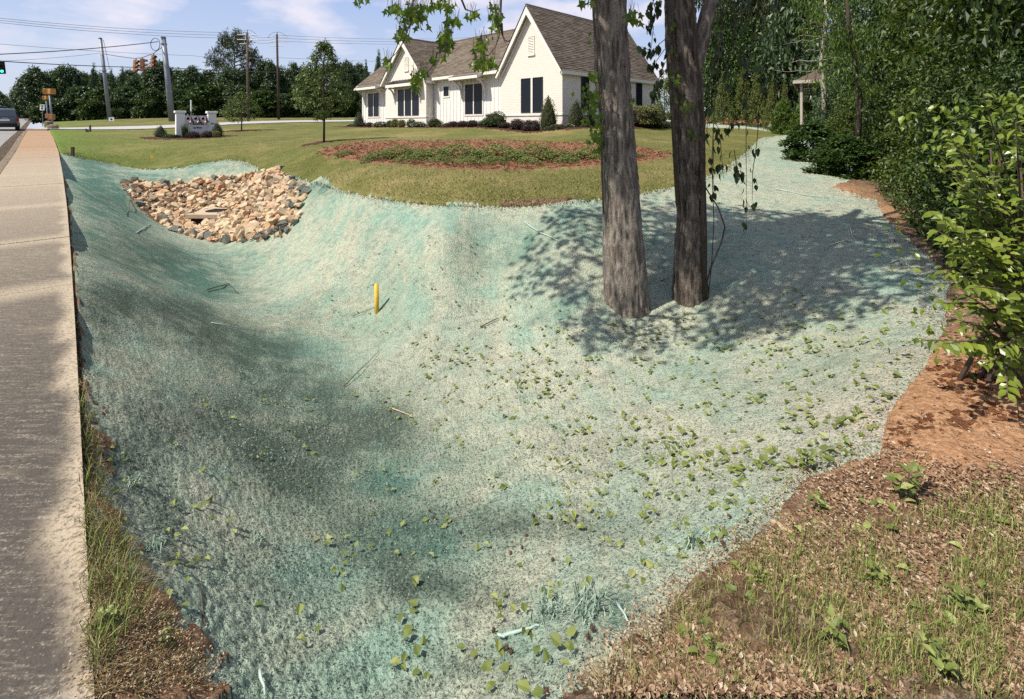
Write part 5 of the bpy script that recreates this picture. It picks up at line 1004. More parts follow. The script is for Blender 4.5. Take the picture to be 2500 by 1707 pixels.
for k, x, yt, w, dY, lb in [('dcone', 392, 307, 22, -.6, 'small cone-shaped evergreen left of the sign wall'), ('green', 404, 325, 16, -.7, 'low green shrub beside the left cone evergreen'), ('green', 422, 328, 30, -1.2, 'low spreading green shrub before the left sign pillar'), ('burg', 470, 321, 28, -1.0, 'burgundy mound before the middle of the sign wall'), ('burg', 507, 320, 24, -.8, 'burgundy mound before the right sign pillar'),
                            ('dcone', 530, 298, 22, -.2, 'cone-shaped evergreen right of the sign wall'), ('yel', 527, 319, 17, -.7, 'small yellow-green shrub before the right cone evergreen')]:
    shrub(k, lb, x, yt, 0, w, SIGN[1] + dY, 'shrubs around the sign wall', {'dcone': 'evergreen_shrub', 'burg': 'burgundy_shrub'}.get(k, 'shrub'))
# spiky ornamental grass by the sign
def blades(n, P, h, spread, seed, wid=.012, bend=.5):
    g = np.random.default_rng(seed); V = []; Fs = []
    for i in range(n):
        p = P[i % len(P)]; a = g.random() * 6.283; hh = h * g.uniform(.55, 1.15); s = spread * g.uniform(.2, 1); w = wid * g.uniform(.6, 1.2); d = np.array([math.cos(a), math.sin(a), 0]); sd = np.array([-d[1], d[0], 0])
        m1 = p + d * s * .3 * hh + np.array([0, 0, hh * .6]); t_ = p + d * s * hh + np.array([0, 0, hh * (1 - bend * .3 * s)]); k = len(V)
        V += [p - sd * w, p + sd * w, m1 - sd * w * .8, m1 + sd * w * .8, t_]; Fs += [(k, k + 1, k + 3), (k, k + 3, k + 2), (k + 2, k + 3, k + 4)]
    return np.array(V), np.array(Fs)
a = SIGN[1] - 1.1; xg = ray(452, 0)[0] * a; o = thing('ornamental_grass', 'tuft of tall spiky grass before the left half of the sign wall', 'grass tuft', (xg, a, gz(xg, a)))
link('blade_tuft', mesh('blade_tuft', *blades(160, [np.array([random.uniform(-.12, .12), random.uniform(-.12, .12), 0]) for _ in range(30)], 1.0, .45, 3, .015), LM_MID), o)
# ---- lawn saplings
def sapling(label, base, ytop, wpx, seed, leaf, n, per):
    Y = base[1]; h = EYE + (HY - ytop) / F * Y - base[2]; w = wpx / F * Y; g = np.random.default_rng(seed); o = thing('lawn_sapling', label, 'tree', tuple(base), 0, 'young trees on the lawn')
    prof = [(0, .35), (.15, .85), (.35, 1), (.6, .72), (.8, .38), (1, .06)]; z0 = .26
    C = clumps_in(seed, n, lambda t, a, q: (path_r(t, prof) * w * .5 * q * math.cos(a), path_r(t, prof) * w * .5 * q * math.sin(a), h * (z0 + (1 - z0) * t))); C = C[vn(C[:, 0] * 2.2, C[:, 1] * 2.2, C[:, 2] * 2.2 + seed) > .47]
    v, f = crown(seed, C, per, w * .075, .13, T_QUAD, .5); b = MB(); b.tube([(0, 0, -.2), (.02, 0, h * .3), (-.02, .02, h * .6), (.02, 0, h * .96)], [.055, .045, .03, .008], 8)
    link('trunk', b.me('trunk', M_BARKD, True), o); bb = MB()
    for k in range(26):
        z = g.uniform(z0 - .02, .9); q = g.random() * 6.28; l_ = path_r((z - z0) / (1 - z0), prof) * w * .48; bb.tube([(0, 0, z * h), (l_ * .5 * math.cos(q), l_ * .5 * math.sin(q), z * h + l_ * .28), (l_ * math.cos(q), l_ * math.sin(q), z * h + l_ * .5)], [.018, .011, .004], 5)
    link('limbs', bb.me('limbs', M_BARKD, True), o); link('crown', mesh('crown', v, f, leaf), o); return o
LM_SAP = leafmat('sapling_leaves', (.05, .085, .018), (.10, .15, .035), (.19, .24, .07), .3)
sapling('taller young tree with pale leaves on the lawn in a mulch ring', SAP1, 104, 142, 5, LM_SAP, 420, 16)
sapling('smaller young tree on the lawn right of the sign wall', SAP2, 226, 92, 8, LM_SAP, 280, 14)
# creeping ground cover in the sunken mulch bed: separate mounds
bedx = [(865, 356, 1), (905, 352, 1.3), (945, 354, 1.2), (985, 357, 1.3), (1040, 352, 1.5), (1085, 357, 1.2), (1130, 354, 1.5), (1170, 360, 1.0), (1215, 353, 1.5), (1262, 358, 1.2), (1305, 356, 1.0), (1345, 352, 1.3), (1370, 356, .9), (840, 362, .8), (925, 366, .9), (1000, 369, 1.0), (1060, 371, 1.0), (1120, 371, 1.0), (1200, 369, .9), (1290, 366, .8), (785, 347, .7), (1440, 352, .6)]
mp_ = hd([(x, y + 8) for x, y, s in bedx])
order = ['first', 'second', 'third', 'fourth', 'fifth', 'sixth', 'seventh', 'eighth', 'ninth', 'tenth', 'eleventh', 'twelfth', 'thirteenth']
CRM = shrub_mesh('mound', 14, leafmat('creeping_juniper_sprays', (.08, .12, .025), (.16, .215, .05), (.25, .29, .09), .2, .6), .075, 1300)
for i, ((x, y, s), p) in enumerate(zip(bedx, mp_)):
    if i < 13: lb = order[i] + ' creeping plant from the left, back row of the mulch bed'
    elif i < 20: lb = order[i - 13] + ' creeping plant from the left, front row of the mulch bed'
    else: lb = ('lone small green plant at the left end of the mulch bed', 'lone small green plant at the right end of the mulch bed')[i - 20]
    o = thing('creeping_plant', lb, 'plant', (p[0], p[1], p[2] - .03), random.random() * 6, 'creeping plants in the mulch bed'); o.scale = (1.1 * s, .8 * s, .36 * s); link('foliage', CRM, o)
# ------------------------------------------------------------------ the two big trees
def px_path(pts, Y): return [tuple(at_y(x, y, Y)) for x, y in pts]
t1b = hd([(1425, 712)])[0]; t1b[:2] *= 1.035; t1b[2] = gz(t1b[0], t1b[1]); Y1 = t1b[1]; k1 = Y1 / F
ax1 = [(1535, 790), (1535, 767), (1530, 730), (1525, 654), (1518, 540), (1512, 427), (1507, 313), (1497, 200), (1487, 0), (1478, -160)]
r1 = [54, 52, 49, 48.5, 44, 41, 39, 40, 41, 39]
P1 = px_path(ax1, Y1); P1 += [(P1[-1][0] - .15, Y1, P1[-1][2] + 1.4), (P1[-1][0] - .5, Y1 - .1, P1[-1][2] + 3.2)]
tree1 = thing('big_tree', 'left of the two big trunks, thick furrowed grey trunk with ivy on its left side', 'tree', tuple(t1b))
o = link('trunk', trunk_mesh(np.array(P1) - t1b, [r * k1 for r in r1] + [.13, .07], 96, 420, .017, 3, 'trunk', M_BARK, .24), tree1)
t2b = hd([(1567, 690)])[0]; t2b[:2] *= 1.028; t2b[2] = gz(t2b[0], t2b[1]); Y2 = t2b[1]; k2 = Y2 / F
ax2 = [(1688, 765), (1687, 742), (1684, 700), (1683, 654), (1685, 600), (1688, 540), (1685, 427), (1682, 313), (1675, 200), (1666, 110), (1658, 0), (1650, -140)]
r2 = [42, 40, 36, 33, 32, 30, 31.5, 36, 37, 36, 33, 30]
P2 = px_path(ax2, Y2); P2 += [(P2[-1][0] + .1, Y2, P2[-1][2] + 1.2), (P2[-1][0] - .2, Y2 + .2, P2[-1][2] + 2.8)]
tree2 = thing('big_tree', 'right of the two big trunks, narrower forked trunk hung with vines', 'tree', tuple(t2b))
link('trunk', trunk_mesh(np.array(P2) - t2b, [r * k2 for r in r2] + [.10, .05], 84, 400, .020, 9, 'trunk', M_BARK2, .20), tree2)
fk = px_path([(1680, 190), (1702, 130), (1716, 80), (1728, 30), (1742, -20), (1770, -150)], Y2 - .03); fk += [(fk[-1][0] + .6, Y2 + .4, fk[-1][2] + 1.6)]
link('forked_limb', trunk_mesh(np.array(fk) - t2b, [r * k2 for r in (24, 22, 19, 17, 16, 13)] + [.03], 28, 90, .006, 5, 'forked_limb', M_BARK), tree2)
def canopy(tree, base, seed, cen, rad, n, per, zmin, start, nl):
    g = np.random.default_rng(seed); d = rnd_dir(n, g) * (g.random((n, 1)) ** .45); C = np.array(cen) + d * np.array(rad)
    C = C[(C[:, 2] > np.maximum(zmin, 2.05 + C[:, 1] * .268))]; C = C[vn(C[:, 0] * 1.1, C[:, 1] * 1.1, C[:, 2] * 1.1 + seed) > .37]
    v, f = crown(seed, C - base, per, .34, .145, T_STAR, .5); link('crown', mesh('crown', v, f, LM_MID), tree)
    b = MB(); s = np.array(start)
    for k in range(nl):
        e = C[g.integers(len(C))]; m = (s + e) / 2 + np.array([0, 0, .4]); b.tube([tuple(s - base), tuple(m - base), tuple(e - base)], [.07, .04, .012], 6)
    link('limbs', b.me('limbs', M_BARKD, True), tree)
canopy(tree1, t1b, 101, (-1.5, 4.9, 6.7), (2.7, 2.3, 2.2), 350, 19, 3.2, P1[-2], 18)
canopy(tree2, t2b, 102, (.5, 4.7, 6.3), (2.6, 2.2, 2.0), 290, 19, 3.4, P2[-2], 18)
# ---- leaf objects used one by one
def leaf_proto(nm, T, mat, sub=0): return mesh(nm, T[0], T[1], mat)
L_STAR = leaf_proto('star_leaf', T_STAR, LM_GUM); L_VINE = leaf_proto('vine_leaf', T_OVATE, LM_VINE); L_PRIV = leaf_proto('lime_leaf', T_OVATE, LM_PRIV); L_IVY = leaf_proto('ivy_leaf', T_STAR, LM_GUM)
def put_leaf(me, p, A, U, s, parent, name='leaf'):
    A = Vector(A).normalized(); U = Vector(U); B = U.cross(A); B = B.normalized() if B.length > 1e-6 else Vector((1, 0, 0)); C = A.cross(B)
    o = bpy.data.objects.new(name, me); COL.objects.link(o); o.parent = parent
    o.matrix_local = Matrix(((A.x * s, B.x * s, C.x * s, p[0]), (A.y * s, B.y * s, C.y * s, p[1]), (A.z * s, B.z * s, C.z * s, p[2]), (0, 0, 0, 1))); return o
g = random.Random(21)
def hang(): return (g.uniform(-.5, .5), g.uniform(-.5, .5), -1.0)
# overhanging sweetgum branches at the top of the picture (parts of the left big tree)
Yb = 4.7
def z2(p): return (850 + p[0] * Z2, p[1] * Z2)
BR = [[(620, -330), (520, -140), (430, -60), (400, 40), (390, 150), (345, 270), (300, 340), (240, 390)], [(640, -330), (600, -60), (625, 120), (632, 250), (600, 320), (560, 335), (545, 400), (500, 460), (430, 520)], [(900, -340), (965, -60), (960, 120), (950, 230), (925, 300), (890, 345), (850, 360)], [(760, -300), (700, -40), (740, 60), (790, 75), (830, 60)], [(965, 150), (970, 210), (985, 255), (1010, 262), (1025, 250)]]
for pts in BR:
    P = [at_y(*z2(p), Yb + .25 * math.sin(i)) for i, p in enumerate(pts)]; n = len(P)
    bo = MB().tube([tuple(p - t1b) for p in P], [max(.003, .016 * (1 - i / n)) for i in range(n)], 6).build('branch', M_TWIG, tree1, True)
CLU = [(400, 90, 100, 75, 62), (340, 200, 40, 45, 22), (255, 385, 26, 22, 9), (612, 240, 44, 85, 46), (530, 358, 24, 20, 8), (470, 445, 34, 30, 12), (420, 500, 26, 60, 20), (930, 85, 42, 80, 38), (850, 265, 50, 50, 24), (840, 385, 46, 36, 20), (912, 375, 20, 30, 9), (780, 72, 22, 26, 8), (700, 130, 30, 20, 7), (290, 30, 50, 26, 16), (480, 30, 50, 30, 16), (640, 30, 40, 30, 12), (560, 10, 70, 20, 12), (1795, 90, 46, 40, 16), (1500, 5, 40, 14, 8), (80, -4, 40, 8, 5)]
twl = MB()
for cx, cy2, sx, sy, n in CLU:
    for _ in range(n):
        p = at_y(*z2((g.gauss(cx, sx * .55), g.gauss(cy2, sy * .55))), Yb + g.uniform(-.35, .4)) - t1b; d = hang()
        put_leaf(L_STAR, p, d, (g.uniform(-1, 1), g.uniform(-1.3, .3), g.uniform(-.2, .6)), g.uniform(.075, .12), tree1); twl.tube([tuple(p), tuple(p + np.array([-d[0] * .05, -d[1] * .05, .09]))], [.0012, .0016], 4)
tag(twl.build('twigs', M_TWIG, tree1), kind='stuff')
# ivy-like vine on the left trunk
iv = thing('climbing_vine', 'green leafy creeper climbing the left side of the thick grey trunk', 'vine', tuple(t1b)); P = [at_y(*z2(p), Y1 - .16) - t1b for p in [(1610, 1350), (1600, 1100), (1598, 900), (1590, 700), (1575, 500), (1565, 300), (1548, 100), (1540, -100)]]
MB().tube([tuple(p) for p in P], .013, 6).build('stem', M_TWIG, iv, True)
for _ in range(92):
    y = g.choice([g.uniform(430, 960), g.uniform(560, 900)]); q = (y - 430) / 530; xm = 1560 + 40 * q; x = xm - abs(g.gauss(0, 40)) * (.5 + 1.0 * math.sin(min(1, max(0, q)) * math.pi)) + 12
    if y > 900: x = 1570 + g.uniform(-15, 30)
    put_leaf(L_IVY, at_y(*z2((x, y)), Y1 - .22 + g.uniform(-.15, .15)) - t1b, hang(), (g.uniform(-.8, .3), -1, g.uniform(0, .5)), g.uniform(.07, .12), iv)
for x, y in [(1530, 200), (1520, 250), (1800, 620), (1790, 640)]: put_leaf(L_IVY, at_y(*z2((x, y)), Y1 - .25) - t1b, hang(), (0, -1, .2), .08, iv)
# dark stems on the right trunk, and the loop hanging free
vs = thing('woody_vine', 'thick dark woody vine clinging to the right side of the forked trunk', 'vine', tuple(t2b))
for pts, r in [([(1716, 730), (1718, 600), (1716, 480), (1714, 380), (1712, 300), (1702, 180), (1690, 60), (1680, -60)], .045), ([(1655, 500), (1650, 420), (1645, 330), (1640, 250), (1634, 100), (1630, -50)], .028), ([(1690, 745), (1712, 640), (1718, 520), (1700, 420), (1680, 400), (1688, 330)], .014)]:
    MB().tube([tuple(at_y(x, y, Y2 - .16 - .02 * (i % 2)) - t2b) for i, (x, y) in enumerate(pts)], [r * (1.1 - .06 * i) for i in range(len(pts))], 8).build('stem', M_BARKD, vs, True)
for x, y in [(1646, 190), (1652, 200), (1640, 178), (1660, 240), (1668, 250), (1683, 262), (1690, 258), (1687, 318), (1692, 324), (1650, 60), (1645, 120)]:
    for _ in range(3): put_leaf(L_IVY, at_y(x + g.uniform(-10, 10), y + g.uniform(-10, 10), Y2 - .22) - t2b, hang(), (0, -1, .3), g.uniform(.06, .10), vs)
lp = thing('loose_vine', 'bare looping vine stem hanging free right of the forked trunk', 'vine', tuple(t2b))
MB().tube([tuple(at_y(x, y, Y2 - .2) - t2b) for x, y in [(1712, 740), (1735, 655), (1762, 590), (1770, 555), (1755, 510), (1730, 470), (1718, 450)]], [.012, .010, .010, .009, .009, .009, .010], 6).build('stem', M_BARKD, lp, True)
MB().tube([tuple(at_y(x, y, Y2 - .1) - t2b) for x, y in [(1728, 735), (1738, 640), (1743, 540), (1738, 400), (1745, 240), (1770, -20)]], .006, 5).build('stem', M_TWIG, lp, True)
# hanging leafy vines left and right of the forked trunk
def z8(p): return (1560 + p[0] / 4.648, p[1] / 4.648)
HV = [([(240, -40), (215, 90), (130, 230), (100, 330)], 16), ([(180, -40), (150, 60), (120, 110)], 9), ([(330, 420), (230, 500), (150, 590), (60, 540), (15, 530)], 11), ([(290, 560), (200, 690), (130, 740)], 10), ([(300, 700), (230, 880), (190, 1000), (150, 1120)], 15), ([(165, 300), (150, 430), (130, 640)], 5),
      ([(1000, -60), (970, 300), (930, 480), (830, 760), (795, 1000), (770, 1500), (830, 1570)], 20), ([(880, -40), (900, 200), (870, 420), (880, 600)], 13), ([(1080, -40), (1100, 220), (1060, 500), (1000, 800), (1010, 1000)], 16), ([(1170, -40), (1170, 300), (1150, 600), (1180, 700)], 14), ([(1260, -40), (1290, 400), (1270, 620), (1220, 900), (1215, 1500), (1220, 2600)], 20), ([(1400, -40), (1410, 400), (1400, 800), (1440, 1050)], 15),
      ([(1540, -40), (1530, 150)], 6), ([(820, 1350), (900, 1450), (920, 1560), (960, 2030)], 12), ([(1000, 1500), (1040, 1400), (1100, 1380)], 8), ([(1360, 1320), (1340, 1600), (1290, 1950), (1285, 2300)], 7), ([(850, 1580), (840, 1900), (850, 2200)], 9), ([(1080, 1700), (1110, 1900), (1150, 2010)], 9)]
hl = ['leaf-laden vine high left of the forked trunk', 'short leafy vine at the top left of the forked trunk', 'vine curling left toward the house roof', 'vine with dark leaves beside the house roof end', 'vine hanging before the end wall of the house', 'thin sparse vine left of the forked trunk', 'long vine hanging just right of the forked trunk', 'leafy vine tight beside the forked limb', 'leafy vine second right of the forked limb', 'leafy vine third right of the forked limb', 'longest vine reaching down over the green path', 'leafy vine right of the longest one', 'short vine at the top, rightmost of the curtain', 'vine drooping over the lawn near the forked trunk', 'short leafy tip before the pine straw', 'thin vine dangling over the path edge', 'vine tip with leaves over the lawn edge', 'leafy vine tip before the tan lawn']
for (pts, n), lb in zip(HV, hl):
    Yv = Y2 + g.uniform(-.5, .3); P = [at_y(*z8(p), Yv) for p in pts]; o = thing('hanging_vine', lb, 'vine', tuple(P[0]), 0, 'leafy vines hanging round the forked trunk')
    MB().tube([tuple(p - P[0]) for p in P], [.005] * (len(P) - 1) + [.002], 5).build('stem', M_TWIG, o, True); s = np.linspace(0, len(P) - 1, 60)
    for _ in range(int(n * 1.5)):
        q = g.random() ** .7 * (len(P) - 1.001) if n > 8 else g.uniform(.3, len(P) - 1.01); i = int(q); p = P[i] + (P[i + 1] - P[i]) * (q - i) - P[0] + np.array([g.uniform(-.05, .05), g.uniform(-.05, .05), g.uniform(-.03, .02)])
        put_leaf(L_VINE, p, (g.uniform(-.35, .35), g.uniform(-.3, .3), -1), (g.uniform(-1, 1), g.uniform(-1, 1), .2), g.uniform(.075, .125), o)
# ------------------------------------------------------------------ lime shrub at the right edge
sb = hit([2420], [985])[0]; sb = np.array([sb[0] + .05, max(2.75, sb[1]), gz(sb[0], 2.75)]); lime = thing('lime_shrub', 'sunlit shrub with glossy yellow-green leaves at the right edge over the clay', 'shrub', tuple(sb))
gg = np.random.default_rng(33); LF = []; stem = MB()
tips = [z for z in [(2310, 318), (2340, 330), (2330, 350), (2400, 230), (2470, 225), (2292, 380), (2330, 395), (2380, 400), (2440, 340), (2480, 300), (2272, 515), (2300, 530), (2280, 560), (2330, 555), (2370, 500), (2420, 470), (2470, 440), (2330, 620), (2300, 660), (2380, 600), (2430, 560), (2480, 540), (2250, 830), (2300, 840), (2330, 780), (2300, 740), (2380, 700), (2430, 660), (2480, 640), (2350, 850), (2400, 800), (2450, 750), (2490, 720), (2330, 690), (2440, 850), (2480, 810), (2400, 890), (2460, 960), (2490, 900), (2360, 600), (2390, 560), (2450, 620), (2340, 440), (2360, 460), (2410, 540), (2500, 480), (2520, 380), (2540, 560), (2540, 700), (2520, 850), (2380, 760), (2360, 720), (2410, 720), (2450, 700), (2310, 580), (2480, 580)]]
for x, y in tips:
    Yt = gg.uniform(2.35, 2.85); tip = at_y(x, y, Yt) - sb; root = np.array([.25 + gg.uniform(-.1, .15), gg.uniform(-.05, .15), max(.05, tip[2] * .55 + gg.uniform(-.1, .1))]); v = tip - root; ln = np.linalg.norm(v); mid = root + v * .5 + np.array([0, 0, .06])
    stem.tube([tuple(root), tuple(mid), tuple(tip)], [.008, .005, .002], 5); n = int(8 + ln * 13)
    for i in range(n):
        q = 1 - (i / n) * .85; p = (1 - q) ** 2 * root + 2 * q * (1 - q) * mid + q * q * tip; sd = 1 if i % 2 else -1; d = v / ln * .6 + np.cross(v / ln, [0, 0, 1]) * sd * .8 + gg.normal(size=3) * .25; d[2] -= .55
        LF.append((p, d, gg.normal(size=3) * .35 + np.array([-.25, -.35, 1.0]), gg.uniform(.042, .072)))
for k in range(5): stem.tube([(gg.uniform(-.1, .3), gg.uniform(-.1, .3), -.1), (.25 + gg.uniform(-.1, .2), .1, .5), (.25 + gg.uniform(-.2, .2), .1, 1.4)], [.014, .011, .004], 6)
stem.build('stems', M_TWIG, lime, True)
vis = []
for i, (p, d, u, s) in enumerate(LF):
    w_ = p + sb; x = CX + F * w_[0] / w_[1]; vis.append((x < 2495, -w_[1], i))
vis.sort(reverse=True); first = [i for _, _, i in vis[:290]]; rest = [i for _, _, i in vis[290:]]
for i in first: p, d, u, s = LF[i]; put_leaf(L_PRIV, p, d, u, s, lime)
if rest:
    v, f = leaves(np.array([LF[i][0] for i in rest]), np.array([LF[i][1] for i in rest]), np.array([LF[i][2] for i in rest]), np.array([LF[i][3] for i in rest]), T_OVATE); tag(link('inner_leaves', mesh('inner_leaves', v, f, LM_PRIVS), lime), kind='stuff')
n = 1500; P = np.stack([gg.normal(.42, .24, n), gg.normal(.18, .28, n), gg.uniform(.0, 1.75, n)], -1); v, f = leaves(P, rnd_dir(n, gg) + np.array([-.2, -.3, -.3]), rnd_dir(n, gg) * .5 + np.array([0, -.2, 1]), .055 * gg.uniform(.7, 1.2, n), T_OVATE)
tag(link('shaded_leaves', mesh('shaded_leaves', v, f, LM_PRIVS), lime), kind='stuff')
# ------------------------------------------------------------------ riprap
RP = [(80, 215), (230, 200), (400, 228), (700, 230), (1000, 195), (1100, 178), (1400, 155), (1600, 125), (1780, 85), (1980, 115), (2100, 195), (2290, 265), (2270, 400), (2190, 480), (2195, 640), (2140, 770), (1960, 855), (1800, 895), (1500, 935), (1250, 920), (1000, 885), (700, 805), (500, 655), (300, 525), (150, 340)]
RPo = np.array([(280 + x / 4.842, 400 + y / 4.842) for x, y in RP]); RW = hit(RPo[:, 0], RPo[:, 1])[:, :2]
def rock(seed):
    g = np.random.default_rng(seed); P = np.array([(x, y, z) for x in (-1, 1) for y in (-1, 1) for z in (-1, 1)]) * np.array([.46, .36, .28]) * g.uniform(.45, 1.12, (8, 3)); P = np.vstack([P, rnd_dir(2, g) * .48]); bm = bmesh.new()
    for p in P: bm.verts.new(p)
    r = bmesh.ops.convex_hull(bm, input=bm.verts); bmesh.ops.delete(bm, geom=[v for v in bm.verts if not v.link_faces], context='VERTS'); bmesh.ops.recalc_face_normals(bm, faces=bm.faces)
    V = np.array([v.co[:] for v in bm.verts]); bm.verts.index_update(); Fs = np.array([[v.index for v in f.verts] for f in bm.faces]); bm.free(); return V, Fs
ROCKS = [rock(s) for s in range(12)]
def mat_rock(nm, orand):
    t = NT(nm); g = t.orand() if orand else t.island(); n = t.noise(t.pos(), 9, 5, .65)
    c = t.ramp(g, (0, (.36, .25, .15)), (.22, (.50, .36, .21)), (.42, (.54, .43, .28)), (.6, (.46, .37, .25)), (.78, (.50, .31, .15)), (.9, (.40, .19, .09)), (1, (.34, .29, .22)))
    c = t.mix(t.ramp(n, (.42, 0), (.68, .6)), c, (.52, .46, .37)); return t.bsdf(c, .9, t.bump(n, .03, .6), spec=.15)
M_ROCK, M_ROCKS = mat_rock('riprap_rock', True), mat_rock('riprap_rock_small', False)
M_ROCKG = plain('green_dusted_rock', (.42, .43, .37), .9, var=.2, scale=5, bump=.3); M_ROCKT = plain('teal_sprayed_rock', (.25, .34, .30), .9, var=.2, scale=5, bump=.3); M_ROCKD = plain('dark_grey_rock', (.17, .16, .155), .9, var=.3, scale=5, bump=.3)
RMs = {None: [mesh('stone', *r, M_ROCK) for r in ROCKS], 'g': [mesh('stone', *r, M_ROCKG) for r in ROCKS[:5]], 't': [mesh('stone', *r, M_ROCKT) for r in ROCKS[:5]], 'd': [mesh('stone', *r, M_ROCKD) for r in ROCKS[:3]]}
g = random.Random(4); pts = []
x0, y0 = RW.min(0); x1, y1 = RW.max(0)
sp_ = .15; yy = y0
while yy < y1:
    xx = x0
    while xx < x1: pts.append((xx + g.uniform(-.07, .07), yy + g.uniform(-.07, .07))); xx += sp_
    yy += sp_
pts = np.array(pts); pts = pts[inpoly(pts[:, 0], pts[:, 1], RW)]; dp = np.array([dr.location.x, dr.location.y]); cr_, sr_ = math.cos(dr.rotation_euler.z), math.sin(dr.rotation_euler.z)
pts = pts[~((np.abs(pts[:, 0] - dp[0]) < sw / 2 + .06) & (pts[:, 1] - dp[1] > -1.0) & (pts[:, 1] - dp[1] < .68))]
def pedge(p):
    d = 1e9
    for i in range(len(RW)):
        a, b_ = RW[i - 1], RW[i]; e = b_ - a; t_ = max(0, min(1, (p - a) @ e / (e @ e))); d = min(d, np.linalg.norm(p - a - e * t_))
    return d
zs = tfast(pts[:, 0], pts[:, 1]); rip = thing('riprap', 'hollow of tan and rust coloured broken stones around the drain slab', 'stone bed', (dp[0], dp[1], float(tfast(dp[:1], dp[1:])[0])))
ro = np.array(rip.location); sizes = np.array([g.choice([.11, .13, .15, .17, .20, .27]) for _ in pts]); order_ = np.argsort(-sizes / pts[:, 1]); small = []
for rank, i in enumerate(order_):
    e = pedge(pts[i]); kind = None; xo = CX + F * pts[i][0] / pts[i][1]
    if e < .24 and g.random() < .7: kind = 't' if (xo > 690 or xo < 330) and g.random() < .5 else 'g'
    elif xo < 360 and g.random() < .4: kind = 'd' if g.random() < .4 else 'g'
    rot = Matrix.Rotation(g.uniform(0, 6.28), 4, 'Z') @ Matrix.Rotation(g.uniform(-.7, .7), 4, 'X') @ Matrix.Rotation(g.uniform(-.6, .6), 4, 'Y'); s = sizes[i] * 1.22; loc = Vector((pts[i][0], pts[i][1], zs[i] + s * .16 + g.uniform(-.03, .06)))
    if rank < 300:
        o = link('stone', g.choice(RMs[kind]), rip); o.matrix_local = Matrix.Translation(loc - Vector(ro)) @ rot @ Matrix.Diagonal((s, s * g.uniform(.8, 1.15), s * g.uniform(.8, 1.2), 1))
    else:
        V, Fs = g.choice(ROCKS); M_ = np.array((Matrix.Translation(loc - Vector(ro)) @ rot @ Matrix.Scale(s, 4))); small.append((V @ M_[:3, :3].T + M_[:3, 3], Fs))
for k in range(900):                                                  # chips in the gaps
    a = pts[g.randrange(len(pts))]; V, Fs = g.choice(ROCKS); s = g.uniform(.05, .10); q = g.uniform(0, 6.28); c_, s_ = math.cos(q), math.sin(q); V2 = V * s @ np.array([[c_, s_, 0], [-s_, c_, 0], [0, 0, 1]]); x, y = a[0] + g.uniform(-.13, .13), a[1] + g.uniform(-.13, .13)
    if abs(x - dp[0]) < sw / 2 + .03 and abs(y - dp[1]) < .68: continue
    small.append((V2 + np.array([x, y, float(tfast(np.array([x]), np.array([y]))[0]) + .03 + g.uniform(0, .04)]) - ro, Fs))
v, f = cat(small); tag(link('small_stones', mesh('small_stones', v, f, M_ROCKS), rip), kind='stuff')
# ------------------------------------------------------------------ fallen leaves
def curled(seed):
    gq = np.random.default_rng(seed); V, Fc = T_OVATE; V = V.copy(); k = gq.uniform(.15, .95); V[:, 2] = np.abs(V[:, 1]) * k + V[:, 0] * (1 - V[:, 0]) * gq.uniform(-.1, .5); V[:, 1] *= (1 - .3 * k / 1.6) * 1.15; V[1:3, 2] *= gq.uniform(.2, 1.3); return V, Fc
CURL = [curled(s) for s in range(8)]; L_FALL = [mesh('fallen_leaf', v, f, LM_FALL) for v, f in CURL]
g = random.Random(9); gq = np.random.default_rng(9); LP = []
def scat(n, poly, thin=None):
    P = np.array(poly, float) * K; x0, y0 = P.min(0); x1, y1 = P.max(0); out = []
    while len(out) < n:
        c = np.stack([gq.uniform(x0, x1, n * 3), gq.uniform(y0, y1, n * 3)], -1); c = c[inpoly(c[:, 0], c[:, 1], P)]
        if thin is not None: c = c[gq.random(len(c)) < thin(c[:, 0] / K, c[:, 1] / K)]
        out += list(c)
    return np.array(out[:n])
MAIN = [(900, 760), (1250, 700), (1420, 740), (1700, 740), (2050, 780), (2080, 840), (1990, 960), (1960, 1040), (1820, 1070), (1700, 1100), (1500, 1080), (1350, 1010), (1100, 950), (960, 860)]
A_ = scat(330, MAIN); B_ = scat(90, [(700, 560), (1150, 520), (1300, 700), (1250, 1000), (900, 1000), (750, 700)]); C_ = scat(130, [(1300, 1000), (1850, 1060), (1700, 1200), (1500, 1300), (1250, 1180), (1150, 1000)]); D_ = scat(75, [(380, 850), (900, 850), (1250, 1180), (1500, 1400), (1250, 1560), (600, 1500), (420, 1200)])
E_ = scat(80, [(1480, 720), (1900, 640), (2100, 720), (1900, 800), (1500, 790)]); F_ = scat(100, [(1600, 1330), (2000, 1080), (2310, 980), (2310, 1560), (1500, 1560)]); G_ = scat(30, [(240, 1000), (420, 1100), (460, 1450), (260, 1400)])
PLACE = ['on the pale mulch between the trunks and the clay', 'on the mulch around the yellow stake', 'on the mulch before the dry grass border', 'on the near dark mulch slope', 'in the shade right of the trunks', 'in the dry grass and litter', 'along the sidewalk verge']
for pi_, (arr, smin, smax, cl_) in enumerate(((A_, .042, .066, .6), (B_, .04, .058, .25), (C_, .030, .052, .35), (D_, .034, .056, .5), (E_, .045, .068, .4), (F_, .032, .055, .2), (G_, .03, .046, .2))):
    for p in hit(arr[:, 0], arr[:, 1]):
        for k in range(1 + (g.random() < cl_) + (g.random() < cl_ * .5)): LP.append((p[0] + (g.gauss(0, .05) if k else 0), p[1] + (g.gauss(0, .05) if k else 0), g.uniform(smin, smax), pi_))
LP.sort(key=lambda q: -q[2] / q[1]); fz = tfast(np.array([q[0] for q in LP]), np.array([q[1] for q in LP])); st_l = []
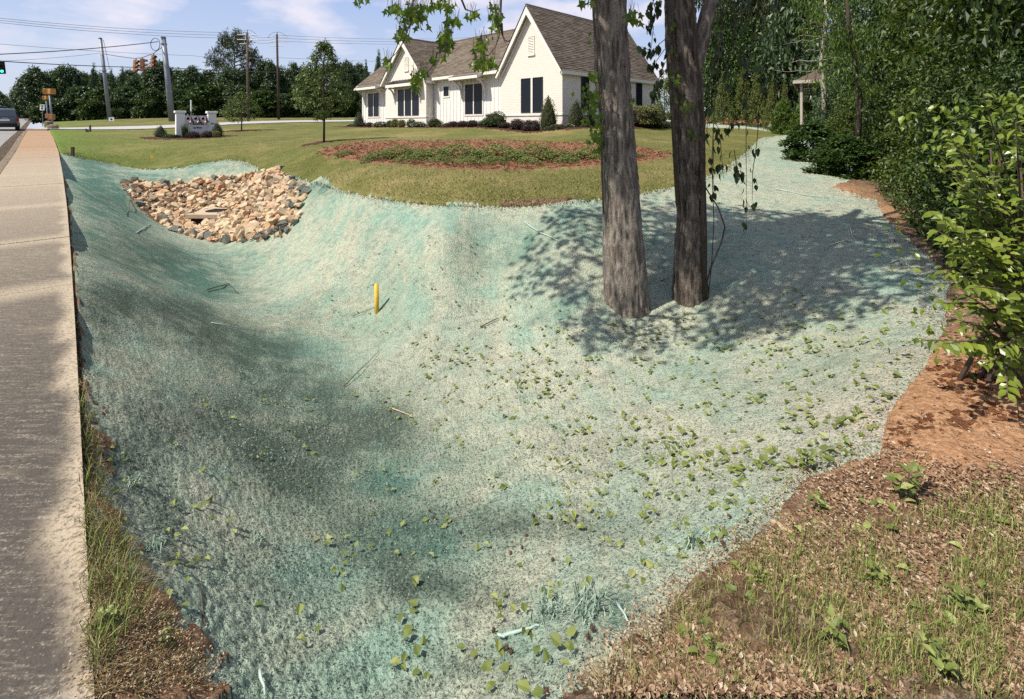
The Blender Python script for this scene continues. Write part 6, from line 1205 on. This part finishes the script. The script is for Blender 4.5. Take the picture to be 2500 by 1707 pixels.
for i, ((x, y, s, pi_), z) in enumerate(zip(LP, fz)):
    k = g.randrange(8); flip = g.random() < .3; q = g.uniform(0, 6.28); M_ = Matrix.Translation((x, y, z + .012 + s * .10)) @ Matrix.Rotation(q, 4, 'Z') @ Matrix.Rotation(g.uniform(-.22, .22) + (math.pi if flip else 0), 4, 'X') @ Matrix.Rotation(g.uniform(-.25, .15), 4, 'Y') @ Matrix.Scale(s, 4)
    if i < 300: o = link('fallen_leaf', L_FALL[k]); o.matrix_world = M_; lk = ('pale green leaf lying underside up ' if flip else 'curled green leaf lying ') + PLACE[pi_]; tag(o, lk, 'leaf', lk)
    else: m = np.array(M_); V, Fs = CURL[k]; st_l.append((V @ m[:3, :3].T + m[:3, 3], Fs))
v, f = cat(st_l); tag(link('scattered_leaves', mesh('scattered_leaves', v, f, LM_FALLS)), 'many small green leaves scattered across the pale green ground', 'leaf litter', kind='stuff')
# ------------------------------------------------------------------ litter, dry grass, weeds, twigs, seed balls
def litter_mat(): 
    t = NT('dry_leaf_litter'); return t.bsdf(t.ramp(t.island(), (0, (.07, .04, .025)), (.3, (.17, .10, .06)), (.6, (.26, .165, .10)), (.88, (.36, .255, .165)), (1, (.46, .39, .30))), .85, spec=.15)
M_LIT = litter_mat(); PL = scat(34000, [(1500, 1480), (1620, 1330), (1760, 1200), (1850, 1090), (1990, 1045), (2030, 960), (2120, 900), (2324, 900), (2324, 1587), (1380, 1587)], lambda x, y: np.clip((y - 850) / 400, .25, 1) ** 1.2)
H_ = hit(PL[:, 0], PL[:, 1]); n = len(H_); gl = np.random.default_rng(12); A = rnd_dir(n, gl); A[:, 2] = A[:, 2] * .3 + .05; v, f = leaves(H_ + np.array([0, 0, .018]), A, rnd_dir(n, gl) * .45 + np.array([0, 0, 1]), gl.uniform(.008, .023, n), T_QUAD)
tag(link('leaf_litter', mesh('leaf_litter', v, f, M_LIT)), 'brown dead leaves covering the ground in the lower right corner', 'leaf litter', kind='stuff')
def strawmat(nm, *c): t = NT(nm); return t.bsdf(t.ramp(t.island(), *[(i / (len(c) - 1), q) for i, q in enumerate(c)]), .8, spec=.2)
M_DRY = strawmat('dry_grass_blades', (.17, .11, .06), (.34, .25, .14), (.26, .23, .10), (.48, .39, .25)); M_GRS = strawmat('green_grass_blades', (.07, .105, .02), (.13, .175, .035), (.22, .25, .07), (.34, .32, .15))
PD = scat(9000, [(1300, 1587), (1480, 1430), (1640, 1290), (1850, 1120), (2000, 1180), (2324, 1200), (2324, 1587)]); H_ = hit(PD[:, 0], PD[:, 1]); n = len(H_); A = rnd_dir(n, gl); A[:, 2] = np.abs(A[:, 2]) * .18; v, f = leaves(H_ + np.array([0, 0, .012]), A, rnd_dir(n, gl) * .3 + np.array([0, 0, 1]), gl.uniform(.025, .07, n), (T_LONG[0] * np.array([1, .11, .3]), T_LONG[1]))
tag(link('dry_straw', mesh('dry_straw', v, f, M_DRY)), 'dry straw and dead grass stems strewn in the lower right corner', 'dry grass', kind='stuff')
PG = scat(1500, [(1420, 1587), (1600, 1370), (1760, 1230), (2000, 1200), (2324, 1120), (2324, 1587)], lambda x, y: np.clip(fbm(x * .012, y * .012, 0, 3) * 3.2 - 1.1, .03, 1)); H_ = hit(PG[:, 0], PG[:, 1])
v, f = blades(9000, list(H_), .06, .5, 6, .0014); j = np.repeat(gl.normal(0, .04, (9000, 2)), 5, 0); v[:, :2] += j
tag(link('green_grass', mesh('green_grass', v, f, M_GRS)), 'thin upright green and tan grass in the lower right corner', 'grass', kind='stuff')
PV = scat(300, [(176, 880), (205, 920), (245, 1120), (300, 1290), (330, 1400), (215, 1560), (195, 1250), (186, 1050)]); H_ = hit(PV[:, 0], PV[:, 1]); v, f = blades(750, list(H_), .10, .7, 8, .0015); j = np.repeat(gl.normal(0, .012, (750, 2)), 5, 0); v[:, :2] += j
tag(link('verge_grass', mesh('verge_grass', v, f, M_GRS)), 'green and straw grass growing along the sidewalk edge', 'grass', kind='stuff')
PV = scat(6500, [(165, 620), (172, 620), (200, 900), (250, 1150), (360, 1350), (480, 1587), (215, 1587), (190, 1130), (176, 850)]); H_ = hit(PV[:, 0], PV[:, 1]); n = len(H_); A = rnd_dir(n, gl); A[:, 2] = np.abs(A[:, 2]) * .4; v, f = leaves(H_ + np.array([0, 0, .01]), A, rnd_dir(n, gl) * .3 + np.array([0, 0, 1]), gl.uniform(.02, .06, n), (T_LONG[0] * np.array([1, .16, .3]), T_LONG[1]))
tag(link('verge_straw', mesh('verge_straw', v, f, M_DRY)), 'dead brown grass along the sidewalk edge', 'dry grass', kind='stuff')
PV = scat(5000, [(215, 1300), (330, 1380), (400, 1440), (500, 1587), (215, 1587)]); H_ = hit(PV[:, 0], PV[:, 1]); H_[:, :2] += gl.normal(0, .03, (len(H_), 2)); n = len(H_); A = rnd_dir(n, gl); A[:, 2] = A[:, 2] * .3 + .06; v, f = leaves(H_ + np.array([0, 0, .012]), A, rnd_dir(n, gl) * .45 + np.array([0, 0, 1]), gl.uniform(.004, .010, n), T_QUAD)
tag(link('verge_litter', mesh('verge_litter', v, f, strawmat('verge_bits', (.12, .06, .03), (.30, .17, .09), (.40, .28, .17), (.36, .38, .30)))), 'tan and orange crumbs of soil and straw on the verge at bottom left', 'leaf litter', kind='stuff')
# lawn: short tufts that break up the turf and its cut edge
PT = scat(26000, [(140, 346), (335, 380), (420, 374), (540, 362), (700, 404), (850, 444), (1000, 463), (1250, 461), (1530, 421), (1660, 372), (1735, 312), (1560, 302), (1300, 310), (900, 312), (600, 312), (300, 306), (130, 305)]); H_ = hit(PT[:, 0], PT[:, 1]); okm = ~inpoly(H_[:, 0], H_[:, 1], B_P) & (side_dist(H_[:, 0], H_[:, 1]) < -.05); H_ = H_[okm]
n = len(H_); A = rnd_dir(n, gl) * .6 + np.array([0, 0, .8]); v, f = leaves(H_ + np.array([0, 0, .03]), A, rnd_dir(n, gl), gl.uniform(.03, .06, n), (T_LONG[0] * np.array([1, .9, 1]), T_LONG[1]))
tag(link('lawn_grass', mesh('lawn_grass', v, f, strawmat('lawn_grass_blades', (.09, .105, .025), (.17, .17, .05), (.27, .235, .095), (.38, .31, .165)))), 'short mown grass of the lawn, green with straw coloured patches', 'grass', kind='stuff')
EP = np.array([(136, 349), (150, 352), (200, 362), (260, 373), (335, 385), (380, 384), (420, 380), (470, 369), (520, 363), (550, 366), (580, 378), (640, 393), (700, 410), (760, 429), (850, 450), (920, 460), (1000, 467), (1100, 470), (1180, 469), (1250, 465), (1370, 455), (1450, 441), (1530, 425), (1600, 405), (1640, 385), (1665, 368), (1690, 350), (1708, 330), (1722, 316), (1760, 309)], float)
qe = gl.random(9000) * (len(EP) - 1.001); ie = qe.astype(int); PE = EP[ie] + (EP[ie + 1] - EP[ie]) * (qe - ie)[:, None]; H_ = hd(PE); H_[:, :2] += gl.normal(0, 1, (len(H_), 2)) * np.array([.14, .10]) * (H_[:, 1:2] / 11); H_[:, 1] += .06
n = len(H_); A = rnd_dir(n, gl) * .8 + np.array([0, -.1, .6]); v, f = leaves(H_ + np.array([0, 0, .0]), A, rnd_dir(n, gl), gl.uniform(.03, .07, n), (T_LONG[0] * np.array([1, 1.1, 1]), T_LONG[1]))
tag(link('turf_edge_grass', mesh('turf_edge_grass', v, f, strawmat('turf_edge_blades', (.05, .045, .02), (.10, .10, .03), (.19, .18, .06), (.33, .27, .14)))), 'ragged grass along the cut edge between lawn and sprayed ground', 'grass', kind='stuff')
PT = scat(9000, BED_PX); H_ = hit(PT[:, 0], PT[:, 1]); n = len(H_); A = rnd_dir(n, gl); A[:, 2] = np.abs(A[:, 2]) * .4; v, f = leaves(H_ + np.array([0, 0, .07]), A, rnd_dir(n, gl) * .5 + np.array([0, 0, 1]), gl.uniform(.08, .2, n), (T_LONG[0] * np.array([1, .35, 1]), T_LONG[1]))
tag(link('pine_straw', mesh('pine_straw', v, f, strawmat('pine_straw_needles', (.09, .04, .022), (.22, .10, .055), (.33, .175, .10), (.42, .26, .16)))), 'rusty pine needles heaped over the mulch bed', 'mulch', kind='stuff')
# litter spilled over the borders of the sprayed ground
EP2 = np.array([(1900, 428), (1990, 455), (2010, 500), (2070, 550), (2120, 590), (2150, 640), (2150, 700), (2145, 740), (2100, 830), (2010, 950), (1990, 1030), (1900, 1050), (1830, 1080), (1790, 1130), (1750, 1190), (1700, 1230), (1640, 1270), (1580, 1320), (1530, 1370), (1480, 1420), (1420, 1475), (1380, 1530), (1310, 1580)], float)
qe = gl.random(7000) * (len(EP2) - 1.001); ie = qe.astype(int); PE = EP2[ie] + (EP2[ie + 1] - EP2[ie]) * (qe - ie)[:, None]; H_ = hd(PE); H_[:, :2] += gl.normal(0, 1, (len(H_), 2)) * np.clip(H_[:, 1:2] * .035, .05, .25); H_[:, 2] = tfast(H_[:, 0], H_[:, 1])
n = len(H_); A = rnd_dir(n, gl); A[:, 2] = A[:, 2] * .3 + .08; v, f = leaves(H_ + np.array([0, 0, .016]), A, rnd_dir(n, gl) * .45 + np.array([0, 0, 1]), gl.uniform(.008, .022, n) * np.clip(H_[:, 1] / 3, .8, 2.0), T_QUAD)
tag(link('border_litter', mesh('border_litter', v, f, strawmat('border_litter_bits', (.10, .06, .035), (.24, .15, .09), (.30, .30, .22), (.40, .33, .23)))), 'mixed brown and grey bits along the border of sprayed ground and litter', 'leaf litter', kind='stuff')
# crumbs of mulch standing proud of the sprayed ground, close by
PC = scat(9000, [(250, 900), (420, 800), (900, 900), (1500, 1000), (1900, 1040), (1600, 1290), (1350, 1540), (1200, 1600), (500, 1600), (420, 1450), (300, 1200)]); H_ = hit(PC[:, 0], PC[:, 1]); cr = []
tv = np.array([(1, 0, -.3), (-.6, .9, -.3), (-.6, -.9, -.3), (.1, 0, .9)]); tf_ = np.array([(0, 1, 3), (1, 2, 3), (2, 0, 3)]); n = len(H_); q = gl.random(n) * 6.283; s = gl.uniform(.002, .006, n) * np.clip(H_[:, 1] / 2.4, .8, 1.8)
cq, sq = np.cos(q)[:, None], np.sin(q)[:, None]; X = tv[None, :, 0] * cq - tv[None, :, 1] * sq; Yq = tv[None, :, 0] * sq + tv[None, :, 1] * cq; Zq = np.broadcast_to(tv[None, :, 2], X.shape)
V = np.stack([X, Yq, Zq], -1) * s[:, None, None] + (H_ + np.array([0, 0, .008]))[:, None]; Fq = tf_[None] + (np.arange(n) * 4)[:, None, None]
tag(link('mulch_crumbs', mesh('mulch_crumbs', V.reshape(-1, 3), Fq.reshape(-1, 3), strawmat('mulch_crumb', (.20, .26, .215), (.30, .34, .27), (.15, .24, .20), (.36, .37, .30)))), 'loose crumbs of pale green sprayed mulch on the near slope', 'mulch', kind='stuff')
# sprayed twigs, sticks
M_STK = plain('teal_sprayed_stick', (.33, .43, .39), .9, var=.25, scale=20); M_STKD = plain('dark_stick', (.09, .075, .055), .9, var=.3, scale=20); M_STKT = plain('tan_stick', (.40, .30, .19), .9, var=.2, scale=20)
def stick(px, r, mat, label, group='sticks lying on the sprayed ground', name='stick', lift=.015):
    P = hd(px); P[:, 2] += lift; c = P[0].copy(); Q = [P[0]]
    for a, b_ in zip(P[:-1], P[1:]):
        for t_ in (.33, .67, 1): v = a + (b_ - a) * t_; Q.append(v + np.array([g.gauss(0, r * .4), g.gauss(0, r * .4), abs(g.gauss(0, r * .3))]))
    o = MB().tube([tuple(q - c) for q in Q], list(np.linspace(r, r * .5, len(Q))), 6).build(name, mat, None, True); o.location = tuple(c); return tag(o, label, 'stick', group)
for px, r, m, lb in [([(1140, 1452), (1190, 1437), (1225, 1428)], .007, M_STK, 'pale broken stick on the near slope beside the flattened grass'), ([(1130, 1448), (1145, 1455)], .007, M_STK, 'stub of the pale broken stick at its left end'), ([(780, 880), (860, 800)], .006, M_STKD, 'thin dark straight stick lying on the slope below the yellow stake'), ([(890, 930), (940, 950)], .007, M_STKT, 'short tan stick among leaves in the middle of the slope'), ([(1190, 505), (1215, 525), (1260, 545), (1265, 550)], .012, M_STK, 'long pale twig at the edge of the shade left of the trunk'),
                     ([(1890, 500), (1930, 515), (1935, 540), (1945, 555)], .010, M_STK, 'wavy pale twig in the shade right of the vines'), ([(1880, 560), (1920, 548), (1960, 556)], .009, M_STK, 'curved pale twig at the far side of the shade'), ([(2020, 600), (2050, 590), (2060, 606)], .009, M_STK, 'small hooked pale twig at the right of the shade'), ([(1760, 430), (1830, 445), (1880, 450)], .012, M_STK, 'long pale branch on the path near the wood bend'), ([(1640, 560), (1700, 556)], .008, M_STK, 'thin twig in the shade behind the forked trunk'),
                     ([(1750, 1190), (1775, 1205), (1795, 1218)], .011, M_STKT, 'tan stick at the border of green mulch and leaf litter'), ([(1600, 1310), (1690, 1345)], .006, M_STKT, 'long straw-coloured stalk crossing the mulch border'), ([(2160, 1165), (2240, 1180)], .005, M_STKT, 'thin straw stalk lying in the leaf litter on the right'), ([(1400, 1375), (1425, 1420)], .006, M_STK, 'green sprayed stem near the mulch border'), ([(450, 1330), (470, 1440)], .004, M_STKD, 'thin dark stem on the left slope'), ([(590, 1530), (600, 1590)], .006, M_STK, 'sprayed stem standing at the bottom of the picture'),
                     ([(295, 455), (292, 480), (285, 490)], .012, M_STKD, 'bent dark twig left of the stone bed'), ([(310, 530), (340, 510)], .012, M_STK, 'pale twig on the bank below the stone bed'), ([(470, 660), (520, 645), (540, 668)], .012, M_STKD, 'looped dark vine stem on the bank'), ([(480, 735), (560, 752)], .009, M_STK, 'pale straight twig on the bank'), ([(1500, 640), (1520, 632)], .008, M_STKD, 'short dark stick behind the thick trunk'), ([(1090, 745), (1130, 725)], .009, M_STKD, 'dark stick right of the yellow stake'), ([(800, 720), (850, 700)], .006, M_STKD, 'thin dark twig left of the yellow stake')]: stick(px, r, m, lb)
# flattened, sprayed grass clumps on the near slope
for i, (x, y, n, h, sp2, lb) in enumerate([(1340, 1390, 70, .11, 1.9, 'flattened clump of sprayed grass on the near slope'), (1245, 1400, 40, .09, 1.8, 'smaller sprayed grass clump left of the flattened one'), (300, 1100, 50, .06, 1.8, 'sprayed grass tuft on the left bank by the sidewalk'), (350, 1250, 45, .06, 1.8, 'sprayed grass tuft at the eroded lip of the bank'), (580, 1230, 30, .07, 1.9, 'loose sprayed grass blades on the left slope'), (1580, 1230, 40, .06, 1.8, 'sprayed grass tuft near the mulch border'), (1130, 1080, 26, .07, 1.3, 'small sprayed tuft beside the seed balls')]):
    p = hd([(x, y)])[0]; o = thing('flattened_grass', lb, 'grass tuft', tuple(p), 0, 'sprayed grass tufts'); link('blades', mesh('blades', *blades(n, [np.array([g.gauss(0, h * .35), g.gauss(0, h * .35), 0]) for _ in range(20)], h, sp2, 40 + i, .0028, 2.6), strawmat('sprayed_blades', (.10, .17, .13), (.22, .30, .235), (.34, .41, .32)) if i == 0 else bpy.data.materials['sprayed_blades']), o)
# weeds
for i, (x, y, s, lb) in enumerate([(2060, 1140, .13, 'bushy green weed in the leaf litter on the right'), (1860, 1165, .07, 'pale green weed at the mulch border'), (1900, 1480, .08, 'broad-leaved weed near the bottom right'), (2200, 1400, .09, 'drooping light green weed in the dry grass'), (1830, 1070, .09, 'green weed clump at the tip of the mulch border'), (370, 1480, .05, 'small green weed on the near verge'), (240, 1430, .06, 'dark green weed between sidewalk and bank'), (1990, 1330, .07, 'green weed in the middle of the dry grass'), (1720, 1330, .06, 'light weed left in the dry grass'), (2130, 1540, .09, 'drooping weed at the bottom of the dry grass'), (1610, 1490, .06, 'small weed at the lower mulch border')]):
    p = hd([(x, y)])[0]; o = thing('weed', lb, 'weed', tuple(p), 0, 'weeds in the litter'); n = 26; gq2 = np.random.default_rng(60 + i); hgt = gq2.random(n) * s; A = rnd_dir(n, gq2); A[:, 2] = np.abs(A[:, 2]) * .5; Pq = np.stack([gq2.normal(0, s * .22, n), gq2.normal(0, s * .22, n), hgt], -1)
    link('foliage', mesh('foliage', *leaves(Pq, A, rnd_dir(n, gq2) * .4 + np.array([0, 0, 1]), s * .42, T_OVATE), LM_FALLS), o); MB().tube([(0, 0, -.02), (.005, 0, s)], .003, 5).build('stem', M_STKD, o)
# spiky seed balls
V, Fs = rock(77); sv = []; sp3 = MB(); sp3.lathe([(.02, -.5), (.35, -.36), (.5, 0), (.35, .36), (.02, .5)], (0, 0, 0), 9)
for d in rnd_dir(34, np.random.default_rng(5)): a = np.array([d[1], -d[0], .1]); a /= np.linalg.norm(a); b_ = np.cross(d, a); sp3.add([d * .42 + a * .10, d * .42 - a * .05 + b_ * .09, d * .42 - a * .05 - b_ * .09, d * .74], [(0, 1, 3), (1, 2, 3), (2, 0, 3)])
BALL = sp3.me('seed_ball', plain('dry_seed_ball', (.075, .045, .03), .9, var=.3, scale=20))
for x, y in [(975, 1165), (1045, 1215), (1195, 1222), (1210, 1175), (1185, 1250), (1255, 1277), (1160, 1262), (1247, 1330), (1240, 1595), (1335, 1455), (1345, 1435), (1645, 1250), (1670, 1247), (1675, 1235), (1700, 1255), (1715, 1270), (1640, 1240), (1695, 1190), (1655, 1180), (1620, 1300), (1605, 1310), (1120, 1440), (1150, 1480), (1160, 1490), (1955, 1480), (1975, 1600 - 20), (1250, 1180), (985, 1180)]:
    p = hd([(x, min(y, 1580))])[0]; o = link('seed_ball', BALL); o.location = (p[0], p[1], p[2] + .016); o.scale = (.017,) * 3; o.rotation_euler = (g.random() * 3, g.random() * 3, 0); lk = 'dark spiky seed ball ' + ('on the near mulch slope' if x < 1450 else 'lying near the dry grass border'); tag(o, lk, 'seed ball', lk)
# big folded leaf pairs right at the bottom
for i, (x, y, s, lb) in enumerate([(1275, 1480, .052, 'large dark green folded leaf near the bottom centre'), (1305, 1488, .042, 'dark leaf touching the large folded one'), (1205, 1580, .05, 'large leaf cut by the bottom edge of the picture'), (1235, 1582, .042, 'pale round leaf beside the one at the bottom edge')]):
    p = hd([(x, min(y, 1583))])[0]; o = link('large_leaf', L_FALL[i]); o.location = (p[0], p[1], p[2] + .02); o.scale = (s,) * 3; o.rotation_euler = (g.uniform(-.3, .3), g.uniform(-.3, .1), g.uniform(2.4, 3.6)); tag(o, lb, 'leaf', 'large leaves at the bottom')
# clods of orange clay and rocks by the wood
M_CLOD = plain('orange_clay_clod', (.40, .16, .065), .95, var=.3, scale=14, bump=.4); PCl = scat(420, [(2030, 960), (2120, 830), (2324, 820), (2324, 960), (2150, 990), (2010, 1030)]); H_ = hit(PCl[:, 0], PCl[:, 1]); parts = []
for p in H_: V, Fs = g.choice(ROCKS); parts.append((V * g.uniform(.015, .05) + p + np.array([0, 0, .012]), Fs))
v, f = cat(parts); tag(link('clay_clods', mesh('clay_clods', v, f, M_CLOD)), 'crumbly orange clay clods under the lime shrub', 'soil', kind='stuff')
# ivy-like ground cover in the shade of the wood
PI = scat(9000, [(1800, 380), (1960, 400), (2010, 460), (2060, 520), (2130, 580), (2190, 650), (2324, 700), (2324, 450), (2000, 380)]); H_ = hit(PI[:, 0], PI[:, 1]); n = len(H_); v, f = leaves(H_ + np.stack([np.zeros(n), np.zeros(n), gl.uniform(.02, .22, n)], -1), rnd_dir(n, gl), rnd_dir(n, gl) * .5 + np.array([0, 0, 1]), gl.uniform(.05, .10, n), T_QUAD)
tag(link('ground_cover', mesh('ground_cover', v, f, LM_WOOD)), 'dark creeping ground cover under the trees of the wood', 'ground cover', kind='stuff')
bpy.context.view_layer.update()
